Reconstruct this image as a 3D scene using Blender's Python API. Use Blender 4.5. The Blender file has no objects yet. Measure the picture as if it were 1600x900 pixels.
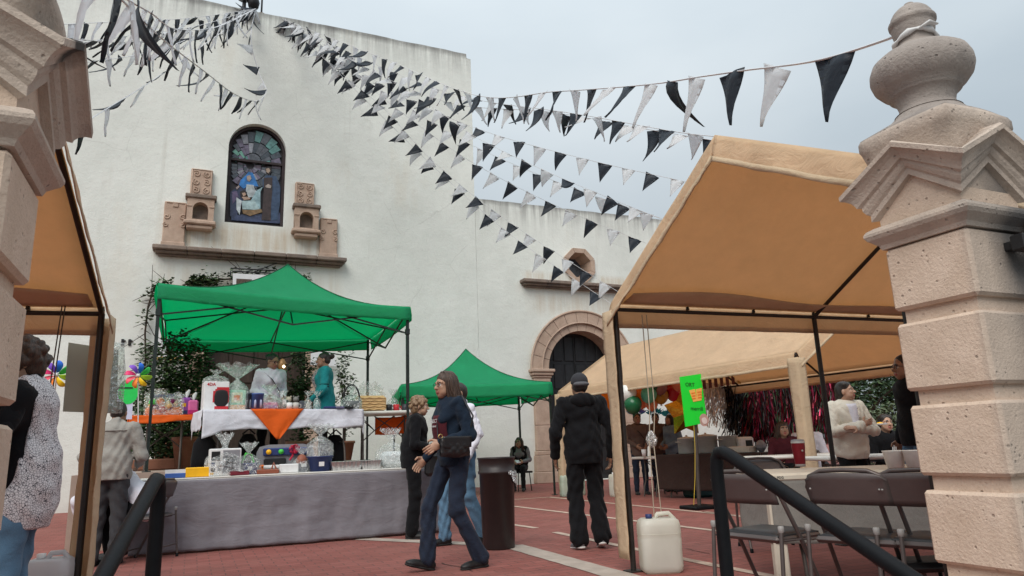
import bpy, math, random
import numpy as np
from mathutils import Vector, Matrix, noise as mnoise
R = math.radians
rng = random.Random(7)
scene = bpy.context.scene
COL = scene.collection

# ------------------------------------------------------------------ camera
EYE = Vector((0, 0, 0.97))
YAW, PITCH, ROLL, FPX = R(24.4), R(12.8), R(2.2), 1100.0      # FPX: focal length in pixels of a 1600 px wide picture
FW = Vector((math.sin(YAW) * math.cos(PITCH), math.cos(YAW) * math.cos(PITCH), math.sin(PITCH)))
_r0 = Vector((math.cos(YAW), -math.sin(YAW), 0)); _u0 = _r0.cross(FW)
RT = _r0 * math.cos(ROLL) - _u0 * math.sin(ROLL)
UP = _r0 * math.sin(ROLL) + _u0 * math.cos(ROLL)
cam = bpy.data.objects.new('camera', bpy.data.cameras.new('camera')); COL.objects.link(cam)
cam.data.sensor_width = 36.0; cam.data.lens = FPX / 1600 * 36; cam.data.clip_end = 3000; cam.data.clip_start = 0.05
cam.matrix_world = Matrix(((RT.x, UP.x, -FW.x, EYE.x), (RT.y, UP.y, -FW.y, EYE.y), (RT.z, UP.z, -FW.z, EYE.z), (0, 0, 0, 1)))
scene.camera = cam

def ray(x, y): return FW * FPX + RT * (x - 800) + UP * (450 - y)
def gz(x, y, z=0.0): r = ray(x, y); return EYE + r * ((z - EYE.z) / r.z)      # point of that sight line on a horizontal plane
def gy(x, y, Y): r = ray(x, y); return EYE + r * ((Y - EYE.y) / r.y)          # on a plane parallel to the church front
def gx(x, y, X): r = ray(x, y); return EYE + r * ((X - EYE.x) / r.x)          # on a plane square to it
def gd(x, y, d): return EYE + ray(x, y) * (d / FPX)

# ------------------------------------------------------------------ sky, sun, exposure
SUN_EL, SUN_AZ = 46, 222       # azimuth from +Y, clockwise: behind the camera, to its left
world = bpy.data.worlds.new('World'); scene.world = world; world.use_nodes = True
nt = world.node_tree; N = nt.nodes; L = nt.links
bg = N['Background']; bg.inputs[1].default_value = 0.1
sky = N.new('ShaderNodeTexSky'); sky.sky_type = 'NISHITA'; sky.sun_disc = False
sky.sun_elevation = R(SUN_EL); sky.sun_rotation = R(SUN_AZ)
tc = N.new('ShaderNodeTexCoord'); mp = N.new('ShaderNodeMapping'); mp.inputs['Scale'].default_value = (1, 1, 2.2)
L.new(tc.outputs['Generated'], mp.inputs[0])
nz = N.new('ShaderNodeTexNoise'); nz.inputs['Scale'].default_value = 1.7; nz.inputs['Detail'].default_value = 5; nz.inputs['Roughness'].default_value = .48
L.new(mp.outputs[0], nz.inputs['Vector'])
cr = N.new('ShaderNodeValToRGB'); L.new(nz.outputs[0], cr.inputs[0])
cr.color_ramp.elements[0].position = .32; cr.color_ramp.elements[0].color = (.435, .50, .545, 1)
cr.color_ramp.elements[1].position = .68; cr.color_ramp.elements[1].color = (.575, .63, .66, 1)
sx = N.new('ShaderNodeSeparateXYZ'); L.new(tc.outputs['Generated'], sx.inputs[0])
rmp = N.new('ShaderNodeMapRange'); L.new(sx.outputs[2], rmp.inputs[0])       # an overcast sky brightens towards the zenith
rmp.inputs[1].default_value = .0; rmp.inputs[2].default_value = 1.0; rmp.inputs[3].default_value = 3.7; rmp.inputs[4].default_value = 13.9
vm = N.new('ShaderNodeVectorMath'); vm.operation = 'SCALE'; L.new(cr.outputs[0], vm.inputs[0]); L.new(rmp.outputs[0], vm.inputs['Scale'])
mx = N.new('ShaderNodeMix'); mx.data_type = 'RGBA'; mx.inputs['Factor'].default_value = .93
L.new(sky.outputs[0], mx.inputs['A']); L.new(vm.outputs[0], mx.inputs['B']); L.new(mx.outputs['Result'], bg.inputs[0])
sl = bpy.data.lights.new('sun', 'SUN'); sl.energy = 1.5; sl.angle = R(40); sl.color = (1, .95, .88)
so = bpy.data.objects.new('sun', sl); COL.objects.link(so)
_sd = Vector((math.sin(R(SUN_AZ)) * math.cos(R(SUN_EL)), math.cos(R(SUN_AZ)) * math.cos(R(SUN_EL)), math.sin(R(SUN_EL))))
so.rotation_euler = _sd.to_track_quat('Z', 'Y').to_euler()
vs = scene.view_settings
vs.view_transform = 'Standard'; vs.look = 'None'; vs.exposure = 0.66; vs.gamma = 1; vs.use_curve_mapping = False

# ------------------------------------------------------------------ materials
MATS = {}
def srgb(r, g, b):
    f = lambda c: c / 12.92 if c <= .04045 else ((c + .055) / 1.055) ** 2.4
    return tuple(f(c / 255) for c in (r, g, b))
class G:                                     # small node-graph helper
    def __init__(s, name):
        s.m = bpy.data.materials.new(name); s.m.use_nodes = True; s.t = s.m.node_tree
        s.b = s.t.nodes['Principled BSDF']; s.out = s.t.nodes['Material Output']
        s.tc = s.t.nodes.new('ShaderNodeTexCoord')
    def n(s, typ, **kw):
        o = s.t.nodes.new(typ)
        for k, v in kw.items(): setattr(o, k, v)
        return o
    def l(s, a, b): s.t.links.new(a, b)
    def noise(s, scale, detail=4, rough=.55, stretch=(1, 1, 1), coord='Object', distort=0):
        mp = s.n('ShaderNodeMapping'); mp.inputs['Scale'].default_value = stretch; s.l(s.tc.outputs[coord], mp.inputs[0])
        o = s.n('ShaderNodeTexNoise'); o.inputs['Scale'].default_value = scale; o.inputs['Detail'].default_value = detail
        o.inputs['Roughness'].default_value = rough; o.inputs['Distortion'].default_value = distort
        s.l(mp.outputs[0], o.inputs['Vector']); return o.outputs[0]
    def ramp(s, fac, stops):
        o = s.n('ShaderNodeValToRGB'); s.l(fac, o.inputs[0]); e = o.color_ramp.elements
        while len(e) < len(stops): e.new(.5)
        for i, (p, c) in enumerate(stops):
            e[i].position = p; e[i].color = (*c, 1) if len(c) == 3 else c
        return o.outputs[0]
    def mix(s, fac, a, b, mode='MIX'):
        o = s.n('ShaderNodeMix', data_type='RGBA', blend_type=mode)
        for sock, v in ((o.inputs['Factor'], fac), (o.inputs['A'], a), (o.inputs['B'], b)):
            if isinstance(v, (int, float)): sock.default_value = v
            elif isinstance(v, tuple): sock.default_value = (*v, 1) if len(v) == 3 else v
            else: s.l(v, sock)
        return o.outputs['Result']
    def math(s, op, a, b=0.0, clamp=False):
        o = s.n('ShaderNodeMath', operation=op, use_clamp=clamp)
        for i, v in enumerate((a, b)):
            if isinstance(v, (int, float)): o.inputs[i].default_value = v
            else: s.l(v, o.inputs[i])
        return o.outputs[0]
    def rng(s, v, a, b, c=0.0, d=1.0):
        o = s.n('ShaderNodeMapRange'); s.l(v, o.inputs[0])
        for i, x in enumerate((a, b, c, d)): o.inputs[i + 1].default_value = x
        return o.outputs[0]
    def xyz(s, coord='Object'):
        o = s.n('ShaderNodeSeparateXYZ'); s.l(s.tc.outputs[coord], o.inputs[0]); return o.outputs
    def bump(s, h, strength=.3, dist=.01):
        o = s.n('ShaderNodeBump'); o.inputs['Strength'].default_value = strength; o.inputs['Distance'].default_value = dist
        s.l(h, o.inputs['Height']); s.l(o.outputs[0], s.b.inputs['Normal']); return o.outputs[0]
    def col(s, c):
        if isinstance(c, tuple): s.b.inputs['Base Color'].default_value = (*c[:3], 1)
        else: s.l(c, s.b.inputs['Base Color'])
    def set(s, rough=.7, metal=0, spec=.5, **kw):
        s.b.inputs['Roughness'].default_value = rough; s.b.inputs['Metallic'].default_value = metal
        s.b.inputs['Specular IOR Level'].default_value = spec
        for k, v in kw.items(): s.b.inputs[k].default_value = v
        return s.m
    def translucent(s, amount, colr):
        tr = s.n('ShaderNodeBsdfTranslucent')
        if isinstance(colr, tuple): tr.inputs[0].default_value = (*colr, 1)
        else: s.l(colr, tr.inputs[0])
        ms = s.n('ShaderNodeMixShader'); ms.inputs[0].default_value = amount
        s.l(s.b.outputs[0], ms.inputs[1]); s.l(tr.outputs[0], ms.inputs[2]); s.l(ms.outputs[0], s.out.inputs[0])

def simple(name, c, rough=.6, metal=0, var=.12, scale=9, bump=0, bscale=60, spec=.4, stretch=(1, 1, 1)):
    if name in MATS: return MATS[name]
    g = G(name); f = g.noise(scale, 5, .6, stretch)
    d = tuple(max(0, x * (1 - var)) for x in c); u = tuple(min(1, x * (1 + var)) for x in c)
    g.col(g.ramp(f, [(.3, d), (.7, u)]))
    if bump: g.bump(g.noise(bscale, 4, .6, stretch), bump, .004)
    MATS[name] = g.set(rough, metal, spec); return MATS[name]

def cloth(name, c, weave=.15, fold=.35, rough=.92, var=.1, stretch=(1, 1, 1)):
    if name in MATS: return MATS[name]
    g = G(name); f = g.noise(6, 5, .6); fine = g.noise(420, 2, .5)
    d = tuple(x * (1 - var) for x in c); u = tuple(min(1, x * (1 + var)) for x in c)
    base = g.ramp(f, [(.3, d), (.7, u)])
    g.col(g.mix(weave, base, g.ramp(fine, [(.35, tuple(x * .55 for x in c)), (.65, tuple(min(1, x * 1.3) for x in c))])))
    g.bump(g.noise(11, 5, .55, stretch, distort=1.2), fold, .02)
    MATS[name] = g.set(rough, 0, .2, **{'Sheen Weight': .05}); return MATS[name]

def fabric_sheet(name, c, trans=.35, transcol=None, crease=.5, rough=.7):
    g = G(name); f = g.noise(3.4, 6, .68); c2 = tuple(x * .80 for x in c)
    base = g.ramp(f, [(.3, c2), (.7, c)]); g.col(base)
    h = g.math('ADD', g.noise(6, 7, .62, (1, 1, 1.5), distort=1.9), g.math('MULTIPLY', g.noise(160, 2, .5), .12))
    g.bump(h, crease, .03); g.set(rough, 0, .25); g.translucent(trans, transcol or base)
    MATS[name] = g.m; return g.m

# ------------------------------------------------------------------ mesh builder
def V(*a): return Vector(a)
class MB:
    def __init__(s): s.v = []; s.f = []; s.m = []; s.s = []
    def add(s, vs, fs, mat=0, smooth=False, M=None):
        o = len(s.v)
        for p in vs:
            p = Vector(p); s.v.append(M @ p if M else p)
        for i, f in enumerate(fs):
            s.f.append(tuple(o + k for k in f)); s.m.append(mat[i] if isinstance(mat, (list, tuple)) else mat); s.s.append(smooth)
        return s
    def box(s, a, b, mat=0, M=None):
        (x0, y0, z0), (x1, y1, z1) = a, b
        return s.add([(x0, y0, z0), (x1, y0, z0), (x1, y1, z0), (x0, y1, z0), (x0, y0, z1), (x1, y0, z1), (x1, y1, z1), (x0, y1, z1)],
                     [(0, 3, 2, 1), (4, 5, 6, 7), (0, 1, 5, 4), (1, 2, 6, 5), (2, 3, 7, 6), (3, 0, 4, 7)], mat, False, M)
    def cbox(s, a, b, c=.01, mat=0, M=None):           # box with chamfered edges
        import itertools
        a = Vector(a); b = Vector(b); vs = []; idx = {}
        c = min(c, .45 * min(abs(b[i] - a[i]) for i in range(3)))
        for sx_, sy_, sz_ in itertools.product((0, 1), repeat=3):
            base = [b[i] if q else a[i] for i, q in enumerate((sx_, sy_, sz_))]; sg = [-1 if q else 1 for q in (sx_, sy_, sz_)]
            for ax in range(3):                        # vertex lying on the face normal to ax
                p = [base[i] + (0 if i == ax else sg[i] * c) for i in range(3)]
                idx[(sx_, sy_, sz_, ax)] = len(vs); vs.append(p)
        fs = []; ctr = (a + b) / 2
        def put(keys):
            ids = [idx[k] for k in keys]; ps = [Vector(vs[i]) for i in ids]
            n = (ps[1] - ps[0]).cross(ps[2] - ps[0]); m = sum(ps, Vector()) / len(ps)
            fs.append(tuple(ids) if n.dot(m - ctr) > 0 else tuple(reversed(ids)))
        for ax in range(3):
            o1, o2 = [i for i in range(3) if i != ax]
            for q in (0, 1):
                ks = []
                for u, w in ((0, 0), (1, 0), (1, 1), (0, 1)):
                    k = [0, 0, 0]; k[ax] = q; k[o1] = u; k[o2] = w; ks.append((*k, ax))
                put(ks)
            for u, w in itertools.product((0, 1), repeat=2):       # edges along ax
                k0 = [0, 0, 0]; k1 = [0, 0, 0]; k1[ax] = 1
                for k in (k0, k1): k[o1] = u; k[o2] = w
                put([(*k0, o1), (*k1, o1), (*k1, o2), (*k0, o2)])
        for k in itertools.product((0, 1), repeat=3): put([(*k, 0), (*k, 1), (*k, 2)])
        return s.add(vs, fs, mat, False, M)
    def tube(s, pts, r, n=8, mat=0, caps=True, smooth=True, M=None, square=False, flat=1.0, up=None):
        pts = [Vector(p) for p in pts]; k = len(pts)
        rs = r if isinstance(r, (list, tuple)) else [r] * k
        vs = []; fs = []; prev = None
        for i, p in enumerate(pts):
            t = (pts[min(i + 1, k - 1)] - pts[max(i - 1, 0)]); t = t.normalized() if t.length > 1e-9 else Vector((0, 0, 1))
            if prev is None:
                ref = Vector(up) if up else (Vector((0, 0, 1)) if abs(t.z) < .9 else Vector((0, 1, 0)))
                x = ref.cross(t).normalized()
            else:
                x = prev - t * prev.dot(t); x = x.normalized() if x.length > 1e-6 else t.orthogonal().normalized()
            prev = x; y = t.cross(x)
            for j in range(n):
                a = 2 * math.pi * (j + (.5 if square else 0)) / n
                vs.append(p + (x * math.cos(a) + y * math.sin(a) * flat) * rs[i])
        for i in range(k - 1):
            for j in range(n):
                fs.append((i * n + j, i * n + (j + 1) % n, (i + 1) * n + (j + 1) % n, (i + 1) * n + j))
        s.add(vs, fs, mat, smooth and not square, M)
        if caps:
            s.add(vs[:n], [tuple(reversed(range(n)))], mat, False, M); s.add(vs[-n:], [tuple(range(n))], mat, False, M)
        return s
    def bar(s, a, b, w, mat=0): return s.tube([a, b], w * .7071, 4, mat, True, False, None, True)
    def lathe(s, prof, n=24, mat=0, M=None, smooth=True, rfun=None, cap=True):
        vs = []; fs = []
        for r, z in prof:
            for j in range(n):
                a = 2 * math.pi * j / n; q = r * (rfun(a, z) if rfun else 1)
                vs.append((q * math.cos(a), q * math.sin(a), z))
        for i in range(len(prof) - 1):
            for j in range(n):
                fs.append((i * n + j, i * n + (j + 1) % n, (i + 1) * n + (j + 1) % n, (i + 1) * n + j))
        s.add(vs, fs, mat, smooth, M)
        if cap:
            if prof[0][0] > 1e-4: s.add(vs[:n], [tuple(reversed(range(n)))], mat, False, M)
            if prof[-1][0] > 1e-4: s.add(vs[-n:], [tuple(range(n))], mat, False, M)
        return s
    def prism(s, poly, fn, mat=0, smooth=False):       # poly: 2-D outline; fn(u, v, 0|1) -> point; front = 0
        n = len(poly); vs = [fn(u, v, 0) for u, v in poly] + [fn(u, v, 1) for u, v in poly]
        s.add(vs[:n], [tuple(range(n))], mat); s.add(vs[n:], [tuple(reversed(range(n)))], mat)
        s.add(vs, [(i, n + i, n + (i + 1) % n, (i + 1) % n) for i in range(n)], mat, smooth); return s
    def grid(s, fn, nu, nv, mat=0, smooth=True, M=None, closeu=False):
        vs = [fn(i / nu, j / nv) for j in range(nv + 1) for i in range(nu + 1)]
        fs = [(j * (nu + 1) + i, j * (nu + 1) + i + 1, (j + 1) * (nu + 1) + i + 1, (j + 1) * (nu + 1) + i) for j in range(nv) for i in range(nu)]
        return s.add(vs, fs, mat, smooth, M)
    def sheet(s, fn, nu, nv, th=.004, mat=0, smooth=True):     # a grid with real thickness (offset along its normals)
        P = [[Vector(fn(i / nu, j / nv)) for i in range(nu + 1)] for j in range(nv + 1)]
        Q = []
        for j in range(nv + 1):
            row = []
            for i in range(nu + 1):
                du = P[j][min(i + 1, nu)] - P[j][max(i - 1, 0)]; dv = P[min(j + 1, nv)][i] - P[max(j - 1, 0)][i]
                n = du.cross(dv); n = n.normalized() if n.length > 1e-12 else Vector((0, 0, 1)); row.append(P[j][i] - n * th)
            Q.append(row)
        W = nu + 1; o = W * (nv + 1); vs = [p for r in P for p in r] + [p for r in Q for p in r]; fs = []
        for j in range(nv):
            for i in range(nu):
                q = (j * W + i, j * W + i + 1, (j + 1) * W + i + 1, (j + 1) * W + i); fs.append(q); fs.append(tuple(o + k for k in reversed(q)))
        for i in range(nu):
            fs.append((i + 1, i, o + i, o + i + 1)); k = nv * W; fs.append((k + i, k + i + 1, o + k + i + 1, o + k + i))
        for j in range(nv):
            fs.append((j * W, (j + 1) * W, o + (j + 1) * W, o + j * W)); k = nu; fs.append(((j + 1) * W + k, j * W + k, o + j * W + k, o + (j + 1) * W + k))
        return s.add(vs, fs, mat, smooth)
    def mesh(s, name, mats, org=Vector()):
        me = bpy.data.meshes.new(name)
        me.from_pydata([tuple(Vector(p) - org) for p in s.v], [], s.f)
        for m in (mats if isinstance(mats, (list, tuple)) else [mats]): me.materials.append(m)
        if s.f:
            me.polygons.foreach_set('material_index', s.m); me.polygons.foreach_set('use_smooth', s.s)
        me.update(); return me
    def build(s, name, mats, parent=None, **tags):
        org = ORG.get(parent.name, Vector()) if parent else Vector()
        if not parent and s.v:                          # a thing that is one mesh: origin at its base
            lo = Vector([min(p[i] for p in s.v) for i in range(3)]); hi = Vector([max(p[i] for p in s.v) for i in range(3)])
            org = Vector(((lo.x + hi.x) / 2, (lo.y + hi.y) / 2, lo.z))
        me = s.mesh(name, mats, org); o = bpy.data.objects.new(name, me); COL.objects.link(o)
        if parent: o.parent = parent
        else: o.location = org
        ORG[o.name] = org
        return tag(o, **tags)
ORG = {}
def tag(o, label=None, cat=None, group=None, kind=None):
    if label: o['label'] = label
    if cat: o['category'] = cat
    if group: o['group'] = group
    if kind: o['kind'] = kind
    return o
def thing(name, label, cat, loc=(0, 0, 0), group=None):
    o = bpy.data.objects.new(name, None); COL.objects.link(o); o.location = loc; o.empty_display_size = .1
    ORG[o.name] = Vector(loc); return tag(o, label, cat, group)
def inst(name, mesh, parent, M):
    o = bpy.data.objects.new(name, mesh); COL.objects.link(o)
    org = ORG.get(parent.name, Vector()) if parent else Vector()
    o.parent = parent; o.matrix_basis = Matrix.Translation(-org) @ M; ORG[o.name] = Vector(); return o
def dup(root, loc, rotz, label=None):
    kids = {}
    for o in bpy.data.objects:
        if o.parent: kids.setdefault(o.parent.name, []).append(o)
    def rec(o, par):
        c = o.copy(); COL.objects.link(c); c.parent = par
        for k in kids.get(o.name, []): rec(k, c)
        return c
    r = rec(root, None); r.location = loc; r.rotation_euler = (0, 0, rotz); ORG[r.name] = Vector(loc)
    if label: r['label'] = label
    return r
def text_mesh(txt, size, extrude=.001, bold=0.0, space=1.0):
    cu = bpy.data.curves.new('lettering', 'FONT'); cu.body = txt; cu.size = size; cu.extrude = extrude; cu.offset = bold
    cu.align_x = 'CENTER'; cu.align_y = 'CENTER'; cu.space_character = space; cu.resolution_u = 2
    o = bpy.data.objects.new('lettering', cu); COL.objects.link(o)
    me = bpy.data.meshes.new_from_object(o.evaluated_get(bpy.context.evaluated_depsgraph_get()))
    bpy.data.objects.remove(o); bpy.data.curves.remove(cu); return me
def write(txt, size, parent, pos, xdir, updir, mat, name='lettering', **kw):
    me = text_mesh(txt, size, **kw); me.materials.clear(); me.materials.append(mat)
    x = Vector(xdir).normalized(); u = Vector(updir); u = (u - x * u.dot(x)).normalized(); n = x.cross(u)
    M = Matrix(((x.x, u.x, n.x, pos[0]), (x.y, u.y, n.y, pos[1]), (x.z, u.z, n.z, pos[2]), (0, 0, 0, 1)))
    return inst(name, me, parent, M)
def leaves(mb, pts, size, mat_n=3, rnd=rng, up=.3):   # many small folded leaf faces
    for p in pts:
        a = rnd.uniform(0, 6.28); t = Vector((math.cos(a), math.sin(a), rnd.uniform(-.8, .5))).normalized()
        w = t.cross(Vector((rnd.gauss(0, .4), rnd.gauss(0, .4), 1))).normalized(); s = size * rnd.uniform(.6, 1.3)
        nrm = w.cross(t) * s * .15; p = Vector(p)
        mb.add([p, p + t * s * .5 + w * s * .32 - nrm, p + t * s, p + t * s * .5 - w * s * .32 - nrm], [(0, 1, 2), (0, 2, 3)], rnd.randrange(mat_n))
# ------------------------------------------------------------------ smooth bodies: blended volumes meshed with surface nets
def cap(a, b, ra, rb, k=.03, m=0): return ('c', np.array(a, float), np.array(b, float), ra, rb, k, m)
def ell(c, r, k=.03, m=0, rot=None): return ('e', np.array(c, float), np.array(r, float), rot, 0, k, m)
def surf(prims, h, clips=(), fold=0.0, cut=(), seed=0):
    lo = np.full(3, 1e9); hi = -lo
    bnd = []
    for p in prims:
        if p[0] == 'c': q = max(p[3], p[4]); a = np.minimum(p[1], p[2]) - q; b = np.maximum(p[1], p[2]) + q
        else: q = p[2].max(); a = p[1] - q; b = p[1] + q
        bnd.append((a, b)); lo = np.minimum(lo, a); hi = np.maximum(hi, b)
    lo = lo - 4 * h; hi = hi + 4 * h
    n = np.ceil((hi - lo) / h).astype(int) + 1
    ax = [lo[i] + h * np.arange(n[i]) for i in range(3)]
    D = np.full(n, 9.0, np.float32); BM = np.full(n, 9.0, np.float32); MI = np.zeros(n, np.int8)
    for p, (a, b) in zip(prims, bnd):
        k = p[5]; mg = k + 3 * h
        i0 = np.maximum(((a - mg - lo) / h).astype(int), 0); i1 = np.minimum(((b + mg - lo) / h).astype(int) + 2, n)
        X = ax[0][i0[0]:i1[0], None, None]; Y = ax[1][None, i0[1]:i1[1], None]; Z = ax[2][None, None, i0[2]:i1[2]]
        if p[0] == 'c':
            v = p[2] - p[1]; L2 = max(v @ v, 1e-9)
            px, py, pz = X - p[1][0], Y - p[1][1], Z - p[1][2]
            t = np.clip((px * v[0] + py * v[1] + pz * v[2]) / L2, 0, 1)
            d = np.sqrt((px - t * v[0]) ** 2 + (py - t * v[1]) ** 2 + (pz - t * v[2]) ** 2) - (p[3] + (p[4] - p[3]) * t)
        else:
            px, py, pz = X - p[1][0], Y - p[1][1], Z - p[1][2]
            if p[3] is not None:
                Q = np.array(p[3]).T
                px, py, pz = (Q[0][0] * px + Q[0][1] * py + Q[0][2] * pz, Q[1][0] * px + Q[1][1] * py + Q[1][2] * pz, Q[2][0] * px + Q[2][1] * py + Q[2][2] * pz)
            r = p[2]; k0 = np.sqrt((px / r[0]) ** 2 + (py / r[1]) ** 2 + (pz / r[2]) ** 2)
            k1 = np.sqrt((px / r[0] ** 2) ** 2 + (py / r[1] ** 2) ** 2 + (pz / r[2] ** 2) ** 2)
            d = k0 * (k0 - 1) / np.maximum(k1, 1e-6)
        sl_ = tuple(slice(i0[i], i1[i]) for i in range(3)); S = D[sl_]; d = np.broadcast_to(d, S.shape)
        hh = np.maximum(k - np.abs(S - d), 0) / max(k, 1e-6)
        D[sl_] = np.minimum(S, d) - hh * hh * k * .25
        bm = BM[sl_]; mi = MI[sl_]; w = d < bm; mi[w] = p[6]; bm[w] = d[w]
    X, Y, Z = ax[0][:, None, None], ax[1][None, :, None], ax[2][None, None, :]
    if fold:
        ph = seed * 1.7
        D = D + fold * (np.sin(31 * Z + 9 * np.sin(11 * X + ph) + 7 * np.sin(9 * Y + ph)) * .6 + np.sin(52 * Z + 23 * X - 19 * Y + 5 * np.sin(14 * X + ph * 2) + ph) * .4)
    for c in clips:                                   # keep the side where n.p <= d
        D = np.maximum(D, c[0] * X + c[1] * Y + c[2] * Z - c[3])
    for c in cut:                                     # carve an ellipsoid away
        q = np.sqrt(((X - c[0][0]) / c[1][0]) ** 2 + ((Y - c[0][1]) / c[1][1]) ** 2 + ((Z - c[0][2]) / c[1][2]) ** 2)
        D = np.maximum(D, (1 - q) * min(c[1]))
    I = D < 0
    A = np.zeros(np.array(n) - 1, np.int8)
    for dx in (0, 1):
        for dy in (0, 1):
            for dz in (0, 1): A += I[dx:n[0] - 1 + dx, dy:n[1] - 1 + dy, dz:n[2] - 1 + dz]
    cells = np.argwhere((A > 0) & (A < 8))
    idx = np.full(A.shape, -1, np.int32); idx[tuple(cells.T)] = np.arange(len(cells))
    acc = np.zeros((len(cells), 3)); cnt = np.zeros(len(cells)); best = np.full(len(cells), 9.0); mat = np.zeros(len(cells), int)
    cs = [(x, y, z) for x in (0, 1) for y in (0, 1) for z in (0, 1)]
    vals = {c: D[cells[:, 0] + c[0], cells[:, 1] + c[1], cells[:, 2] + c[2]] for c in cs}
    for c in cs:
        w = np.abs(vals[c]) < best; best[w] = np.abs(vals[c])[w]
        mat[w] = MI[cells[w, 0] + c[0], cells[w, 1] + c[1], cells[w, 2] + c[2]]
        for a in range(3):
            if c[a] == 0:
                e = list(c); e[a] = 1; e = tuple(e); v0, v1 = vals[c], vals[e]; w = (v0 < 0) != (v1 < 0)
                t = np.where(w, v0 / np.where(w, v0 - v1, 1), 0)
                pt = np.repeat(np.array([c], float), len(cells), 0); pt[:, a] = t
                acc[w] += pt[w]; cnt[w] += 1
    P = lo + h * (cells + acc / np.maximum(cnt, 1)[:, None])
    faces = []
    for a in range(3):
        o1, o2 = [(1, 2), (2, 0), (0, 1)][a]
        s0 = [slice(1, -1)] * 3; s1 = [slice(1, -1)] * 3
        s0[a] = slice(0, -1); s1[a] = slice(1, None)
        d0 = I[tuple(s0)]; d1 = I[tuple(s1)]; off = np.array([1, 1, 1]); off[a] = 0
        for flip, msk in ((False, d0 & ~d1), (True, ~d0 & d1)):
            e = np.argwhere(msk) + off
            if not len(e): continue
            q = []
            for u, w in ((-1, -1), (0, -1), (0, 0), (-1, 0)):
                g = e.copy(); g[:, o1] += u; g[:, o2] += w; q.append(idx[tuple(g.T)])
            q = np.stack(q, 1); faces.append(q[:, ::-1] if flip else q)
    F = np.concatenate(faces) if faces else np.zeros((0, 4), int)
    return P, F, mat[F[:, 0]] if len(F) else np.zeros(0, int)
def sdf_obj(name, parts, mats, parent, T=None, **tags):      # parts: list of surf() results joined into one mesh
    vs = []; fs = []; ms = []; o = 0
    for P, F, m in parts:
        vs.append(P); fs.append(F + o); ms.append(m); o += len(P)
    P = np.concatenate(vs); F = np.concatenate(fs); m = np.concatenate(ms)
    me = bpy.data.meshes.new(name); me.vertices.add(len(P)); me.vertices.foreach_set('co', P.astype(np.float32).ravel())
    me.loops.add(F.size); me.loops.foreach_set('vertex_index', F.astype(np.int32).ravel())
    me.polygons.add(len(F)); me.polygons.foreach_set('loop_start', np.arange(0, F.size, 4, dtype=np.int32))
    me.polygons.foreach_set('material_index', m.astype(np.int32)); me.polygons.foreach_set('use_smooth', np.ones(len(F), bool))
    for q in mats: me.materials.append(q)
    me.update(calc_edges=True); me.validate()
    ob = bpy.data.objects.new(name, me); COL.objects.link(ob); ob.parent = parent; ORG[ob.name] = ORG.get(parent.name, Vector()) if parent else Vector()
    return tag(ob, **tags)
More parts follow.
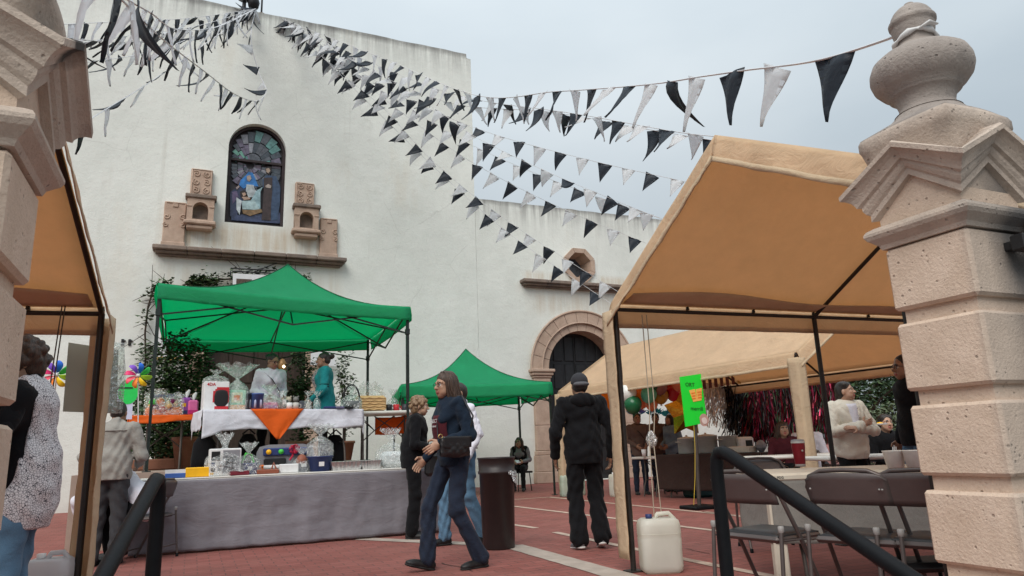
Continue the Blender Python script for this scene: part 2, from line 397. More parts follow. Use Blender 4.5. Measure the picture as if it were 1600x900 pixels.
# ------------------------------------------------------------------ shared materials
def m_plaster(name, top, dirt=1.0):
    g = G(name); z = g.xyz()[2]
    big = g.noise(.35, 5, .6); mid = g.noise(1.6, 6, .62, (1, 1, .6)); streak = g.noise(5.5, 5, .7, (1.0, 1, .05)); fine = g.noise(14, 5, .65)
    base = g.ramp(big, [(.3, (.66, .68, .64)), (.7, (.79, .81, .765))])
    base = g.mix(g.rng(mid, .45, .75, 0, .35), base, (.88, .89, .85))
    base = g.mix(g.rng(fine, .55, .75, 0, .22), base, (.47, .46, .44))
    # rain streaks under the wall top
    hgt = g.rng(z, top - 1.25, top, 0, 1)
    st = g.math('MULTIPLY', g.rng(streak, .38, .66, 0, 1), g.math('POWER', hgt, 1.9))
    base = g.mix(g.math('MULTIPLY', st, .85 * dirt, True), base, (.20, .195, .19))
    edge = g.rng(z, top - .16, top - .02, 0, .75); base = g.mix(g.math('MULTIPLY', edge, g.rng(mid, .3, .6, .3, 1), True), base, (.17, .165, .16))
    # ochre washes
    och = g.rng(g.noise(.9, 5, .6, (1, 1, .35)), .60, .80, 0, .28); base = g.mix(och, base, (.60, .50, .36))
    vo = g.n('ShaderNodeTexVoronoi'); vo.feature = 'DISTANCE_TO_EDGE'; vo.inputs['Scale'].default_value = .55; mpn = g.n('ShaderNodeMix', data_type='VECTOR'); mpn.inputs['Factor'].default_value = .22
    nn = g.n('ShaderNodeTexNoise'); nn.inputs['Scale'].default_value = 2.2; nn.inputs['Detail'].default_value = 6; g.l(g.tc.outputs['Object'], nn.inputs['Vector']); g.l(g.tc.outputs['Object'], mpn.inputs['A']); g.l(nn.outputs['Color'], mpn.inputs['B']); g.l(mpn.outputs['Result'], vo.inputs['Vector'])
    crack = g.math('MULTIPLY', g.rng(vo.outputs['Distance'], .0, .006, 1, 0), g.rng(g.noise(.8, 3, .5), .52, .62, 0, 1)); base = g.mix(g.math('MULTIPLY', crack, .22), base, (.30, .29, .27))
    drip = g.math('MULTIPLY', g.rng(g.noise(3.2, 4, .6, (1, 1, .035)), .60, .75, 0, 1), g.rng(g.noise(.7, 3, .5), .45, .6, 0, .35)); base = g.mix(drip, base, (.43, .40, .34))
    x_ = g.xyz()[0]                                     # ochre run-off left by the stone ledges
    for xa, xb, za, zb, am in ((-1.0, 3.3, 5.8, 6.75, .62), (-1.1, 3.4, 4.2, 5.75, .30), (8.4, 12.3, 5.6, 6.05, .55), (8.5, 12.2, 4.6, 5.55, .35)):
        cx_, hx = (xa + xb) / 2, (xb - xa) / 2; cz_, hz = (za + zb) / 2, (zb - za) / 2
        box_ = g.math('MULTIPLY', g.rng(g.math('ABSOLUTE', g.math('SUBTRACT', x_, cx_)), hx - .35, hx, 1, 0), g.rng(g.math('ABSOLUTE', g.math('SUBTRACT', z, cz_)), hz * .35, hz, 1, 0))
        base = g.mix(g.math('MULTIPLY', g.math('MULTIPLY', box_, g.rng(streak, .36, .62, .1, 1)), am, True), base, (.50, .37, .235))
    low = g.rng(z, 2.2, 0, 0, .35); base = g.mix(g.math('MULTIPLY', low, mid), base, (.42, .38, .33))
    g.col(base); g.bump(g.math('ADD', g.noise(2.6, 6, .6), g.math('MULTIPLY', g.noise(38, 5, .6), .35)), .55, .035)
    MATS[name] = g.set(.93, 0, .2); return MATS[name]
def m_stone(name, c1, c2, dark=.3, pit=.5, sootamt=0.0, spot=None):
    g = G(name); a = g.noise(4.5, 6, .62); b = g.noise(55, 5, .65)
    base = g.ramp(a, [(.28, c1), (.72, c2)])
    base = g.mix(g.rng(b, .56, .72, 0, .4), base, tuple(x * .62 for x in c1))
    vo = g.n('ShaderNodeTexVoronoi'); vo.inputs['Scale'].default_value = 26; g.l(g.tc.outputs['Object'], vo.inputs['Vector'])
    pits = g.math('MULTIPLY', g.rng(vo.outputs['Distance'], .10, .20, 1, 0), g.rng(g.noise(9, 3, .5), .50, .58, 0, 1))
    base = g.mix(g.math('MULTIPLY', pits, .5), base, tuple(x * .28 for x in c1))
    grime = g.math('MULTIPLY', g.rng(g.noise(2.4, 6, .7), .52, .72, 0, 1), dark); base = g.mix(grime, base, (.11, .10, .10))
    if spot:                                           # old smoke stain round one corner
        vd = g.n('ShaderNodeVectorMath', operation='DISTANCE'); g.l(g.tc.outputs['Object'], vd.inputs[0]); vd.inputs[1].default_value = spot[:3]
        base = g.mix(g.rng(g.math('ADD', vd.outputs['Value'], g.math('MULTIPLY', g.noise(7, 5, .65), .14)), spot[3] + .05, spot[3] + .12, .93, 0), base, (.022, .02, .02))
    if sootamt:                                        # smoke smears on the street face near the gate hinge
        x, y, z = g.xyz(); w = g.noise(3.2, 5, .6, (1, 1, .45)); face = g.rng(y, -.20, -.155, 1, 0)
        dx = g.math('ABSOLUTE', g.math('SUBTRACT', x, .12)); band = g.rng(g.math('ADD', dx, g.math('MULTIPLY', w, .16)), .10, .28, 1, 0)
        hot = g.math('ADD', g.rng(g.math('ABSOLUTE', g.math('SUBTRACT', z, 1.78)), .05, .45, .75, 0), .42)
        sm = g.math('MULTIPLY', g.math('MULTIPLY', band, hot), face, True); base = g.mix(g.math('MULTIPLY', sm, sootamt, True), base, (.035, .035, .04))
        base = g.mix(g.math('MULTIPLY', face, .38), base, (.24, .225, .21))
    g.col(base)
    h = g.math('SUBTRACT', g.math('ADD', g.noise(75, 5, .65), g.math('MULTIPLY', a, 1.2)), g.math('MULTIPLY', pits, 1.3))
    g.bump(h, pit, .012); MATS[name] = g.set(.92, 0, .25); return MATS[name]
PLASTER = m_plaster('aged_white_plaster', 12.62); PLASTER2 = m_plaster('aged_white_plaster_wing', 8.06)
CANT = m_stone('pink_quarry_stone', (.40, .285, .22), (.54, .405, .32), .18, .5)
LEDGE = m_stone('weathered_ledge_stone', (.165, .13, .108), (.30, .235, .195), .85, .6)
PILLAR = m_stone('gate_stone', (.56, .425, .325), (.70, .55, .44), .14, .55)
SOOTY = m_stone('gate_stone_smoked', (.56, .425, .325), (.70, .55, .44), .14, .55, .95); SOOTT = m_stone('gate_moulding_smoked', (.46, .375, .31), (.60, .50, .42), .40, .6, .95)
SPOTT = m_stone('gate_moulding_corner_smoke', (.45, .365, .305), (.59, .49, .41), .45, .6, 0, (.31, -.10, 2.27, .10))
URNS = m_stone('urn_grey_stone', (.27, .235, .215), (.43, .375, .335), .55, .6)
PILLART = m_stone('gate_moulding_stone', (.45, .365, .305), (.59, .49, .41), .45, .6)
IRON = simple('black_iron', (.022, .022, .024), .45, .3, .3, 14, .15, 90)
BLACKP = simple('black_painted_steel', (.007, .0075, .009), .5, 0, .2, 20, .1, 120, .14)
WOOD = simple('dark_door_wood', (.045, .028, .02), .6, 0, .4, 8, .3, 30, .4, (6, 6, .5))
CONC = simple('pale_concrete', (.42, .39, .36), .9, 0, .15, 3, .35, 40)
LEAD = simple('lead_came', (.05, .045, .05), .5, .4)

# ------------------------------------------------------------------ ground
def m_pave():
    g = G('red_stamped_paving'); xyz = g.xyz()
    br = g.n('ShaderNodeTexBrick'); mp = g.n('ShaderNodeMapping'); g.l(g.tc.outputs['Object'], mp.inputs[0]); g.l(mp.outputs[0], br.inputs['Vector'])
    br.offset = .5; br.inputs['Scale'].default_value = 1.0; br.inputs['Brick Width'].default_value = .22; br.inputs['Row Height'].default_value = .11
    br.inputs['Mortar Size'].default_value = .006; br.inputs['Mortar Smooth'].default_value = .4
    br.inputs['Color1'].default_value = (.225, .068, .055, 1); br.inputs['Color2'].default_value = (.285, .094, .078, 1); br.inputs['Mortar'].default_value = (.13, .06, .052, 1)
    base = g.mix(g.rng(g.noise(1.1, 6, .65), .35, .7, 0, .35), br.outputs['Color'], (.33, .15, .125))
    base = g.mix(g.rng(g.noise(2.3, 6, .72), .52, .70, 0, .5), base, (.12, .055, .048))
    base = g.mix(g.rng(g.noise(60, 3, .6), .55, .75, 0, .22), base, (.38, .22, .19))
    g.col(base)
    h = g.math('SUBTRACT', g.math('MULTIPLY', g.noise(120, 4, .6), .4), g.math('MULTIPLY', br.outputs['Fac'], 1.2))
    g.bump(h, .6, .006); return g.set(.82, 0, .3)
PAVE = m_pave()
STRIP = simple('worn_cream_paint', (.50, .375, .30), .85, 0, .2, 9, .3, 70)
STRIPG = simple('pale_concrete_band', (.40, .335, .285), .9, 0, .14, 7, .35, 60)
STREET = simple('grey_street', (.14, .135, .13), .9, 0, .2, 2, .4, 50)
b = MB()
b.box((-60, 1.7, -.3), (80, 17.9, 0)); b.add([(-400, 17.9, -.004), (400, 17.9, -.004), (400, 900, -.004), (-400, 900, -.004)], [(0, 1, 2, 3)])
floor = b.build('plaza_floor', PAVE, kind='structure')
b = MB(); b.add([(-400, -400, -.66), (400, -400, -.66), (400, 1.72, -.66), (-400, 1.72, -.66)], [(0, 1, 2, 3)]); b.build('street', STREET, kind='structure')
b = MB()
for i in range(3): b.cbox((-1.2, 1.7 - .33 * (i + 1), -.655), (3.3, 1.695 - .33 * i, -.165 * (i + 1)), .012)
b.build('entrance_steps', CONC, kind='structure')
def strip(a, c, w, mat=STRIP):
    a = gz(*a); c = gz(*c); d = (c - a).normalized(); n = Vector((-d.y, d.x, 0)) * w / 2; m = MB(); k = 14; vs = []
    for i in range(k + 1):
        p = a.lerp(c, i / k); q = 1 + rng.uniform(-.06, .06); vs += [p + n * q + V(0, 0, .005), p - n * q + V(0, 0, .005)]
    m.add(vs, [(2 * i, 2 * i + 1, 2 * i + 3, 2 * i + 2) for i in range(k)])
    return m.build('paving_strip', mat, floor)
strip((800, 853), (985, 905), .24, STRIPG); strip((867, 832), (1125, 886), .09); strip((800, 820), (838, 825.5), .09); strip((800, 791), (1130, 831), .09)
strip((858, 777), (1150, 806), .09); strip((800, 781), (858, 777), .08); strip((1062, 873), (1330, 925), .09); strip((1100, 800), (1420, 840), .09); strip((560, 842), (800, 853), .2, STRIPG)
b = MB()
for a, c in (((835, 800), (853, 800.5)), ((1070, 858), (1110, 865)), ((920, 862), (985, 859)), ((690, 880), (740, 893))):
    a = gz(*a); c = gz(*c); n = Vector((-(c - a).y, (c - a).x, 0)).normalized() * .006
    pts = [a.lerp(c, i / 6) + n * rng.uniform(-3, 3) for i in range(7)]
    b.add([p + n * s_ + V(0, 0, .003) for p in pts for s_ in (1, -1)], [(2 * i, 2 * i + 1, 2 * i + 3, 2 * i + 2) for i in range(6)])
b.build('paving_crack', simple('dark_crack', (.05, .025, .022), .95), floor)
# raised landing in front of the church door
PZ = .85
b = MB(); b.box((-1.25, 9.75, -.02), (3.05, 17.9, PZ)); b.build('church_landing', simple('landing_stone', (.36, .27, .22), .9, 0, .15, 2, .3, 40), kind='structure')

# ------------------------------------------------------------------ church
YF = 17.96
church = thing('church', 'big white plastered church front with stained glass window and stone ledges', 'church', (2, YF, 0))
def arch_pts(cx, r, z0, zs, n=24): return [(cx - r, z0)] + [(cx - r * math.cos(math.pi * i / n), zs + r * math.sin(math.pi * i / n)) for i in range(n + 1)] + [(cx + r, z0)]
def holed(outer, holes, y0, y1, name, mat, parent):
    cu = bpy.data.curves.new(name, 'CURVE'); cu.dimensions = '2D'; cu.fill_mode = 'BOTH'; cu.extrude = (y1 - y0) / 2
    for poly in [outer] + holes:
        sp = cu.splines.new('POLY'); sp.points.add(len(poly) - 1); sp.use_cyclic_u = True
        for q, (u, v) in zip(sp.points, poly): q.co = (u, v, 0, 1)
    o = bpy.data.objects.new(name, cu); COL.objects.link(o)
    me = bpy.data.meshes.new_from_object(o.evaluated_get(bpy.context.evaluated_depsgraph_get())); bpy.data.objects.remove(o); bpy.data.curves.remove(cu)
    M = Matrix(((1, 0, 0, 0), (0, 0, -1, (y0 + y1) / 2), (0, 1, 0, 0), (0, 0, 0, 1))); me.transform(M); me.materials.clear(); me.materials.append(mat)
    me.name = name; return inst(name, me, parent, Matrix())
WX, WR, WZ0, WZS = 1.125, .70, 6.68, 8.71
win = arch_pts(WX, WR, WZ0, WZS); AX, AI, AO, AZ = 10.34, 1.15, 1.72, 3.12
door2 = arch_pts(AX, AI + .2, .0, AZ); OX, OZ = 10.40, 6.28
octa = lambda r: [(OX + r * math.cos(R(45 * i + 22.5)), OZ + r * math.sin(R(45 * i + 22.5))) for i in range(8)]
main_door = arch_pts(1.3, 1.15, PZ, 3.6)
def ragged(x0, x1, z, n, amp): return [(x0 + (x1 - x0) * i / n, z + rng.uniform(-amp, amp)) for i in range(n + 1)]
holed([(-14, -.2), (7.08, -.2), (7.06, 12.5), (6.93, 12.52)] + ragged(6.92, -14, 12.66, 60, .016), [win, main_door], YF, YF + .6, 'wall', PLASTER, church)
holed([(7.08, -.2), (19.0, -.2), (19.0, 8.06)] + ragged(18.9, 7.08, 8.06, 45, .014), [door2, octa(.44)], YF + .004, YF + .6, 'wall', PLASTER2, church)
b = MB(); b.box((-14, YF + .6, 0), (-13.4, YF + 25, 12.6)); b.box((6.5, YF + .6, 0), (7.06, YF + 25, 12.5)); b.box((18.4, YF + .6, 0), (19, YF + 25, 8)); b.box((-13.4, YF + 1.2, 11.9), (6.5, YF + 25, 12.2)); b.box((7.06, YF + 1.2, 7.4), (18.4, YF + 25, 7.7)); b.box((-14, YF + 24.4, 0), (19, YF + 25, 12))
b.build('side_wall', PLASTER, church)
b = MB(); b.box((-13, YF + 2.2, 0), (6.4, YF + 2.4, 11.8)); b.box((7.2, YF + 2.2, 0), (18, YF + 2.4, 7.3)); b.build('inner_wall', simple('dark_interior', (.05, .045, .045), .9), church)
# --- ledges
def ledge(x0, x1, z0, z1, dep, mat, nblk):
    m = []
    for i in range(nblk):
        a = x0 + (x1 - x0) * i / nblk; c = x0 + (x1 - x0) * (i + 1) / nblk - .006; b = MB(); h = z1 - z0
        e = .06 if i == 0 else 0; f = .06 if i == nblk - 1 else 0; j = rng.uniform(-.006, .006)
        b.cbox((a, YF - dep + j, z0 + h * .52), (c, YF + .05, z1 + j), .018); b.cbox((a + e, YF - dep * .72 + j, z0 + h * .22), (c - f, YF + .05, z0 + h * .52), .012); b.cbox((a + 2 * e, YF - dep * .42, z0), (c - 2 * f, YF + .05, z0 + h * .22), .01)
        m.append(b.build('ledge_stone', mat, church))
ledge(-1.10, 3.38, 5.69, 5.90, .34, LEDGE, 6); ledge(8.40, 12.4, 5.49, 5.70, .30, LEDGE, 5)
# --- stained glass window
wf = MB(); k = len(win)
for (rr0, rr1, y0, y1) in ((WR - .01, WR - .085, YF + .16, YF + .30),):
    o = arch_pts(WX, WR - .004, WZ0, WZS); i_ = arch_pts(WX, WR - .075, WZ0 + .07, WZS)
    vs = [(x, y0, z) for x, z in o] + [(x, y0, z) for x, z in i_] + [(x, y1, z) for x, z in o] + [(x, y1, z) for x, z in i_]
    wf.add(vs, [(j, (j + 1) % k, k + (j + 1) % k, k + j) for j in range(k)] + [(k + j, k + (j + 1) % k, 3 * k + (j + 1) % k, 3 * k + j) for j in range(k)])
wf.box((WX - WR + .06, YF + .155, 8.40), (WX + WR - .06, YF + .29, 8.46))
window = wf.build('window', simple('dark_bronze_frame', (.035, .024, .026), .55, .2, .3), church)
GY = YF + .24
def m_glass(name, c):
    if name not in MATS:
        g = G(name); f = g.noise(9, 4, .6); g.col(g.ramp(f, [(.3, tuple(x * .6 for x in c)), (.7, tuple(min(1, x * 1.3) for x in c))])); g.bump(g.noise(30, 3, .5), .35, .01)
        MATS[name] = g.set(.16, 0, .5)
    return MATS[name]
GL = [m_glass('leaded_glass_%s' % n, c) for n, c in (('smoke', (.10, .11, .13)), ('violet', (.16, .14, .20)), ('slate', (.07, .085, .105)), ('teal', (.12, .27, .26)), ('pearl', (.28, .29, .33)), ('plum', (.10, .075, .10)), ('mint', (.19, .42, .34)))]
b = MB(); b.prism(arch_pts(WX, WR - .06, WZ0 + .05, WZS, 20), lambda u, v, q: (u, GY + .03 + .02 * q, v)); b.build('lead_backing', LEAD, window)
def pane(poly, mat, dep=.022):
    c = (sum(p[0] for p in poly) / len(poly), sum(p[1] for p in poly) / len(poly)); sh = [(c[0] + (x - c[0]) * .94, c[1] + (z - c[1]) * .94) for x, z in poly]
    if sum(sh[i][0] * sh[(i + 1) % len(sh)][1] - sh[(i + 1) % len(sh)][0] * sh[i][1] for i in range(len(sh))) < 0: sh.reverse()
    y = GY - dep - rng.uniform(0, .006); m = MB(); m.prism(sh, lambda u, v, q: (u, y + (.05 + dep) * q, v)); m.build('pane', mat, window)
sx_, sz_ = WX - .16, 8.32                                   # the rays spread from a star
def edge_hit(a, inner):
    d = (math.cos(a), math.sin(a)); t = 0
    while t < 4:
        t += .01; x, z = sx_ + d[0] * t, sz_ + d[1] * t
        rr = WR - .09
        if z > WZS:
            if math.hypot(x - WX, z - WZS) > rr: return t
        elif abs(x - WX) > rr or z < WZ0 + .09: return t
    return t
na = 30
for i in range(na):
    a0 = 2 * math.pi * i / na; a1 = 2 * math.pi * (i + 1) / na; am = (a0 + a1) / 2
    if 1.12 * math.pi < am < 1.9 * math.pi and False: continue
    t = min(edge_hit(a0, 0), edge_hit(a1, 0), edge_hit(am, 0))
    if math.sin(am) < -.35 and math.cos(am) > -.75: t = min(t, .62)
    cuts = [.09, t * .36, t * .68, t]
    for q in range(3):
        r0, r1 = cuts[q] + .004, cuts[q + 1] - .004
        if r1 - r0 < .05: continue
        poly = [(sx_ + r * math.cos(a), sz_ + r * math.sin(a)) for r, a in ((r0, a0), (r1, a0), (r1, a1), (r0, a1))]
        if any(8.385 < z < 8.475 for x, z in poly) and max(z for x, z in poly) - min(z for x, z in poly) < .12: continue
        up = math.sin(am) > .15
        pane(poly, GL[rng.choice((0, 0, 1, 2, 4, 3, 6) if up else (0, 1, 2, 4, 5))])
def wp(pts): return [tuple(gy(330 + x / 5, 180 + y / 5, GY - .02)[i] for i in (0, 2)) for x, y in pts]
figs = [((150, 590), (200, 560), (240, 600), (190, 700), (150, 700), .03, (.10, .09, .16)), ]
for poly, c, nm, dep in (
    ([(145, 600), (230, 530), (300, 560), (200, 790), (145, 800)], (.045, .055, .11), 'night_blue', .026),
    ([(145, 780), (330, 770), (550, 760), (550, 850), (145, 822)], (.05, .065, .13), 'deep_blue', .024),
    ([(395, 500), (430, 460), (510, 470), (545, 560), (540, 700), (520, 830), (470, 835), (450, 640), (400, 560)], (.045, .075, .14), 'cloak_blue', .034),
    ([(410, 480), (480, 478), (478, 600), (470, 700), (465, 835), (390, 830), (400, 700), (408, 580)], (.05, .032, .03), 'robe_brown', .042),
    ([(268, 470), (290, 440), (325, 448), (345, 490), (372, 560), (340, 560), (300, 545), (250, 580), (213, 550), (225, 510)], (.04, .19, .50), 'veil_blue', .040),
    ([(272, 540), (330, 545), (360, 580), (350, 640), (290, 650), (268, 600)], (.40, .44, .46), 'robe_white', .047),
    ([(350, 590), (405, 556), (385, 600), (385, 740), (330, 740), (300, 680)], (.27, .40, .44), 'robe_pale', .046),
    ([(330, 550), (352, 575), (362, 600), (340, 585)], (.03, .035, .05), 'sash_dark', .052),
    ([(195, 640), (240, 670), (228, 740), (222, 785), (196, 740)], (.50, .55, .58), 'linen_white', .05),
    ([(235, 670), (340, 665), (385, 745), (240, 740)], (.36, .48, .50), 'linen_blue', .05),
    ([(235, 740), (310, 745), (395, 735), (405, 760), (300, 792), (245, 770)], (.22, .14, .07), 'basket', .056),
    ([(222, 600), (255, 585), (280, 605), (275, 635), (228, 640)], (.028, .02, .018), 'hair_dark', .056),
    ([(238, 612), (264, 606), (272, 628), (250, 640)], (.36, .24, .18), 'face_child', .062),
    ([(235, 642), (285, 640), (310, 660), (255, 668)], (.38, .26, .20), 'arm_child', .062),
    ([(276, 478), (305, 470), (314, 500), (296, 524), (278, 512)], (.42, .33, .28), 'face_mother', .058),
    ([(420, 420), (440, 402), (470, 408), (474, 440), (455, 470), (428, 455)], (.03, .022, .02), 'hair_man', .050),
    ([(424, 422), (452, 416), (462, 440), (445, 460), (428, 448)], (.40, .30, .23), 'face_man', .058),
    ([(418, 556), (445, 540), (470, 555), (465, 575), (425, 570)], (.36, .30, .27), 'hands_man', .058),
    ([(190, 570), (215, 548), (222, 562), (200, 586)], (.30, .24, .24), 'hand_mother', .05),
    ([(160, 600), (200, 590), (215, 640), (165, 700)], (.12, .09, .17), 'purple', .034)):
    pane(wp(poly), m_glass('leaded_glass_' + nm, c), dep)
# --- niches and carved slabs either side of the window
def scroll(m, cx, cz, r, y, sgn, turns=1.35, a0=0, rad=.018):
    pts = []
    for i in range(17):
        t = i / 16; a = a0 + sgn * t * turns * 2 * math.pi; q = r * (1 - .78 * t); pts.append((cx + q * math.cos(a), y, cz + q * math.sin(a)))
    m.tube(pts, [rad] * 16 + [rad * .7], 6)
def slab(x0, x1, z0, z1, base=False):
    b = MB(); b.cbox((x0, YF - .12, z0), (x1, YF + .02, z1), .02); y = YF - .125; w = x1 - x0; cx = (x0 + x1) / 2
    if base:
        for sg in (-1, 1):
            scroll(b, cx + sg * w * .36, z0 + (z1 - z0) * .66, .07, y, sg, 1.2, 1.0); scroll(b, cx + sg * w * .38, z0 + (z1 - z0) * .48, .06, y, -sg, 1.2, 2.0)
        b.cbox((x0 - .02, YF - .15, z0), (x1 + .02, YF, z0 + .13), .015); b.cbox((cx - .06, y - .02, z1 - .14), (cx + .06, y + .02, z1 - .05), .01)
        b.tube([(x0 + .05, y, z1 - .03), (x1 - .05, y, z1 - .03)], .014, 6)
    else:
        for sg in (-1, 1):
            for t in (.80, .50, .20): scroll(b, cx + sg * w * .24, z0 + (z1 - z0) * t, .085, y, sg * (1 if t != .5 else -1), 1.4, 1.57 + t)
        b.tube([(x0 + .03, y, z0 + .03), (x0 + .03, y, z1 - .03), (x1 - .03, y, z1 - .03), (x1 - .03, y, z0 + .03)], .013, 6)
    return b.build('carved_slab', CANT, church)
slab(-.39, .10, 7.24, 7.95); slab(2.07, 2.55, 7.27, 7.90); slab(-.92, -.44, 5.905, 7.04, True); slab(2.72, 3.16, 5.905, 6.99, True)
def niche(x0, x1, z0, z1):
    cx = (x0 + x1) / 2; w = x1 - x0; y0 = YF - .26
    o = [(x0 + .05, z0 + .2), (x1 - .05, z0 + .2), (x1 - .05, z1 - .1), (x0 + .05, z1 - .1)]; h = arch_pts(cx, w * .245, z0 + .24, z0 + .50, 12)
    n = holed(o, [h], y0, YF - .03, 'niche', CANT, church)
    b = MB(); b.box((x0 + .06, YF - .035, z0 + .2), (x1 - .06, YF + .02, z1 - .1)); b.build('niche_back', LEDGE, n)  # dark ledge stone here paints in the shade of a deeper recess
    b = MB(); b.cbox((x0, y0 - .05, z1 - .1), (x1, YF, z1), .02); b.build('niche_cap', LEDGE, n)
    b = MB(); b.cbox((x0 - .01, y0 - .07, z0 + .1), (x1 + .01, YF, z0 + .2), .025); b.cbox((x0 + .06, y0 - .01, z0), (x1 - .06, YF, z0 + .1), .02)
    b.cbox((x0 + .04, y0 - .018, z1 - .32), (x0 + .16, YF - .1, z1 - .28), .008); b.cbox((x1 - .16, y0 - .018, z1 - .32), (x1 - .04, YF - .1, z1 - .28), .008); b.build('niche_shelf', CANT, n)
niche(-.48, .22, 6.37, 7.235); niche(2.01, 2.70, 6.39, 7.265)
# --- octagonal window
for i in range(8):
    a0, a1 = R(45 * i + 22.5 + .6), R(45 * i + 67.5 - .6); b = MB(); vs = []
    for y, r in ((YF - .07, .545), (YF - .07, .40), (YF + .5, .33), (YF + .05, .545)):
        vs += [(OX + r / math.cos(R(22.5)) * math.cos(a) * .95, y, OZ + r / math.cos(R(22.5)) * math.sin(a) * .95) for a in (a0, a1)]
    b.add(vs, [(0, 1, 3, 2), (2, 3, 5, 4), (6, 7, 1, 0), (4, 5, 7, 6), (0, 2, 4, 6), (1, 7, 5, 3)]); b.build('octagon_stone', CANT, church)
b = MB(); b.prism([(OX + .42 * math.cos(R(45 * i + 22.5)), OZ + .42 * math.sin(R(45 * i + 22.5))) for i in range(8)], lambda u, v, q: (u, YF + .46 + .03 * q, v))
b.build('octagon_glass', GL[2], church)
# --- side doorway: two rings of stones, pilasters, capitals, dark door
nv = 13
for i in range(nv):
    for r0, r1, y0, off in ((AI + .235, AO, YF - .10, 0), (AI, AI + .225, YF - .04, .5)):
        a0, a1 = math.pi * (i + .02) / nv, math.pi * (i + .98) / nv; b = MB(); vs = []
        for y in (y0, YF + .5):
            for a in (a0, (a0 + a1) / 2, a1): vs += [(AX + r * math.cos(a), y, AZ + r * math.sin(a)) for r in (r0, r1)]
        b.add(vs, [(0, 1, 3, 2), (2, 3, 5, 4), (6, 8, 9, 7), (8, 10, 11, 9), (0, 2, 8, 6), (2, 4, 10, 8), (1, 7, 9, 3), (3, 9, 11, 5), (0, 6, 7, 1), (4, 5, 11, 10)]); b.build('voussoir', CANT, church)
b = MB()
for r, rad in ((AO + .01, .035), (AI + .23, .022)): b.tube([(AX + r * math.cos(math.pi * i / 32), YF - .10, AZ + r * math.sin(math.pi * i / 32)) for i in range(33)], rad, 6)
b.build('arch_moulding', CANT, church)
for sg in (-1, 1):
    xo, xi = AX + sg * (AO - .05), AX + sg * AI
    X0, X1 = min(xo, xi), max(xo, xi)
    for z0, z1, e in ((.0, .30, .09), (.305, .74, .06), (.745, .86, .03), (.865, 1.55, 0), (1.555, 2.25, 0), (2.255, 2.86, 0)):
        b = MB(); b.cbox((X0 - e, YF - .12 - e, z0), (X1 + e * .6, YF + .5, z1), .015); b.build('pilaster_stone', CANT, church)
    b = MB()
    for z0, z1, e in ((2.865, 2.93, .03), (2.935, 3.02, .07), (3.025, 3.115, .11)): b.cbox((X0 - e, YF - .12 - e, z0), (X1 + e, YF + .5, z1), .02)
    b.build('capital', CANT, church)
dr = MB(); dr.box((AX - 1.4, YF + .52, 0), (AX + 1.4, YF + .56, 4.4)); dm = dr.build('door', simple('black_door', (.016, .017, .02), .5, 0, .3, 6, .2), church)
for i in range(6):
    for j in range(5):
        b = MB(); x = AX - 1.08 + i * .37; z = .15 + j * .82; b.cbox((x, YF + .49, z), (x + .31, YF + .525, z + .74), .02); b.build('door_panel', MATS['black_door'], dm)
b = MB(); b.tube([(AX - .02, YF + .47, 0), (AX - .02, YF + .47, 4.2)], .02, 6); b.build('door_bar', IRON, dm)
# --- main door in shade behind the stall
md = MB(); md.box((.1, YF + .42, PZ), (2.5, YF + .47, 4.8)); mdoor = md.build('door', WOOD, church)
for i in range(4):
    for j in range(4):
        b = MB(); x = .2 + i * .58; z = PZ + .1 + j * .9; b.cbox((x, YF + .385, z), (x + .5, YF + .43, z + .8), .03); b.build('door_panel', WOOD, mdoor)
for i in range(11):
    a0, a1 = math.pi * (i + .02) / 11, math.pi * (i + .98) / 11; b = MB(); vs = []
    for y in (YF - .08, YF + .4):
        for a in (a0, a1): vs += [(1.3 + r * math.cos(a), y, 3.6 + r * math.sin(a)) for r in (1.15, 1.5)]
    b.add(vs, [(0, 1, 3, 2), (4, 6, 7, 5), (0, 2, 6, 4), (1, 5, 7, 3), (0, 4, 5, 1), (2, 3, 7, 6)]); b.build('voussoir', CANT, church)
for sg in (-1, 1):
    for j in range(4): b = MB(); x = 1.3 + sg * 1.325; b.cbox((x - .175, YF - .08, PZ + j * .69), (x + .175, YF + .4, PZ + j * .69 + .685), .015); b.build('jamb_stone', CANT, church)
# --- iron fixtures on the roof edge
fx = thing('rooftop_lamp', 'small dark iron lamp bracket on the roof edge where the bunting is tied', 'lamp', (.75, YF + .2, 12.66))
b = MB(); b.tube([(.62, YF + .2, 12.64), (.62, YF + .2, 13.25)], .05, 8); b.tube([(.62, YF + .2, 12.75), (.74, YF + .15, 12.68), (.86, YF + .12, 12.8)], .035, 6); b.build('bracket', IRON, fx)
b = MB(); b.lathe([(.0, 12.8), (.13, 12.84), (.16, 13.0), (.1, 13.2), (0, 13.25)], 10, 0, Matrix.Translation((.85, YF + .12, 0))); b.lathe([(0, 13.0), (.16, 13.04), (.19, 13.22), (.1, 13.4), (0, 13.42)], 10, 0, Matrix.Translation((.6, YF + .15, 0))); b.build('lamp_shade', IRON, fx)
fp = thing('lightning_rod', 'thin iron rod on a small stone foot along the church roof edge', 'rod', (1.05, YF + .25, 12.66))
b = MB(); b.tube([(1.07, YF + .25, 12.66), (1.07, YF + .25, 13.6)], .025, 6); b.build('rod', IRON, fp); b = MB(); b.lathe([(.2, 12.6), (.16, 12.72), (.05, 12.8)], 10, 0, Matrix.Translation((1.07, YF + .25, 0))); b.build('foot', LEDGE, fp)
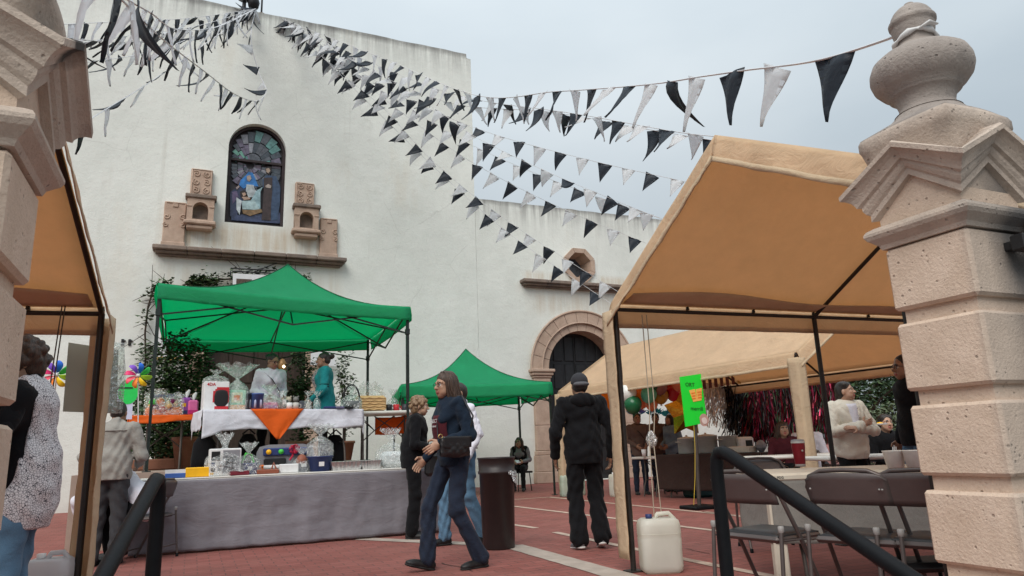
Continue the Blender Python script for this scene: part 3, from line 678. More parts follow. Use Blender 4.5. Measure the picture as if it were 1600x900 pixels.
# ------------------------------------------------------------------ gate pillars
def pillar(cx, cy, label, rot=0):
    t = thing('gate_pillar', label, 'pillar', (cx, cy, 0), 'stone pillars either side of the entrance'); W = .205; BLK_ = SOOTY if cx > 0 else PILLAR; A = lambda m: [V(cx, cy, 0)] and m
    T = Matrix.Translation((cx, cy, 0))
    zs = [(1.53, 1.83), (1.155, 1.465), (.78, 1.092), (.41, .72), (.04, .35)]
    b = MB(); b.box((-W + .035, -W + .035, 0), (W - .035, W - .035, 1.9), 0, T); b.build('core', BLK_, t)
    for z0, z1 in zs:
        b = MB(); j = lambda: rng.uniform(-.003, .003); n = 7
        lo = (-W + j(), -W + j(), z0 + j()); hi = (W + j(), W + j(), z1 + j()); b.cbox(lo, hi, .014, 0, T); b.build('stone_block', BLK_, t)
    def ring(prof, name, mat, zf=None):               # square moulding: profile of (offset, z), optional rise to a gable on each side
        K = 12; b = MB(); vs = []; n = 4 * K
        for o, z in prof:
            for s_ in range(4):
                for i in range(K):
                    u = i / K * 2 - 1; q = W + o; p = [(u * q, -q), (q, u * q), (-u * q, q), (-q, -u * q)][s_]
                    vs.append((p[0], p[1], z + (zf(abs(u)) if zf else 0)))
        fs = []
        for r in range(len(prof) - 1):
            for i in range(n): fs.append((r * n + i, r * n + (i + 1) % n, (r + 1) * n + (i + 1) % n, (r + 1) * n + i))
        b.add(vs, fs, 0, False, T); o = b.build(name, mat, t); return o
    ring([(-.03, 1.835), (.004, 1.835), (.012, 1.855), (.03, 1.872), (.045, 1.885), (.055, 1.902), (.055, 1.915), (.046, 1.93), (.02, 1.945), (0, 1.95), (-.03, 1.95)], 'necking_moulding', SOOTT if cx > 0 else PILLART)
    gable = lambda u: .165 * (1 - u)
    ring([(-.02, 1.951), (-.004, 1.951), (-.004, 2.02)], 'frieze', PILLAR, None)
    ring([(-.0042, 1.951), (-.004, 2.03)], 'frieze', PILLAR, lambda u: 0) if False else None
    b = MB()                                           # the gabled field under the cornice
    for s_ in range(4):
        M = T @ Matrix.Rotation(math.pi / 2 * s_, 4, 'Z'); q = W - .006
        b.add([(-q, -q, 2.0), (q, -q, 2.0), (q, -q, 2.05), (0, -q, 2.05 + .165), (-q, -q, 2.05)], [(0, 1, 2, 3, 4)], 0, False, M)
    b.build('gable_field', BLK_, t)
    ring([(-.006, 1.98), (.022, 1.98), (.022, 2.012), (.034, 2.02), (.044, 2.038), (.046, 2.055), (.062, 2.058), (.066, 2.07), (.078, 2.088), (.095, 2.10), (.112, 2.105), (.114, 2.128), (.10, 2.138), (-.08, 2.15)], 'gable_cornice', PILLART if cx > 0 else SPOTT, gable)
    # cap: four-sided, rising in a hollow curve to the urn
    def sq(prof, name, mat, n=32, sharp=.55):
        m = MB(); m.lathe(prof, n, 0, T, True, lambda a, z: (1 / max(abs(math.cos(a)), abs(math.sin(a)))) ** sharp); return m.build(name, mat, t)
    sq([(.0, 2.14), (.20, 2.14), (.21, 2.22), (.238, 2.325), (.245, 2.34), (.245, 2.38), (.236, 2.40), (.2, 2.405)], 'cap_slab', PILLART, 32, .84)
    m = MB()
    m.lathe([(.234, 2.40), (.23, 2.41), (.21, 2.425), (.185, 2.44), (.17, 2.455), (.16, 2.47), (.15, 2.48), (.145, 2.49)], 32, 0, T, True, lambda a, z: (1 / max(abs(math.cos(a)), abs(math.sin(a)))) ** max(0, (2.47 - z) / .08))
    m.build('cap_dome', URNS, t)
    m = MB(); m.lathe([(.15, 2.488), (.13, 2.50), (.122, 2.53), (.13, 2.56), (.14, 2.575), (.15, 2.585), (.16, 2.592), (.16, 2.605), (.19, 2.625), (.218, 2.66), (.230, 2.70), (.228, 2.735), (.212, 2.775), (.175, 2.805), (.13, 2.83), (.10, 2.845), (.085, 2.865), (.082, 2.89), (.09, 2.905)], 40, 0, T); m.build('urn', URNS, t)
    m = MB(); m.lathe([(.088, 2.903), (.095, 2.93), (.099, 2.955), (.099, 2.968), (.107, 2.975), (.109, 2.99), (.104, 3.0), (.097, 3.004), (.094, 3.02), (.08, 3.045), (.06, 3.065), (.03, 3.075), (.02, 3.082), (.022, 3.095), (.0, 3.108)], 28, 0, T); m.build('urn_knob', URNS, t)
    if rot: t.rotation_euler = (0, 0, rot)
    return t
pr_ = pillar(3.205, 2.05, 'pale stone gate pillar with urn on top beside the grey folding chairs')
pl_ = pillar(-.705, 2.41, 'soot stained stone gate pillar cropped by the left edge, next to woman in patterned vest', R(0))
for px, py in ((1440, 47),):
    p = gy(px, py, 1.98); b = MB(); b.tube([V(3.205 + .093 * math.cos(a), 2.05 + .093 * math.sin(a), 2.893 + .012 * math.sin(2 * a)) for a in [i * .35 for i in range(19)]], [.012 + .006 * math.sin(i * 2.1) for i in range(19)], 6)
    b.tube([V(3.14, 1.975, 2.90), V(3.16, 1.94, 2.915), V(3.21, 1.93, 2.91)], [.012, .02, .008], 6, flat=.4)
    b.build('tied_ribbon', simple('white_plastic_ribbon', (.7, .7, .7), .5), label='white plastic ribbon knotted round the neck of the urn', cat='ribbon')
# iron gate hinge arm on the front of the right pillar
t = thing('gate_arm', 'black iron gate bracket fixed to the front of the stone pillar', 'gate', (3.40, 1.80, 1.80))
b = MB(); b.cbox((3.20, 1.74, 1.72), (4.2, 1.80, 1.79), .006); b.cbox((3.235, 1.80, 1.735), (3.30, 1.85, 1.775), .004); b.build('bar', IRON, t)
b = MB(); b.tube([(3.40, 1.77, -.1), (3.40, 1.77, 1.98)], .022, 8); b.cbox((3.36, 1.73, 1.80), (3.44, 1.81, 1.88), .006); b.build('hinge_post', IRON, t)
b = MB()
for i in range(5): b.tube([(3.50 + i * .13, 1.77, .05), (3.50 + i * .13, 1.77, 1.72)], .012, 6)
b.build('upright', IRON, t)
# ------------------------------------------------------------------ handrails
def rail(P, dx, label, L_=1.3):
    P = V(*P); t = thing('handrail', label, 'handrail', (P.x, P.y, 0), 'black handrails of the entrance steps'); k = .49
    d = V(dx, -1, -k); path = [P + V(0, 0, -.97), P + V(0, 0, -.5), P + V(0, 0, -.085), P + V(0, 0, -.045) + d * .006, P + V(0, 0, -.018) + d * .02, P + d * .045 + V(0, 0, -.004), P + d * .08, P + d * .5, P + d * L_]
    b = MB(); b.tube(path, .0228, 14); b.build('tube', BLACKP, t)
    b = MB(); e = P + d * L_; b.tube([e, e + V(0, 0, -.99)], .0228, 12); b.build('post', BLACKP, t)
    b = MB(); b.lathe([(.07, 0), (.07, .012), (.03, .016)], 16, 0, Matrix.Translation((P.x, P.y, .0))); b.build('foot_plate', BLACKP, t)
rail((1.66, 2.008, .955), 0, 'black tubular handrail sloping down in front of the folding chairs')
rail((-.09, 2.643, .94), -.19, 'black tubular handrail sloping down in front of the grey covered table')

# ------------------------------------------------------------------ beige gable tents
TAN = fabric_sheet('tan_canopy_fabric', (.88, .70, .48), .50, (.86, .60, .37), .6)
TAN2 = fabric_sheet('tan_leg_fabric', (.76, .60, .41), .30, (.75, .5, .27), .55)
POLE = simple('black_tent_pole', (.028, .024, .022), .45, .2, .25, 12, .1, 80)
def crease(x, y, s=1.0): return mnoise.noise(V(x * 3.1, y * 3.1, s)) * .6 + mnoise.noise(V(x * 9, y * 5, s + 4)) * .3
def gable_tent(name, label, A, B, RA, RB, C, D, legs, nseg=3, sleeve=True, group='beige gable tents', flap=.19):
    """A..B far eave, RA..RB ridge, C..D near eave; A, RA, C lie on the gable end towards the plaza."""
    A, B, RA, RB, C, D = [V(*p) for p in (A, B, RA, RB, C, D)]
    ctr = (A + B + C + D) / 4; t = thing(name, label, 'tent', (ctr.x, ctr.y, 0), group)
    def slope(E0, E1, R0, R1, nm, seed, sag):
        b = MB(); n = (E1 - E0).cross(R0 - E0).normalized(); n = n if n.z > 0 else -n
        def f(u, v):
            p = E0.lerp(E1, u).lerp(R0.lerp(R1, u), v); w = math.sin(math.pi * v) * abs(math.sin(math.pi * u * nseg)) ** .7
            return p - n * (w * sag) + n * .012 * crease(u * 4, v * 3, seed) * math.sin(math.pi * min(1, v * 1.02))
        b.sheet(f, 36, 14, .003); o = b.build(nm, TAN, t); return o
    for E0, E1, R0, R1 in ((A, B, RA, RB),):               # doubled fabric along the inside of the eave
        nn = (E1 - E0).cross(R0 - E0).normalized(); nn = nn if nn.z > 0 else -nn; b = MB()
        b.sheet(lambda u, v: E0.lerp(E1, .01 + .98 * u).lerp(R0.lerp(R1, .01 + .98 * u), .02 + v * (.10 + .035 * math.sin(u * 13) * math.sin(u * 5 + 1))) - nn * (.02 + .045 * v), 40, 4, .004); b.build('inner_flap', TAN2, t)
    slope(A, B, RA, RB, 'roof_panel', 1, .035); slope(C, D, RC_(RA), RB, 'roof_panel', 2, .03)
    def valance(P, Q, nm, h, out, seed, nu=30):
        b = MB(); o_ = V(*out)
        def f(u, v):
            p = P.lerp(Q, u); k = crease(u * (Q - P).length * 1.2, v * .8, seed)
            return p + o_ * (.02 + .05 * math.sin(v * 1.5) + .022 * k * (.3 + v)) + V(0, 0, .012 * (1 - v) - h * v + .012 * k * v)
        b.sheet(f, nu, 6, .004); b.build(nm, TAN, t)
        b = MB(); b.sheet(lambda u, v: f(u, .80 + v * .205) + o_ * .004, nu, 2, .007); b.build('hem', TAN2, t)
    gz_ = (A - B); gz_.z = 0; gz_.normalize()
    ac = (A - C); ac.z = 0; ac.normalize()
    valance(A, RA, 'gable_valance', flap, gz_, 3); valance(RA, C, 'gable_valance', flap, gz_, 5)
    valance(A, B, 'eave_valance', flap, ac, 7, 40); valance(C, D, 'eave_valance', flap, -ac, 9, 40)
    valance(B, RB, 'gable_valance', flap, -gz_, 11); valance(RB, D, 'gable_valance', flap, -gz_, 13)
    # frame: eave bars, ridge bar, rafters, knees, legs
    ins = gz_ * -.01
    def bar(p, q, nm='frame_bar', w=.034): b = MB(); b.tube([p, q], w / 2, 8); return b.build(nm, POLE, t)
    dn = V(0, 0, -.045)
    bar(A + ins + dn, B - ins + dn); bar(C + ins + dn, D - ins + dn); bar(RA + ins + dn, RB - ins + dn)
    for i in range(nseg + 1):
        u = i / nseg; e = A.lerp(B, u) + ins * (1 - 2 * u) + dn; r = RA.lerp(RB, u) + ins * (1 - 2 * u) + dn; c = C.lerp(D, u) + ins * (1 - 2 * u) + dn
        bar(e, r, 'rafter', .036); bar(c, r, 'rafter', .036)
        for q, s_ in ((e, 1), (c, -1)):
            if (i, s_) in legs:
                foot = V(q.x, q.y, 0); sl_ = legs[(i, s_)]
                b = MB(); b.tube([foot, q], .022, 8); lg = b.build('leg', POLE, t)
                b = MB(); b.cbox((foot.x - .06, foot.y - .06, .0), (foot.x + .06, foot.y + .06, .01), .003); b.build('foot_plate', POLE, lg)
                if sl_:                                # fabric sleeve round the leg, open on the inside
                    b = MB(); w = .075; e1 = gz_; e2 = ac * s_
                    def f(u, v):
                        z = .10 + (q.z - .12) * v; k = .010 * crease(v * 5, u, 20 + i); a = u * 3
                        p = [e1 * w - e2 * w, e1 * w + e2 * w, -e1 * w + e2 * w]
                        g_ = p[0].lerp(p[1], min(1, a / 1.5)) if a < 1.5 else p[1].lerp(p[2], (a - 1.5) / 1.5)
                        return V(q.x, q.y, z) + g_ * (1 + .05 * math.sin(v * 9)) + (e1 + e2) * k
                    b.sheet(f, 8, 26, .004); b.build('leg_sleeve', TAN2, t)
    for u in [i / (nseg * 3) for i in range(nseg * 3 + 1)]:          # ball ties along the eave bar
        p = A.lerp(B, u) + dn + ins * (1 - 2 * u); b = MB(); b.tube([p + V(0, 0, .02), p + V(0, 0, .055)], [.018, .012], 6); b.build('tie', POLE, t)
    return t
def RC_(p): return p
RB1 = V(9.1, 3.5, 3.0)
gable_tent('beige_tent', 'big beige gable tent with brown inside over the folding chairs', (3.183, 4.955, 2.12), (10.0, 4.955, 2.20), (3.183, 3.50, 3.0), (10.0, 3.5, 3.0), (3.2, 2.34, 2.37), (10.0, 2.2, 2.3),
           {(0, 1): True, (1, 1): False, (0, -1): False, (3, 1): False, (3, -1): False}, 3)
tl = V(-.632, 5.70, 2.06); gdv = V(-.13, -1, .6); L2 = lambda p, q=5.5: p + V(-q, q * .13, 0)
RA2 = tl + gdv * 1.5; C2 = RA2 + V(-.13, -1, -.6) * 1.4
gable_tent('beige_tent', 'beige gable tent behind the left stone pillar, above the woman in patterned vest', tl, L2(tl), RA2, L2(RA2), C2, L2(C2), {(0, 1): True, (4, 1): False}, 4)
a, c_ = V(6.75, 12.75, 2.06), V(7.27, 6.98, 2.06); w3 = V(3.0, .27, 0); up9 = V(0, 0, .95)
# ridge runs away from the street: the near gable end faces the gate
gable_tent('beige_tent', 'farther beige tent over the food tables, its pale outer slope facing the plaza', c_, a, c_ + w3 * .5 + up9, a + w3 * .5 + up9, c_ + w3, a + w3,
           {(0, 1): True, (3, 1): True, (0, -1): False, (3, -1): False}, 3)

# ------------------------------------------------------------------ green pop-up tents
GREEN = fabric_sheet('green_canopy_fabric', (.045, .43, .225), .58, (.002, .80, .45), .55)
STEEL = simple('dark_tent_steel', (.03, .04, .038), .4, .5, .25, 14, .05, 80)
def popup(label, P, apex, vh, legs_to, lean=1.0):
    P = [V(*p) for p in P]; apex = V(*apex); ctr = sum(P, Vector()) / 4; t = thing('green_tent', label, 'tent', (ctr.x, ctr.y, 0), 'green pop-up tents')
    for s_ in range(4):
        p, q = P[s_], P[(s_ + 1) % 4]; b = MB()
        def f(u, v):
            e = p.lerp(q, u); base = e.lerp(apex, v); ridge = abs(2 * u - 1)
            z = e.z + (apex.z - e.z) * (.27 * v + .73 * v ** 2.5)               # hollow, tent-like rise
            z -= .05 * math.sin(math.pi * v) * (1 - ridge ** 2) * (1 - v); z -= .03 * (1 - ridge ** 2) * (1 - v) ** 3
            base.z = z + .012 * crease(u * 3 + s_, v * 3, 3); return base
        b.sheet(f, 24, 16, .003); b.build('roof_panel', GREEN, t)
        out = (q - p).cross(V(0, 0, 1)).normalized(); out = out if out.dot((p + q) / 2 - ctr) > 0 else -out
        b = MB()
        def g(u, v):
            e = p.lerp(q, u); e.z -= .03 * (1 - (2 * u - 1) ** 2); k = crease(u * 5 + s_, v, 8)
            return e + out * (.012 + .02 * math.sin(v * 2) + .014 * k * v) + V(0, 0, .004 - vh * v + .008 * k * v)
        b.sheet(g, 30, 5, .003); b.build('valance', GREEN, t)
        b = MB(); b.tube([p.lerp(apex, v / 14) + V(0, 0, -(p.lerp(apex, v / 14).z) + p.z + (apex.z - p.z) * (.27 * v / 14 + .73 * (v / 14) ** 2.5) + .004) for v in range(15)], .007, 5); b.build('seam', simple('dark_green_seam', (.012, .11, .05), .8), t)
    ins = [(p - ctr).normalized() * -.04 + p for p in P]
    for p, zf in zip(ins, legs_to):
        b = MB(); b.bar(V(p.x, p.y, zf + .9), V(p.x, p.y, p.z - .02), .042); lg = b.build('leg', STEEL, t)
        b = MB(); b.bar(V(p.x, p.y, zf), V(p.x, p.y, zf + .95), .034); b.cbox((p.x - .05, p.y - .05, zf), (p.x + .05, p.y + .05, zf + .012), .003); b.build('lower_leg', STEEL, lg)
        b = MB(); b.cbox((p.x - .032, p.y - .032, p.z - .42), (p.x + .032, p.y + .032, p.z - .33), .006); b.build('slider', STEEL, lg)
    top = lambda p: p + V(0, 0, -.06)
    low = lambda p: p + V(0, 0, -.40)
    for s_ in range(4):
        p, q = ins[s_], ins[(s_ + 1) % 4]; m = (p + q) / 2
        for a_, c__ in ((top(p), low(m)), (low(p), top(m)), (top(q), low(m)), (low(q), top(m))):
            b = MB(); b.bar(a_, c__, .02); b.build('truss_bar', STEEL, t)
    ca = V(apex.x, apex.y, apex.z - .75)
    b = MB(); b.bar(ca, V(apex.x, apex.y, apex.z - .03), .035); b.build('centre_post', STEEL, t)
    for s_ in range(4):
        m = (ins[s_] + ins[(s_ + 1) % 4]) / 2
        for z0, z1 in ((-.40, .30), (-.06, .02)):
            b = MB(); b.bar(m + V(0, 0, z0), ca + V(0, 0, z1), .02); b.build('truss_bar', STEEL, t)
    return t
c4 = [gz(247, 443, 3.22), gz(640, 480, 3.12), gz(577, 530, 3.12), gz(262, 531, 3.16)]
popup('large bright green pop-up tent with open scissor frame above the gift stall', [tuple(p) for p in c4], tuple(gy(450, 413, (c4[0].y + c4[2].y) / 2)), .21, [PZ] * 4)
s_a, s_b = gz(627, 601, 2.3), gz(861, 597, 2.3); pd = (s_b - s_a).normalized(); pn = V(-pd.y, pd.x, 0) * 2.9
ap = (s_a + s_b + pn) / 2
apx = min((gy(717, 545, ap.y + 0) for _ in (0,)), key=lambda p: p.x)
popup('smaller green pop-up tent farther back, right of the gift stall', [tuple(s_a), tuple(s_b), tuple(s_b + pn), tuple(s_a + pn)], (ap.x, ap.y, apx.z), .27, [0, 0, 0, 0])
# ------------------------------------------------------------------ people
def skin_mat(name, c):
    g = G(name); f = g.noise(18, 4, .6); g.col(g.ramp(f, [(.3, tuple(x * .86 for x in c)), (.7, tuple(min(1, x * 1.1) for x in c))]))
    g.set(.5, 0, .4); g.b.inputs['Subsurface Weight'].default_value = .08; g.b.inputs['Subsurface Radius'].default_value = (.01, .004, .002); return g.m
SKIN = [skin_mat('skin_light_brown', (.42, .245, .165)), skin_mat('skin_brown', (.33, .18, .115)), skin_mat('skin_tan', (.46, .28, .195))]
LIP = simple('lip', (.33, .11, .09), .45); EYEM = simple('eye', (.03, .02, .016), .2); EYEW = simple('eye_white', (.55, .5, .46), .3)
def hair_mat(name, c, c2):
    g = G(name); f = g.noise(60, 4, .65, (1.4, 1.4, .18)); g.col(g.ramp(f, [(.32, c), (.68, c2)])); g.bump(g.noise(130, 3, .6, (1.4, 1.4, .12)), .7, .008); MATS[name] = g.set(.42, 0, .45); return g.m
HBLACK = hair_mat('black_hair', (.010, .008, .007), (.035, .026, .022)); HBROWN = hair_mat('dark_brown_hair', (.020, .011, .007), (.085, .045, .028)); HGOLD = hair_mat('curly_ash_blond_hair', (.085, .05, .027), (.36, .23, .13))
SHOEB = simple('black_shoe_leather', (.014, .014, .015), .5, 0, .3, 30, .2, 120); SOLE = simple('dark_sole', (.02, .02, .02), .8); SOLEW = simple('white_sole', (.66, .65, .63), .7)
BLACKC = cloth('black_cloth', (.0055, .0055, .007), .15, .4); NAVY = cloth('navy_fleece', (.009, .018, .034), .2, .5); DENIM = cloth('mid_blue_denim', (.10, .19, .29), .35, .45); DENIMD = cloth('dark_blue_denim', (.019, .027, .048), .35, .45)
WHITEC = cloth('white_shirt_cloth', (.68, .67, .74), .1, .5); CREAM = cloth('cream_knit', (.66, .62, .53), .25, .5); TEAL = cloth('teal_knit', (.012, .19, .20), .25, .5); BEIGEC = cloth('stone_grey_jacket', (.30, .285, .26), .2, .5)
GREYC = cloth('charcoal_cloth', (.05, .05, .055), .2, .4); TAUPE = cloth('taupe_jumper', (.14, .095, .08), .2, .4); BLUEJ = cloth('pale_denim_jacket', (.16, .22, .29), .3, .4); GREYK = cloth('grey_sleeve', (.20, .19, .20), .2, .4); MAROON = cloth('maroon_knit', (.07, .012, .018), .2, .4)
def m_print():
    g = G('animal_print_quilting'); vo = g.n('ShaderNodeTexVoronoi'); vo.feature = 'DISTANCE_TO_EDGE'; vo.inputs['Scale'].default_value = 95; g.l(g.tc.outputs['Object'], vo.inputs['Vector'])
    n = g.noise(40, 2, .5); f = g.math('ADD', vo.outputs['Distance'], g.math('MULTIPLY', n, .10)); g.col(g.ramp(f, [(.085, (.035, .035, .05)), (.13, (.72, .70, .72))])); g.bump(g.noise(8, 4, .6), .4, .02); return g.set(.85, 0, .2)
PRINT = m_print()
def m_floral():
    g = G('floral_blouse'); f = g.noise(45, 3, .6); g.col(g.ramp(f, [(.42, (.03, .04, .06)), (.5, (.55, .52, .5)), (.6, (.16, .10, .12))])); return g.set(.8)
FLORAL = m_floral()
def rotz(p, a): c, s = math.cos(a), math.sin(a); return np.array([p[0] * c - p[1] * s, p[0] * s + p[1] * c, p[2]])
def rotm(yaw, pitch, roll=0):                          # head turn (left positive), nod (down positive), tilt
    return np.array((Matrix.Rotation(yaw, 3, 'Z') @ Matrix.Rotation(-pitch, 3, 'X') @ Matrix.Rotation(roll, 3, 'Y')))
JD = dict(pelvis=(0, 0, .95), waist=(0, .0, 1.09), chest=(0, .005, 1.28), neck=(0, -.015, 1.435), head=(0, .03, 1.575),
          shL=(-.175, -.012, 1.395), shR=(.175, -.012, 1.395), elL=(-.225, -.04, 1.12), elR=(.225, -.04, 1.12), wrL=(-.235, .05, .885), wrR=(.235, .05, .885),
          hpL=(-.088, 0, .92), hpR=(.088, 0, .92), knL=(-.098, .025, .50), knR=(.098, .025, .50), anL=(-.10, -.02, .085), anR=(.10, -.02, .085))
def hand_prims(w, d, pn, side, s, curl=.5, spread=.05):
    """palm, four bent fingers of different lengths, and a thumb from the side of the palm. d: finger direction, pn: palm normal."""
    d = np.array(d, float); d /= np.linalg.norm(d); pn = np.array(pn, float); pn = pn - d * (pn @ d); pn /= np.linalg.norm(pn); x = np.cross(d, pn) * side
    P = []; Rm = np.stack([x, d, pn], 1)
    P.append(ell(w + d * .045 * s, (.040 * s, .052 * s, .016 * s), .012, 0, Rm)); P.append(cap(w - d * .03 * s, w + d * .02 * s, .027 * s, .026 * s, .02))
    for i, (off, ln) in enumerate(((.030, .074), (.010, .082), (-.010, .076), (-.029, .060))):
        b = w + x * off * s + d * .088 * s; q = b; dr = d + x * off * spread * 10; dr /= np.linalg.norm(dr); cu = curl * (1 + .12 * i)
        for j, fr in enumerate((.44, .32, .24)):
            a = cu * (j * .75 + .35); v = dr * math.cos(a) + pn * math.sin(a); e = q + v * ln * fr * s
            P.append(cap(q, e, (.0095 - .0012 * j) * s, (.0088 - .0012 * j) * s, .004)); q = e
    b = w + x * .034 * s + d * .022 * s; v = d * .62 + x * .70 + pn * .35; v /= np.linalg.norm(v); m = b + v * .038 * s; v2 = d * .9 + x * .22 + pn * .35; v2 /= np.linalg.norm(v2)
    P.append(cap(b, m, .013 * s, .011 * s, .010)); P.append(cap(m, m + v2 * .03 * s, .0105 * s, .0085 * s, .004)); return P
def face_prims(hc, Rh, s, age=0, brow=True, fem=True):
    T = lambda x, y, z: hc + Rh @ (np.array([x, y, z]) * s)
    e = lambda p, r, k=.012, m=0: ell(T(*p), np.array(r) * s, k * s, m, Rh)
    P = [e((0, -.012, .028), (.074, .092, .088)), e((0, .026, -.03), (.060, .068, .085), .03), e((0, .056, -.092), (.028, .026, .022), .03), e((-.036, .048, -.06), (.026, .032, .03), .03), e((.036, .048, -.06), (.026, .032, .03), .03),
         e((-.034, .070, -.022), (.022, .018, .018), .02), e((.034, .070, -.022), (.022, .018, .018), .02),
         cap(T(0, .086, .008), T(0, .110, -.026), .0085 * s, .0125 * s, .012 * s), e((-.011, .100, -.030), (.009, .010, .007), .006), e((.011, .100, -.030), (.009, .010, .007), .006),
         cap(T(-.048, .072, .022), T(-.012, .085, .022), .010 * s, .010 * s, .012 * s), cap(T(.012, .085, .022), T(.048, .072, .022), .010 * s, .010 * s, .012 * s),
         e((0, .093, -.057), (.020, .009, .0055), .004, 1), e((0, .091, -.067), (.018, .010, .0065), .004, 1),
         e((-.074, -.004, -.012), (.010, .019, .031), .006), e((.074, -.004, -.012), (.010, .019, .031), .006),
         e((-.030, .078, .003), (.0115, .008, .0062), .002, 3), e((.030, .078, .003), (.0115, .008, .0062), .002, 3), e((-.030, .0845, .002), (.0062, .0058, .0060), .001, 2), e((.030, .0845, .002), (.0062, .0058, .0060), .001, 2)]
    if brow: P += [cap(T(-.047, .080, .023), T(-.015, .094, .027), .0042 * s, .005 * s, .002, 4), cap(T(.015, .094, .027), T(.047, .080, .023), .005 * s, .0042 * s, .002, 4)]
    return P
def person(label, at, front, H=1.65, J=None, lean=0.0, group=None, skin=0, hair='short', hmat=None, top=BLACKC, bottom=BLACKC, shoe=SHOEB, sole=SOLE, head=(0, 0, 0), hands=('rest', 'rest'), fat=1.0, belly=0.0, bust=0.0, flare=.0,
           hem=.80, sleeve=1.0, collar=None, lod=1.0, fold=.0035, undershirt=None, sit=False, show_feet=True, topfat=1.0, face=True, hands_on=True, extra=None, legs_on=True, name='person', curl=.55, shoulders=1.0, cat='person', hfold=None):
    fold = fold * 1.5
    """at: ground point under the pelvis; front: compass direction (degrees from +Y, clockwise) the body faces."""
    at = V(*at); t = thing(name, label, cat, at, group); s = H / 1.70; a = -R(front)
    D = dict(JD)
    if sit:
        D.update(pelvis=(0, 0, .54), waist=(0, .0, .67), chest=(0, .02, .87), neck=(0, .01, 1.025), head=(0, .05, 1.165), shL=(-.175, .01, .985), shR=(.175, .01, .985), elL=(-.23, .03, .73), elR=(.23, .03, .73), wrL=(-.13, .24, .63), wrR=(.13, .24, .63),
                 hpL=(-.09, .02, .53), hpR=(.09, .02, .53), knL=(-.11, .44, .53), knR=(.11, .44, .53), anL=(-.11, .40, .085), anR=(.11, .40, .085))
    if lean:
        pz = D['pelvis'][2]; cl, sl_ = math.cos(lean), math.sin(lean)
        for k in ('waist', 'chest', 'neck', 'head', 'shL', 'shR', 'elL', 'elR', 'wrL', 'wrR'):
            x, y, z = D[k]; f = .6 if k == 'waist' else 1; cl, sl_ = math.cos(lean * f), math.sin(lean * f); D[k] = (x, y * cl + (z - pz) * sl_, pz + (z - pz) * cl - y * sl_)
    for k in ('shL', 'shR'): D[k] = (D[k][0] * shoulders, *D[k][1:])
    if J: D.update(J)
    P = {k: rotz(np.array(v, float) * s, a) for k, v in D.items()}
    f3 = rotz((0, 1, 0), a); r3 = rotz((1, 0, 0), a); Rb = np.stack([r3, f3, np.array([0, 0, 1.0])], 1)
    hy, hp_, hr = head; Rh = Rb @ rotm(R(hy), R(hp_), R(hr)); hc = P['head']; hv = 5.5e-3 * lod; bv = 10e-3 * lod; hm = hmat or HBLACK; sk = SKIN[skin]
    up = P['neck'] - P['chest']; up = up / np.linalg.norm(up)
    # ---- body: one mesh (head and neck, arms, hands, trunk and legs)
    segs = []
    neck = [cap(P['neck'] - up * .05 * s, hc - Rh @ np.array([0, .025, .07]) * s, .058 * s, .050 * s, .03)]
    if face: segs.append(surf(face_prims(hc, Rh, s) + neck, hv))
    else: segs.append(surf([ell(hc, np.array((.076, .094, .115)) * s, .02, 0, Rh)] + neck, hv * 1.3))
    core = [cap(P['neck'] - up * .07 * s, P['chest'], .055 * s, .07 * s, .04), cap(P['chest'], P['waist'], .07 * s, .07 * s, .04), cap(P['waist'], P['pelvis'], .07 * s, .08 * s, .04)]
    for q in 'LR':
        core += [cap(P['sh' + q], P['el' + q], .042 * s, .036 * s, .03), cap(P['el' + q], P['wr' + q], .034 * s, .024 * s, .01), cap(P['neck'] - up * .06 * s, P['sh' + q], .04 * s, .036 * s, .03), cap(P['hp' + q], P['kn' + q], .065 * s, .048 * s, .04), cap(P['kn' + q], P['an' + q], .046 * s, .032 * s, .01)]
    segs.append(surf(core, bv * 1.5))
    if hands_on:
        for q, sg, hd in (('L', -1, hands[0]), ('R', 1, hands[1])):
            if hd is None: continue
            fo = P['wr' + q] - P['el' + q]; fo = fo / np.linalg.norm(fo)
            if hd == 'rest': d, pn = fo + np.array([0, 0, -.15]), -sg * r3 * 1.0 + f3 * .1
            else: d, pn = Rb @ np.array(hd[0], float), Rb @ np.array(hd[1], float)
            side = sg if True else 1
            d_ = np.array(d) / np.linalg.norm(d); pn_ = np.array(pn) - d_ * (np.array(pn) @ d_); x_ = np.cross(d_, pn_)
            side = 1 if (x_ @ f3) >= 0 else -1
            if hd != 'rest' and len(hd) > 2: side *= hd[2]
            segs.append(surf(hand_prims(P['wr' + q], d, pn, side, s, curl), 4.2e-3 * min(lod, 1.25)))
    for i in range(len(segs)):
        if i and face: pass
    sdf_obj('body', segs, [sk, LIP, EYEM, EYEW, hm], t)
    # ---- trousers
    rr = lambda v: v * s * fat
    if legs_on:
        tr = [ell((P['hpL'] + P['hpR']) / 2 + np.array([0, 0, .03 * s]), np.array((.165 * fat, .118 * fat + belly * .3, .13)) * s, .05, 0, Rb)]
        for q in 'LR':
            tr += [cap(P['hp' + q], P['kn' + q], rr(.088), rr(.066), .03), cap(P['kn' + q], P['an' + q] + np.array([0, 0, .005]), rr(.064), rr(.050 + flare), .03)]
        cl = [] if sit else [(0, 0, 1, (P['waist'][2] + .02 * s))]
        m = surf(tr, bv, cl, fold if hfold is None else hfold, (), 3); sdf_obj('trousers', [m], [bottom], t)
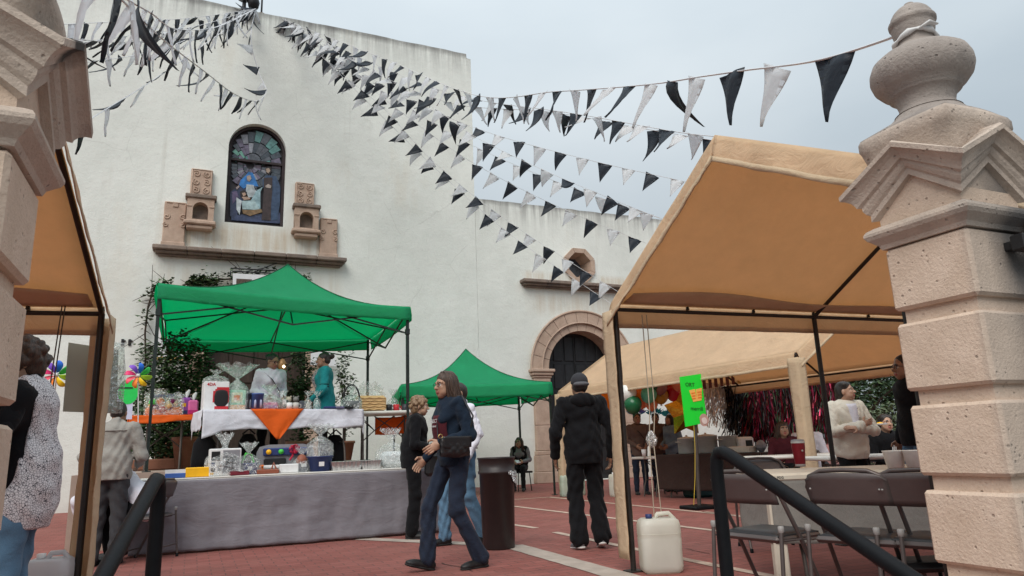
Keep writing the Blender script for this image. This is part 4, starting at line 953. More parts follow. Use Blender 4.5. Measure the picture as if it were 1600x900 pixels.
    # ---- shoes
    if show_feet:
        for q in 'LR':
            an = P['an' + q]; kn = P['kn' + q]; key = 'ft' + q; fd = Rb @ np.array((J or {}).get(key, (0.08 * (-1 if q == 'L' else 1), 1, 0)), float); fd /= np.linalg.norm(fd)
            b0 = an - np.array([0, 0, .045 * s]); zdn = np.cross(np.cross(fd, np.array([0, 0, 1.0])), fd); zdn = zdn / np.linalg.norm(zdn); sdv = np.cross(fd, zdn); Rf = np.stack([sdv, fd, zdn], 1)
            hl = b0 - fd * .03 * s; sp = [ell(hl, np.array((.036, .048, .042)) * s, .02, 0, Rf), ell(b0 + fd * .07 * s - zdn * .008 * s, np.array((.038, .085, .036)) * s, .03, 0, Rf), ell(b0 + fd * .145 * s - zdn * .016 * s, np.array((.041, .056, .028)) * s, .03, 0, Rf), cap(b0, an + np.array([0, 0, .03]), .036 * s, .038 * s, .02)]
            n_ = -zdn; base = b0 - zdn * .030 * s
            ob = sdf_obj('shoe', [surf(sp, 6.5e-3 * lod, [(*n_, float(n_ @ base))])], [shoe], t)
            so_ = [ell(hl - zdn * .03 * s, np.array((.040, .052, .016)) * s, .01, 0, Rf), ell(b0 + fd * .06 * s - zdn * .032 * s, np.array((.038, .10, .014)) * s, .01, 0, Rf), ell(b0 + fd * .145 * s - zdn * .031 * s, np.array((.044, .06, .014)) * s, .01, 0, Rf)]
            sdf_obj('sole', [surf(so_, 6.5e-3 * lod)], [sole], ob)
    # ---- upper garment with sleeves
    tf = fat * topfat; w0 = P['waist']; ch = P['chest']; pv = P['pelvis']
    up2 = (ch - w0) / np.linalg.norm(ch - w0); Rt = np.stack([r3, np.cross(up2, r3), up2], 1)
    tp = [ell(ch + up2 * .02 * s, np.array((.168 * tf, .115 * tf, .19)) * s, .05, 0, Rt), ell(w0, np.array((.152 * tf, .112 * tf + belly, .16)) * s, .06, 0, Rt), ell(pv + np.array([0, 0, .0 * s]), np.array((.176 * tf, .128 * tf + belly * .5, .30 if not sit else .15)) * s, .06, 0, Rb), cap(P['shL'] - up * .045 * s + (P['shR'] - P['shL']) * .18, P['shR'] - up * .045 * s - (P['shR'] - P['shL']) * .18, .072 * s * tf, .072 * s * tf, .06),
          cap(P['neck'] - up * .045 * s, (P['shL'] * .6 + P['neck'] * .4) - up * .035 * s, .055 * s, .060 * s, .05), cap(P['neck'] - up * .045 * s, (P['shR'] * .6 + P['neck'] * .4) - up * .035 * s, .055 * s, .060 * s, .05), cap(P['neck'] - up * .07 * s, ch, .085 * s, .10 * s, .06)]
    if belly: tp.append(ell(w0 + f3 * (.05 + belly * .6) * s, np.array((.12, .09, .13)) * s, .08, 0, Rt))
    if bust: tp += [ell(ch + f3 * .085 * s + sgn * r3 * .07 * s - up2 * .01, np.array((.062, .055, .062)) * s * (1 + bust * .2), .05, 0, Rt) for sgn in (-1, 1)]
    if hem < .80:
        tp.append(cap(pv, pv - np.array([0, 0, (.82 - hem) * s + .02]), .14 * s * tf, .15 * s * tf, .05))
    for q in 'LR':
        e_, w_ = P['el' + q], P['wr' + q]; wv = w_ - e_
        tp += [cap(P['sh' + q], e_, .060 * s * tf, .053 * s * tf, .045)]
        if sleeve > .5: tp.append(cap(e_, e_ + wv * min(sleeve, 1) * .97, .054 * s * tf, .040 * s * tf, .025))
    mats_ = [top]
    clips = [(0, 0, -1, -hem * s)] if not sit and hem else []
    if collar: tp.append(cap(P['neck'] - up * .02 * s, P['neck'] + up * .028 * s, .068 * s, .066 * s, .02, 1)); mats_.append(collar)
    m = surf(tp, bv, [], fold, [(P['neck'] + up * .035 * s + f3 * .055 * s, np.array((.058, .055, .075)) * s)] if not collar else (), 5) if not clips else None
    if clips: # hem cut leaves the hanging arms alone: the trunk is clipped, the sleeves are not
        k = len(tp) - (1 if collar else 0); sl0 = [p for p in tp if p[0] == 'c' and any(np.allclose(p[1], P['sh' + q]) or np.allclose(p[1], P['el' + q]) for q in 'LR')]
        tr_ = [p for p in tp if not any(p is z for z in sl0)]
        c_ = [(P['neck'] + up * .035 * s + f3 * .055 * s, np.array((.058, .055, .075)) * s)] if not collar else ()
        lowarm = [cap(P['sh' + q], P['el' + q], .060 * s * tf, .053 * s * tf, .045) for q in 'LR']
        parts_ = [surf(tr_ + lowarm, bv, clips, fold, c_, 5), surf(sl0, bv, [], fold, (), 6)]
    else: parts_ = [m]
    sdf_obj('top', parts_, mats_, t)
    # ---- hair
    T = lambda x, y, z: hc + Rh @ (np.array([x, y, z]) * s); e = lambda p, r, k=.02: ell(T(*p), np.array(r) * s, k * s, 0, Rh)
    hs = []; cutf = [(T(0, .105, -.035), np.array((.062, .062, .085)) * s)]
    if hair in ('short', 'man'): hs = [e((0, -.016, .034), (.079, .096, .089)), e((0, -.045, -.01), (.073, .062, .07))]; cutf = [(T(0, .10, .0), np.array((.075, .075, .098)) * s), (T(0, .06, -.03), np.array((.10, .07, .07)) * s), (T(0, .03, -.115), np.array((.12, .12, .07)) * s)]
    elif hair == 'bob': hs = [e((0, -.02, .038), (.085, .102, .092)), e((0, -.045, -.05), (.088, .072, .10)), e((-.06, -.01, -.05), (.03, .05, .09)), e((.06, -.01, -.05), (.03, .05, .09))]
    elif hair == 'curly':
        r_ = random.Random(hash(label) % 999 if False else len(label)); hs = [e((0, -.02, .03), (.088, .102, .092)), e((0, -.05, -.03), (.082, .068, .085))]
        for _ in range(70):
            th, ph = r_.uniform(0, 6.28), r_.uniform(-.6, 1.5); q = (math.cos(th) * math.cos(ph) * .088, math.sin(th) * math.cos(ph) * .102 - .025, math.sin(ph) * .098 + .02)
            if q[1] > .05 and q[2] < .05: continue
            hs.append(e(q, (r_.uniform(.016, .026),) * 3, .008))
    elif hair in ('long', 'longstraight'):
        hs = [e((0, -.02, .038), (.083, .100, .090)), e((0, -.05, -.03), (.082, .066, .10))]
        for i in range(14):
            u = (i / 13 - .5) * 2; x = .082 * math.sin(u * 1.75); y = -.055 - .055 * math.cos(u * 1.6) + .035; ln = .26 + .05 * math.sin(i * 2.3) + (.04 if abs(u) < .5 else 0)
            p0 = T(x * .9, y + .02, -.02); p1 = T(x * 1.15, y - .012, -.14); p2 = T(x * 1.25 + .012 * math.sin(i * 1.7), y - .02 + .012 * math.sin(i), -.14 - ln * .75)
            hs += [cap(p0, p1, .026 * s, .027 * s, .015), cap(p1, p2, .027 * s, .012 * s, .015)]
    elif hair == 'bun': hs = [e((0, -.016, .034), (.079, .097, .088)), e((0, -.045, -.015), (.07, .06, .065)), e((0, -.125, .045), (.045, .040, .042), .01), e((.012, -.15, .05), (.03, .028, .03), .01), e((-.014, -.14, .07), (.026, .026, .024), .01)]; cutf = [(T(0, .108, -.0), np.array((.074, .076, .092)) * s), (T(0, .06, -.03), np.array((.10, .06, .06)) * s), (T(0, .04, -.115), np.array((.11, .11, .065)) * s)]
    elif hair == 'tied': hs = [e((0, -.018, .035), (.080, .098, .090)), e((0, -.05, -.02), (.074, .064, .075)), e((0, -.10, -.06), (.03, .03, .05)), e((-.05, .02, .07), (.03, .05, .04)), e((.05, .0, .075), (.03, .05, .04))]; cutf = [(T(0, .112, .0), np.array((.07, .074, .092)) * s), (T(0, .06, -.035), np.array((.10, .06, .06)) * s)]
    elif hair == 'cap': hs = [e((0, -.03, -.015), (.078, .078, .07))]; cutf = [(T(0, .09, -.03), np.array((.09, .09, .11)) * s)]
    if hs: sdf_obj('hair', [surf(hs, 6.5e-3 * lod, [], .0032, cutf, 2)], [hm], t)
    if hair == 'long':                                  # loose locks lying over the hair mass
        b = MB(); r_ = random.Random(len(label)); at_ = t.location
        for i in range(130):
            u = r_.uniform(-1, 1); ph = u * 2.15; sx, cx_ = math.sin(ph), math.cos(ph); g1 = r_.gauss(0, .006); ln = .17 + r_.uniform(-.04, .10) - .05 * abs(u)
            pts = [(.014 * (1 if u > 0 else -1), -.03 + .06 * abs(u), .122), (.060 * sx, -.062 * cx_ - .01, .103), (.090 * sx + g1, -.104 * cx_ - .014, .03), (.094 * sx + g1, -.106 * cx_ - .018, -.05), (.10 * sx + g1 * 2, -.10 * cx_ - .03 + g1, -.13),
                   (.104 * sx + r_.gauss(0, .012), -.095 * cx_ - .045 + r_.gauss(0, .012), -.13 - ln * .55), (.095 * sx + r_.gauss(0, .02), -.09 * cx_ - .05 + r_.gauss(0, .018), -.13 - ln)]
            b.tube([I_(hc, Rh, s, p) + at_ for p in pts], [.004, .007, .008, .0085, .008, .006, .002], 5)
        b.build('loose_locks', hm, t)
    return t, P, dict(f=f3, r=r3, Rb=Rb, Rh=Rh, hc=hc, s=s, at=at, T=lambda x, y, z: V(*(hc + Rh @ (np.array([x, y, z]) * s))) + at)
def I_(hc, Rh, s, p): return V(*(hc + Rh @ (np.array(p) * s)))
def W3(at, p): return V(*at) + V(*[float(x) for x in p])
def glasses(t, I, mat):
    b = MB(); T = I['T']
    for sg in (-1, 1):
        b.tube([T(sg * .031 + .022 * math.cos(q), .098, .002 + .016 * math.sin(q)) for q in [i * math.pi / 6 for i in range(13)]], .0022, 5, 0, False); b.tube([T(sg * .052, .096, .005), T(sg * .075, .03, .003), T(sg * .077, -.01, 0)], .002, 5)
    b.tube([T(-.009, .10, .004), T(.009, .10, .004)], .002, 5); return b.build('glasses', mat, t)
def buttons_line(t, I, P, mat): pass
def feathers(I, label, c1, c2, grp):
    T = I['T']; hb = thing('feather_headband', label, 'headband', T(0, 0, .1), grp); r_ = random.Random(len(label))
    b = MB(); b.tube([T(.082 * math.cos(q), -.005, .02 + .105 * math.sin(q)) for q in [math.pi * i / 12 for i in range(13)]], .006, 5); b.build('band', BLACKC, hb)
    for i in range(22):
        u = (i % 11) / 10 * 2 - 1; l = r_.uniform(.11, .18); q = math.pi / 2 - u * 1.0; base = T(.082 * math.cos(q), -.005, .02 + .105 * math.sin(q)); tip = T(.082 * math.cos(q) + math.cos(q) * l * 1.1 + r_.uniform(-.02, .02), -.005 + r_.uniform(-.05, .06), .02 + .105 * math.sin(q) + math.sin(q) * l)
        d = tip - base; w = d.cross(V(r_.uniform(-1, 1), r_.uniform(-1, 1), .2)).normalized() * .028; m = MB(); mid = base + d * .5 + V(0, 0, .008); n = d.cross(w).normalized() * .003
        m.add([base, mid + w, tip, mid - w, mid + n], [(0, 1, 4), (1, 2, 4), (2, 3, 4), (3, 0, 4)]); m.build('feather', c1 if i % 3 else c2, hb)
# ------------------------------------------------------------------ the people in the photograph
GLASSM = simple('black_spectacle_frame', (.012, .012, .012), .3)
# walking woman in dark sweatshirt
fa, fb = gz(684, 893), gz(738, 885); m_ = (fa + fb) / 2; wk_at = (m_.x, m_.y, 0)
WALK = dict(hpR=(.088, .02, .92), knR=(.09, .20, .52), anR=(.085, .22, .095), ftR=(.05, 1, .28), hpL=(-.088, -.02, .92), knL=(-.10, .03, .50), anL=(-.09, -.20, .085), ftL=(-.1, 1, 0),
            elL=(-.25, -.05, 1.12), wrL=(-.19, .21, 1.06), elR=(.24, -.02, 1.12), wrR=(.17, .20, .93))
t, P, I = person('woman striding left in navy sweatshirt and dark jeans, long brown hair and quilted bag', wk_at, 264, 1.66, WALK, lean=.05, hair='long', hmat=HBROWN, top=NAVY, bottom=DENIMD, skin=0, head=(6, 4, 0), bust=.3, hem=.86, flare=.022, fold=.005,
                 hands=(((.15, .85, -.5), (1, .1, -.3)), ((.0, .7, -.7), (-1, 0, 0))), curl=.5, collar=NAVY)
glasses(t, I, GLASSM)
def patch(t, P, I, k0, dirs, size, mat, name, nu=10, nv=8, off=.0):     # cloth panel lying on the trunk
    pass
f, r, s = I['f'], I['r'], I['s']; ch = P['chest']
b = MB()
b.sheet(lambda u, v: W3(wk_at, ch + r * (u - .5) * .25 * s + np.array([0, 0, (.02 - .26 * v) * s]) + f * (.155 - .30 * (u - .5) ** 2 + .018 * math.sin(v * 4)) * s), 10, 10, .008); pn_ = b.build('print_panel', MAROON, t)
o = write('SELECT', .045, t, W3(wk_at, ch + f * .172 * s + r * -.02 + np.array([0, 0, -.03])), -r, (0, 0, 1), simple('white_print', (.6, .6, .6), .7)); write('AUTHENTIC', .02, t, W3(wk_at, ch + f * .174 * s + r * -.02 + np.array([0, 0, -.075])), -r, (0, 0, 1), MATS['white_print'])
BAGL = simple('black_quilted_leather', (.018, .018, .02), .38, 0, .2, 20, .2, 80); GOLD = simple('gold_metal', (.55, .38, .15), .3, .9)
c0 = W3(wk_at, P['pelvis'] - r * .25 * s + f * .10 * s + np.array([0, 0, .07])); bagt = thing('handbag', 'black quilted shoulder bag hanging at the hip of the striding woman', 'bag', c0)
b = MB()
def bagf(sd):
    def g(u, v):
        x = (u - .5) * .27; z = (v - .5) * .165; puff = .045 * (1 - (2 * u - 1) ** 4) * (1 - (2 * v - 1) ** 4) + .008 * abs(math.sin((u * 4 + v * 2.5) * math.pi)) * abs(math.sin((u * 4 - v * 2.5) * math.pi))
        return c0 + V(*(f * x)) + V(*(-r * sd)) * (puff + .004) + V(0, 0, z * (1 - .08 * math.cos(u * 6.28)))
    return g
b.grid(bagf(1), 24, 18); b.grid(bagf(-1), 24, 18); b.build('bag_body', BAGL, bagt)
b = MB(); b.sheet(lambda u, v: c0 + V(*(f * (u - .5) * .26)) - V(*r) * (.058 - .01 * v) + V(0, 0, .085 - .09 * v - .015 * math.sin(math.pi * u) * v), 12, 6, .006); b.build('bag_flap', BAGL, bagt)
shd = W3(wk_at, P['shL'] + np.array([0, 0, .065]) * s); e0, e1 = c0 + V(*(f * .13)) + V(0, 0, .07), c0 - V(*(f * .13)) + V(0, 0, .07)
b = MB(); b.tube([e1, e1.lerp(shd, .5) - V(*(r * .11)) - V(*(f * .03)), shd - V(*(r * .04)), shd + V(*(r * .04)), W3(wk_at, P['chest'] + f * .13 + r * .0), e0 + V(*(r * .05))], .008, 6, flat=.5); b.build('strap', BAGL, bagt)
for e in (e0, e1): b = MB(); b.tube([e + V(.0, 0, .018 * 1) + V(*(f * .018 * math.cos(q))) + V(0, 0, .018 * math.sin(q)) for q in [i * .63 for i in range(11)]], .004, 5); b.build('ring', GOLD, bagt)
# older woman in black seen from behind right
at = tuple(gz(646, 841)); t, P, I = person('older woman in black jumper and black trousers with curly ash blond hair, facing right', at, 105, 1.63, dict(wrR=(.10, .27, 1.03), elR=(.25, .02, 1.10), wrL=(-.12, .27, 1.02), elL=(-.25, .02, 1.1)), lean=.10, hair='curly', hmat=HGOLD, top=BLACKC, bottom=BLACKC, skin=2,
                 fat=1.12, hem=.82, belly=.02, bust=.5, head=(-6, 6, 0), flare=.018, hands=(((.6, .8, -.2), (0, -.3, -1)), ((-.3, .9, -.3), (0, -.3, -1))))
cb = W3(at, P['pelvis'] + I['f'] * .26 - I['r'] * .02 + np.array([0, 0, -.08])); bt = thing('handbag', 'plain black tote bag held low in front of the older woman in black', 'bag', cb)
b = MB(); b.cbox((-.15, -.05, -.15), (.15, .05, .12), .04, 0, Matrix.Translation(cb) @ Matrix.Rotation(R(20), 4, 'Z')); b.build('bag_body', BAGL, bt)
b = MB(); b.tube([cb + V(-.1, 0, .1), cb + V(-.08, 0, .25), cb + V(0, 0, .3), cb + V(.08, 0, .25), cb + V(.1, 0, .1)], .009, 6); b.build('handle', BAGL, bt)
# man in white shirt and jeans
at = tuple(gz(724, 851)); t, P, I = person('man in white shirt and faded blue jeans half hidden behind the striding woman', at, 262, 1.70, dict(hpR=(.09, .02, .92), knR=(.10, .16, .51), anR=(.09, .17, .09), hpL=(-.09, -.02, .92), knL=(-.10, -.02, .5), anL=(-.10, -.20, .09), elL=(-.25, -.06, 1.13), wrL=(-.25, .06, .89)),
                 hair='man', hmat=HBLACK, top=WHITEC, bottom=DENIM, skin=1, hem=.95, fat=1.06, belly=.03, collar=WHITEC, flare=.012, fold=.006)
b = MB(); b.tube([W3(at, P['pelvis'] + np.array([0, 0, .035]) + (I['r'] * math.cos(q) * .185 + I['f'] * math.sin(q) * .142) * I['s'] * 1.06) for q in [i * math.pi / 12 for i in range(25)]], .02, 8, 0, False, flat=.4); b.build('belt', BAGL, t)
b = MB(); b.lathe([(.034, -.02), (.038, 0), (.034, .02)], 14, 0, Matrix.Translation(W3(at, P['wrL'] + np.array([0, 0, .025])))); b.build('watch', BLACKP, t)
# man in black walking away
at = tuple(gz(926, 858)); at = (at[0], at[1] + .06, 0)
t, P, I = person('man in black hooded jacket, black trousers and dark grey cap walking away', at, 16, 1.69, dict(knR=(.11, .06, .50), anR=(.115, -.06, .115), ftR=(.15, 1, -.28), knL=(-.10, .05, .50), anL=(-.10, -.04, .095), ftL=(-.15, 1, -.1), elR=(.29, -.03, 1.10), wrR=(.285, .05, .87), elL=(-.29, -.05, 1.1), wrL=(-.275, .09, .88)),
                 hair='cap', top=BLACKC, bottom=BLACKC, skin=1, fat=1.14, topfat=1.0, hem=.80, flare=.030, sole=SOLEW, shoe=simple('grey_trainer', (.16, .16, .17), .7), fold=.006, shoulders=1.08, hands=('rest', 'rest'))
T = I['T']; hc = P['head']; s = I['s']; Rh = I['Rh']
e = lambda p, r, k=.02, m=0: ell(hc + Rh @ (np.array(p) * s), np.array(r) * s, k * s, m, Rh)
zb = hc + Rh @ np.array([0, 0, .012]) * s; n_ = Rh @ np.array([0, .10, -1.0])
CAPM = cloth('dark_grey_cap_cloth', (.036, .036, .042), .3, .3); CAPG = cloth('grey_cap_brim_cloth', (.10, .10, .11), .3, .3)
ct = thing('cap', 'dark grey cap worn by the man in black, brim turned backwards', 'cap', W3(at, hc + np.array([0, 0, .03])))
def sdf_at(name, prims, h, mats, th, at, clips=(), fold=0, cut=()):      # figure space -> a thing of its own
    P_, F_, m_ = surf(prims, h, clips, fold, cut); d = np.array(at) - np.array(ORG[th.name]); return sdf_obj(name, [(P_ + d, F_, m_)], mats, th)
sdf_at('crown', [e((0, -.012, .035), (.088, .105, .094))], .006, [CAPM], ct, at, [(*n_, float(n_ @ zb))])
sdf_at('brim', [e((0, -.085, .004), (.082, .055, .030))], .005, [CAPG], ct, at, [(*n_, float(n_ @ zb) + .022)], 0, [(tuple(hc + Rh @ np.array([0, -.02, .0]) * s), np.array((.078, .088, .2)) * s)])
# hood lying on the back
k = P['neck']; hd = [ell(k + I['f'] * -.075 + np.array([0, 0, -.02]), (.135, .06, .075), .04, 0, I['Rb']), cap(k + I['r'] * .10 + np.array([0, 0, .0]), k + I['f'] * .05 + I['r'] * .05 + np.array([0, 0, -.01]), .04, .03, .04), cap(k - I['r'] * .10 + np.array([0, 0, .0]), k + I['f'] * .05 - I['r'] * .05 + np.array([0, 0, -.01]), .04, .03, .04)]
sdf_obj('hood', [surf(hd, .008, (), .005)], [BLACKC], t)
# white-coated woman behind the stall
at = (0.98, 10.80, PZ); t, P, I = person('woman with glasses in white coat and dark hair tied up, looking down at the gifts', at, 165, 1.60, dict(wrL=(-.12, .26, 1.0), wrR=(.12, .26, 1.0)), lean=.12, hair='bun', top=WHITEC, bottom=BLACKC, skin=1, head=(18, 16, 0), bust=.4, fat=1.04, lod=1.25, hem=.7, collar=MAROON)
glasses(t, I, GLASSM); b = MB(); f, r = I['f'], I['r']
b.tube([W3(at, P['shR'] + f * .03 + np.array([0, 0, .06])), W3(at, P['chest'] + f * .145 + r * .03), W3(at, P['waist'] + f * .15 - r * .1)], .016, 6, flat=.3); b.build('bag_strap', BLACKC, t)
# teal cardigan woman
at = (1.72, 10.52, PZ); t, P, I = person('woman in teal cardigan with black hair in a bun standing behind the gift tables', at, 282, 1.60, dict(elL=(-.26, .0, 1.1), wrL=(-.20, .20, .93), wrR=(.16, .2, .95)), hair='bun', top=TEAL, bottom=BLACKC, skin=1, fat=1.12, bust=.6, lod=1.2, hem=.72, sleeve=.85, head=(4, 4, 0), hands=(((.1, .7, -.6), (.6, 0, -.5)), 'rest'))
b = MB(); f, r = I['f'], I['r']; ch = P['chest']
b.sheet(lambda u, v: W3(at, ch + r * (u - .5) * (.05 + .10 * (1 - v)) + np.array([0, 0, .13 - .42 * v]) + f * (.128 + .055 * math.sin(math.pi * min(1, v * 1.6)) - .2 * (u - .5) ** 2)), 6, 12, .006); b.build('blouse', FLORAL, t)
for z in (.0, -.10): b = MB(); b.tube([W3(at, P['elL'] * .75 + P['shL'] * .25 + (I['f'] * math.cos(q) + I['r'] * math.sin(q)) * .062 + np.array([0, 0, z * .3])) for q in [i * .63 for i in range(11)]], .006, 5, 0, False); b.build('sleeve_stripe', BLACKC, t)
# foreground woman in patterned vest
at = (-.72, 4.06, 0); t, P, I = person('woman in black top, animal print quilted vest and jeans, seen from behind', at, 272, 1.585, dict(elL=(-.29, .10, 1.10), wrL=(-.24, .30, 1.0), elR=(.27, .03, 1.12), wrR=(.16, .25, 1.02)), lean=.06, hair='curly', hmat=HBROWN, top=BLACKC, bottom=DENIM, skin=0, fat=1.06, bust=.4, hem=.82, head=(24, 10, 0), collar=BLACKC, fold=.005)
s = I['s']; f, r, ch, pv, w0 = I['f'], I['r'], P['chest'], P['pelvis'], P['waist']; Rb = I['Rb']
vp = [ell(ch + np.array([0, 0, .03]), np.array((.180, .150, .20)) * s * 1.02, .05, 0, Rb), ell(w0, np.array((.175, .150, .18)) * s, .06, 0, Rb), ell(pv + np.array([0, 0, -.02]), np.array((.190, .165, .30)) * s * 1.03, .06, 0, Rb), cap(P['shL'] * .7 + P['neck'] * .3 - np.array([0, 0, .03]), P['shR'] * .7 + P['neck'] * .3 - np.array([0, 0, .03]), .078, .078, .05)]
cutv = [(P['shR'] + r * .05 + f * .06 + np.array([0, 0, -.10]), np.array((.12, .12, .22))), (P['shL'] - r * .06 + f * .07 + np.array([0, 0, -.12]), np.array((.15, .15, .26))), (P['elL'] + f * .03 + np.array([0, 0, -.02]), np.array((.17, .17, .26))), (P['neck'] + f * .05 + np.array([0, 0, .05]), np.array((.085, .085, .09)))]
pl = f * 1.0; sdf_obj('vest', [surf(vp, .010, [(0, 0, -1, -.74 * s), (*(f), float(f @ ch) + .13)], .006, cutv)], [PRINT], t)
# beige jacket man
at = tuple(gz(161, 884)); t, P, I = person('man in stone grey jacket and charcoal trousers with his back turned, beyond the tent leg', at, 12, 1.60, dict(elR=(.28, .03, 1.1), wrR=(.2, .24, 1.02), elL=(-.28, .03, 1.1), wrL=(-.2, .24, 1.0)), lean=.10, hair='man', top=BEIGEC, bottom=GREYC, skin=1, fat=1.15, hem=.86, head=(0, 14, 0), collar=BEIGEC, shoulders=1.05, fold=.005)
b = MB(); f, r = I['f'], I['r']
b.tube([W3(at, P['chest'] + np.array([0, 0, .09]) + r * x * .17 - f * (.128 - .35 * x * x * .17)) for x in [i / 6 - 1 for i in range(13)]], .006, 5); b.build('yoke_seam', BEIGEC, t)
# seated person leaning forward in white
at = tuple(gz(222, 876)); t, P, I = person('person in white shirt and black trousers bending forward beside the grey covered table', at, 296, 1.66, dict(anL=(-.13, .26, .09), anR=(.13, .40, .09), knR=(.13, .42, .50), elL=(-.2, .62, .62), wrL=(-.12, .62, .42), elR=(.2, .55, .6), wrR=(.1, .68, .45)), lean=.75, sit=True, hair='man', top=WHITEC, bottom=BLACKC, skin=1, fat=1.08)
# seated woman by the church wall
at = (7.02, 15.35, .02); t, P, I = person('seated woman with long dark hair, glasses, black waistcoat and grey sleeves by the church wall', at, 214, 1.60, dict(wrL=(-.1, .34, .68), wrR=(.10, .34, .68)), lean=.22, sit=True, hair='long', hmat=HBROWN, top=GREYK, bottom=BLACKC, skin=0, lod=1.5, head=(-14, -4, 0), bust=.4)
glasses(t, I, GLASSM); f, r = I['f'], I['r']
vp = [ell(P['chest'] + np.array([0, 0, .02]), (.185, .145, .19), .05, 0, I['Rb']), ell(P['waist'], (.18, .145, .17), .05, 0, I['Rb']), cap(P['shL'] * .8 + P['neck'] * .2, P['shR'] * .8 + P['neck'] * .2, .07, .07, .04)]
sdf_obj('waistcoat', [surf(vp, .014, (), .004, [(P['chest'] + f * .16 + np.array([0, 0, .02]), (.07, .10, .22))])], [BLACKC], t)
b = MB(); c = W3(at, (P['wrL'] + P['wrR']) / 2 + f * .10); b.cbox((-.05, -.05, -.01), (.05, .07, .01), .004, 0, Matrix.Translation(c) @ Matrix.Rotation(.5, 4, 'X')); b.build('folded_paper', WHITEC, label='small white paper in the hands of the woman seated by the church wall', cat='paper')
st = thing('stool', 'low dark stool under the woman seated by the church wall', 'stool', (at[0], at[1], 0))
b = MB(); b.cbox((at[0] - .2, at[1] - .2, .40), (at[0] + .2, at[1] + .2, .44), .01); b.build('seat', BLACKP, st)
for i in (-1, 1):
    for j in (-1, 1): b = MB(); b.tube([(at[0] + i * .17, at[1] + j * .17, 0), (at[0] + i * .14, at[1] + j * .14, .41)], .012, 6); b.build('leg', BLACKP, st)
# three women with feather headbands
FB = [simple('blue_feather', (.02, .30, .62), .7), simple('turquoise_feather', (.03, .50, .66), .7), simple('violet_feather', (.10, .12, .55), .7)]
for (x, y), H_, lab, tp_, hr, fr, fl in (((8.02, 11.95), 1.56, 'woman in brown jumper with black bag strap and blue headband, nearest the tent leg', TAUPE, 'tied', 200, (2, 0)), ((8.82, 12.45), 1.57, 'woman in plain taupe jumper with tall turquoise feather headband, middle of the three', TAUPE, 'tied', 215, (1, 0)), ((8.90, 12.05), 1.52, 'woman in pale denim jacket with turquoise feather headband behind the steel pots', BLUEJ, 'long', 260, (1, 0))):
    p_ = (x, y, 0); t, P, I = person(lab, p_, fr, H_, dict(wrL=(-.1, .25, 1.0), wrR=(.1, .25, 1.0)), hair=hr, top=tp_, bottom=DENIMD, skin=1, lod=1.5, fat=1.05, bust=.4, hem=.78)
    feathers(I, 'blue feather headband worn by the ' + {200: 'woman with a bag strap across her brown jumper', 215: 'middle woman in the plain taupe jumper', 260: 'woman in the pale denim jacket'}[fr], FB[fl[0]], FB[fl[1]], 'blue feather headbands')
    if fr == 200: b = MB(); b.tube([W3(p_, P['shR'] + np.array([0, 0, .06])), W3(p_, P['chest'] + I['f'] * .15), W3(p_, P['waist'] + I['f'] * .14 - I['r'] * .12)], .012, 6, flat=.4); b.build('bag_strap', BLACKC, t)
# older woman with crossed arms
at = (6.60, 5.72, 0); t, P, I = person('older woman in cream cardigan and white collared shirt standing with arms crossed', at, 196, 1.56, dict(elL=(-.26, .10, 1.10), elR=(.26, .10, 1.10), wrL=(.05, .235, 1.13), wrR=(-.04, .215, 1.175)), hair='tied', top=CREAM, bottom=BLACKC, skin=2, fat=1.16, bust=.5, belly=.03, hem=.78, collar=WHITEC, head=(42, -6, 0), hands=(((1, .1, .15), (0, -.6, -.8), 1), ((-1, .0, .25), (0, -.8, .1), 1)), fold=.005, curl=.35)
b = MB(); f, r = I['f'], I['r']; ch = P['chest']
b.sheet(lambda u, v: W3(at, ch + r * (u - .5) * (.16 - .09 * v) + np.array([0, 0, .13 - .56 * v]) + f * (.112 + .062 * math.sin(math.pi * min(1, .15 + v * .9)) - .3 * (u - .5) ** 2)), 6, 14, .006); b.build('shirt_front', WHITEC, t)
b = MB()
for i in range(4): b.lathe([(.009, 0), (.009, .005), (0, .007)], 8, 0, Matrix.Translation(W3(at, ch + np.array([0, 0, .08 - .1 * i]) + f * (.20 + .01 * (i % 2)))) @ Matrix.Rotation(R(90), 4, 'X'))
b.build('button', SOLEW, t)
# man at the right, half behind the pillar
at = (6.29, 4.68, 0); t, P, I = person('man with close cropped hair and glasses in black jacket, half hidden by the right pillar', at, 292, 1.72, hair='man', top=BLACKC, bottom=DENIM, skin=1, fat=1.08, hem=.84, head=(0, 2, 0), collar=BLACKC); glasses(t, I, GLASSM)
# people seated beyond the tables
p = gd(1226, 700, 10.6); at = (p.x, p.y, 0); SEATS = [(at, 215)]; person('smiling woman with dark hair and maroon shawl seated beyond the red tumbler', at, 215, 1.6, sit=True, hair='long', hmat=HBROWN, top=MAROON, bottom=BLACKC, skin=0, lod=1.4, head=(10, 0, 0))
p = gd(1262, 700, 10.9); at = (p.x, p.y, 0); SEATS += [(at, 60)]; person('man in white shirt seated with his back to the tent leg', at, 60, 1.68, sit=True, hair='man', top=WHITEC, bottom=GREYC, skin=1, lod=1.3, fat=1.12)
p = gd(1386, 700, 9.3); at = (p.x, p.y, 0); SEATS += [(at, 200)]; person('person in black seated behind the woman with crossed arms', at, 200, 1.62, sit=True, hair='tied', top=BLACKC, bottom=BLACKC, skin=2, lod=1.3, fat=1.1)
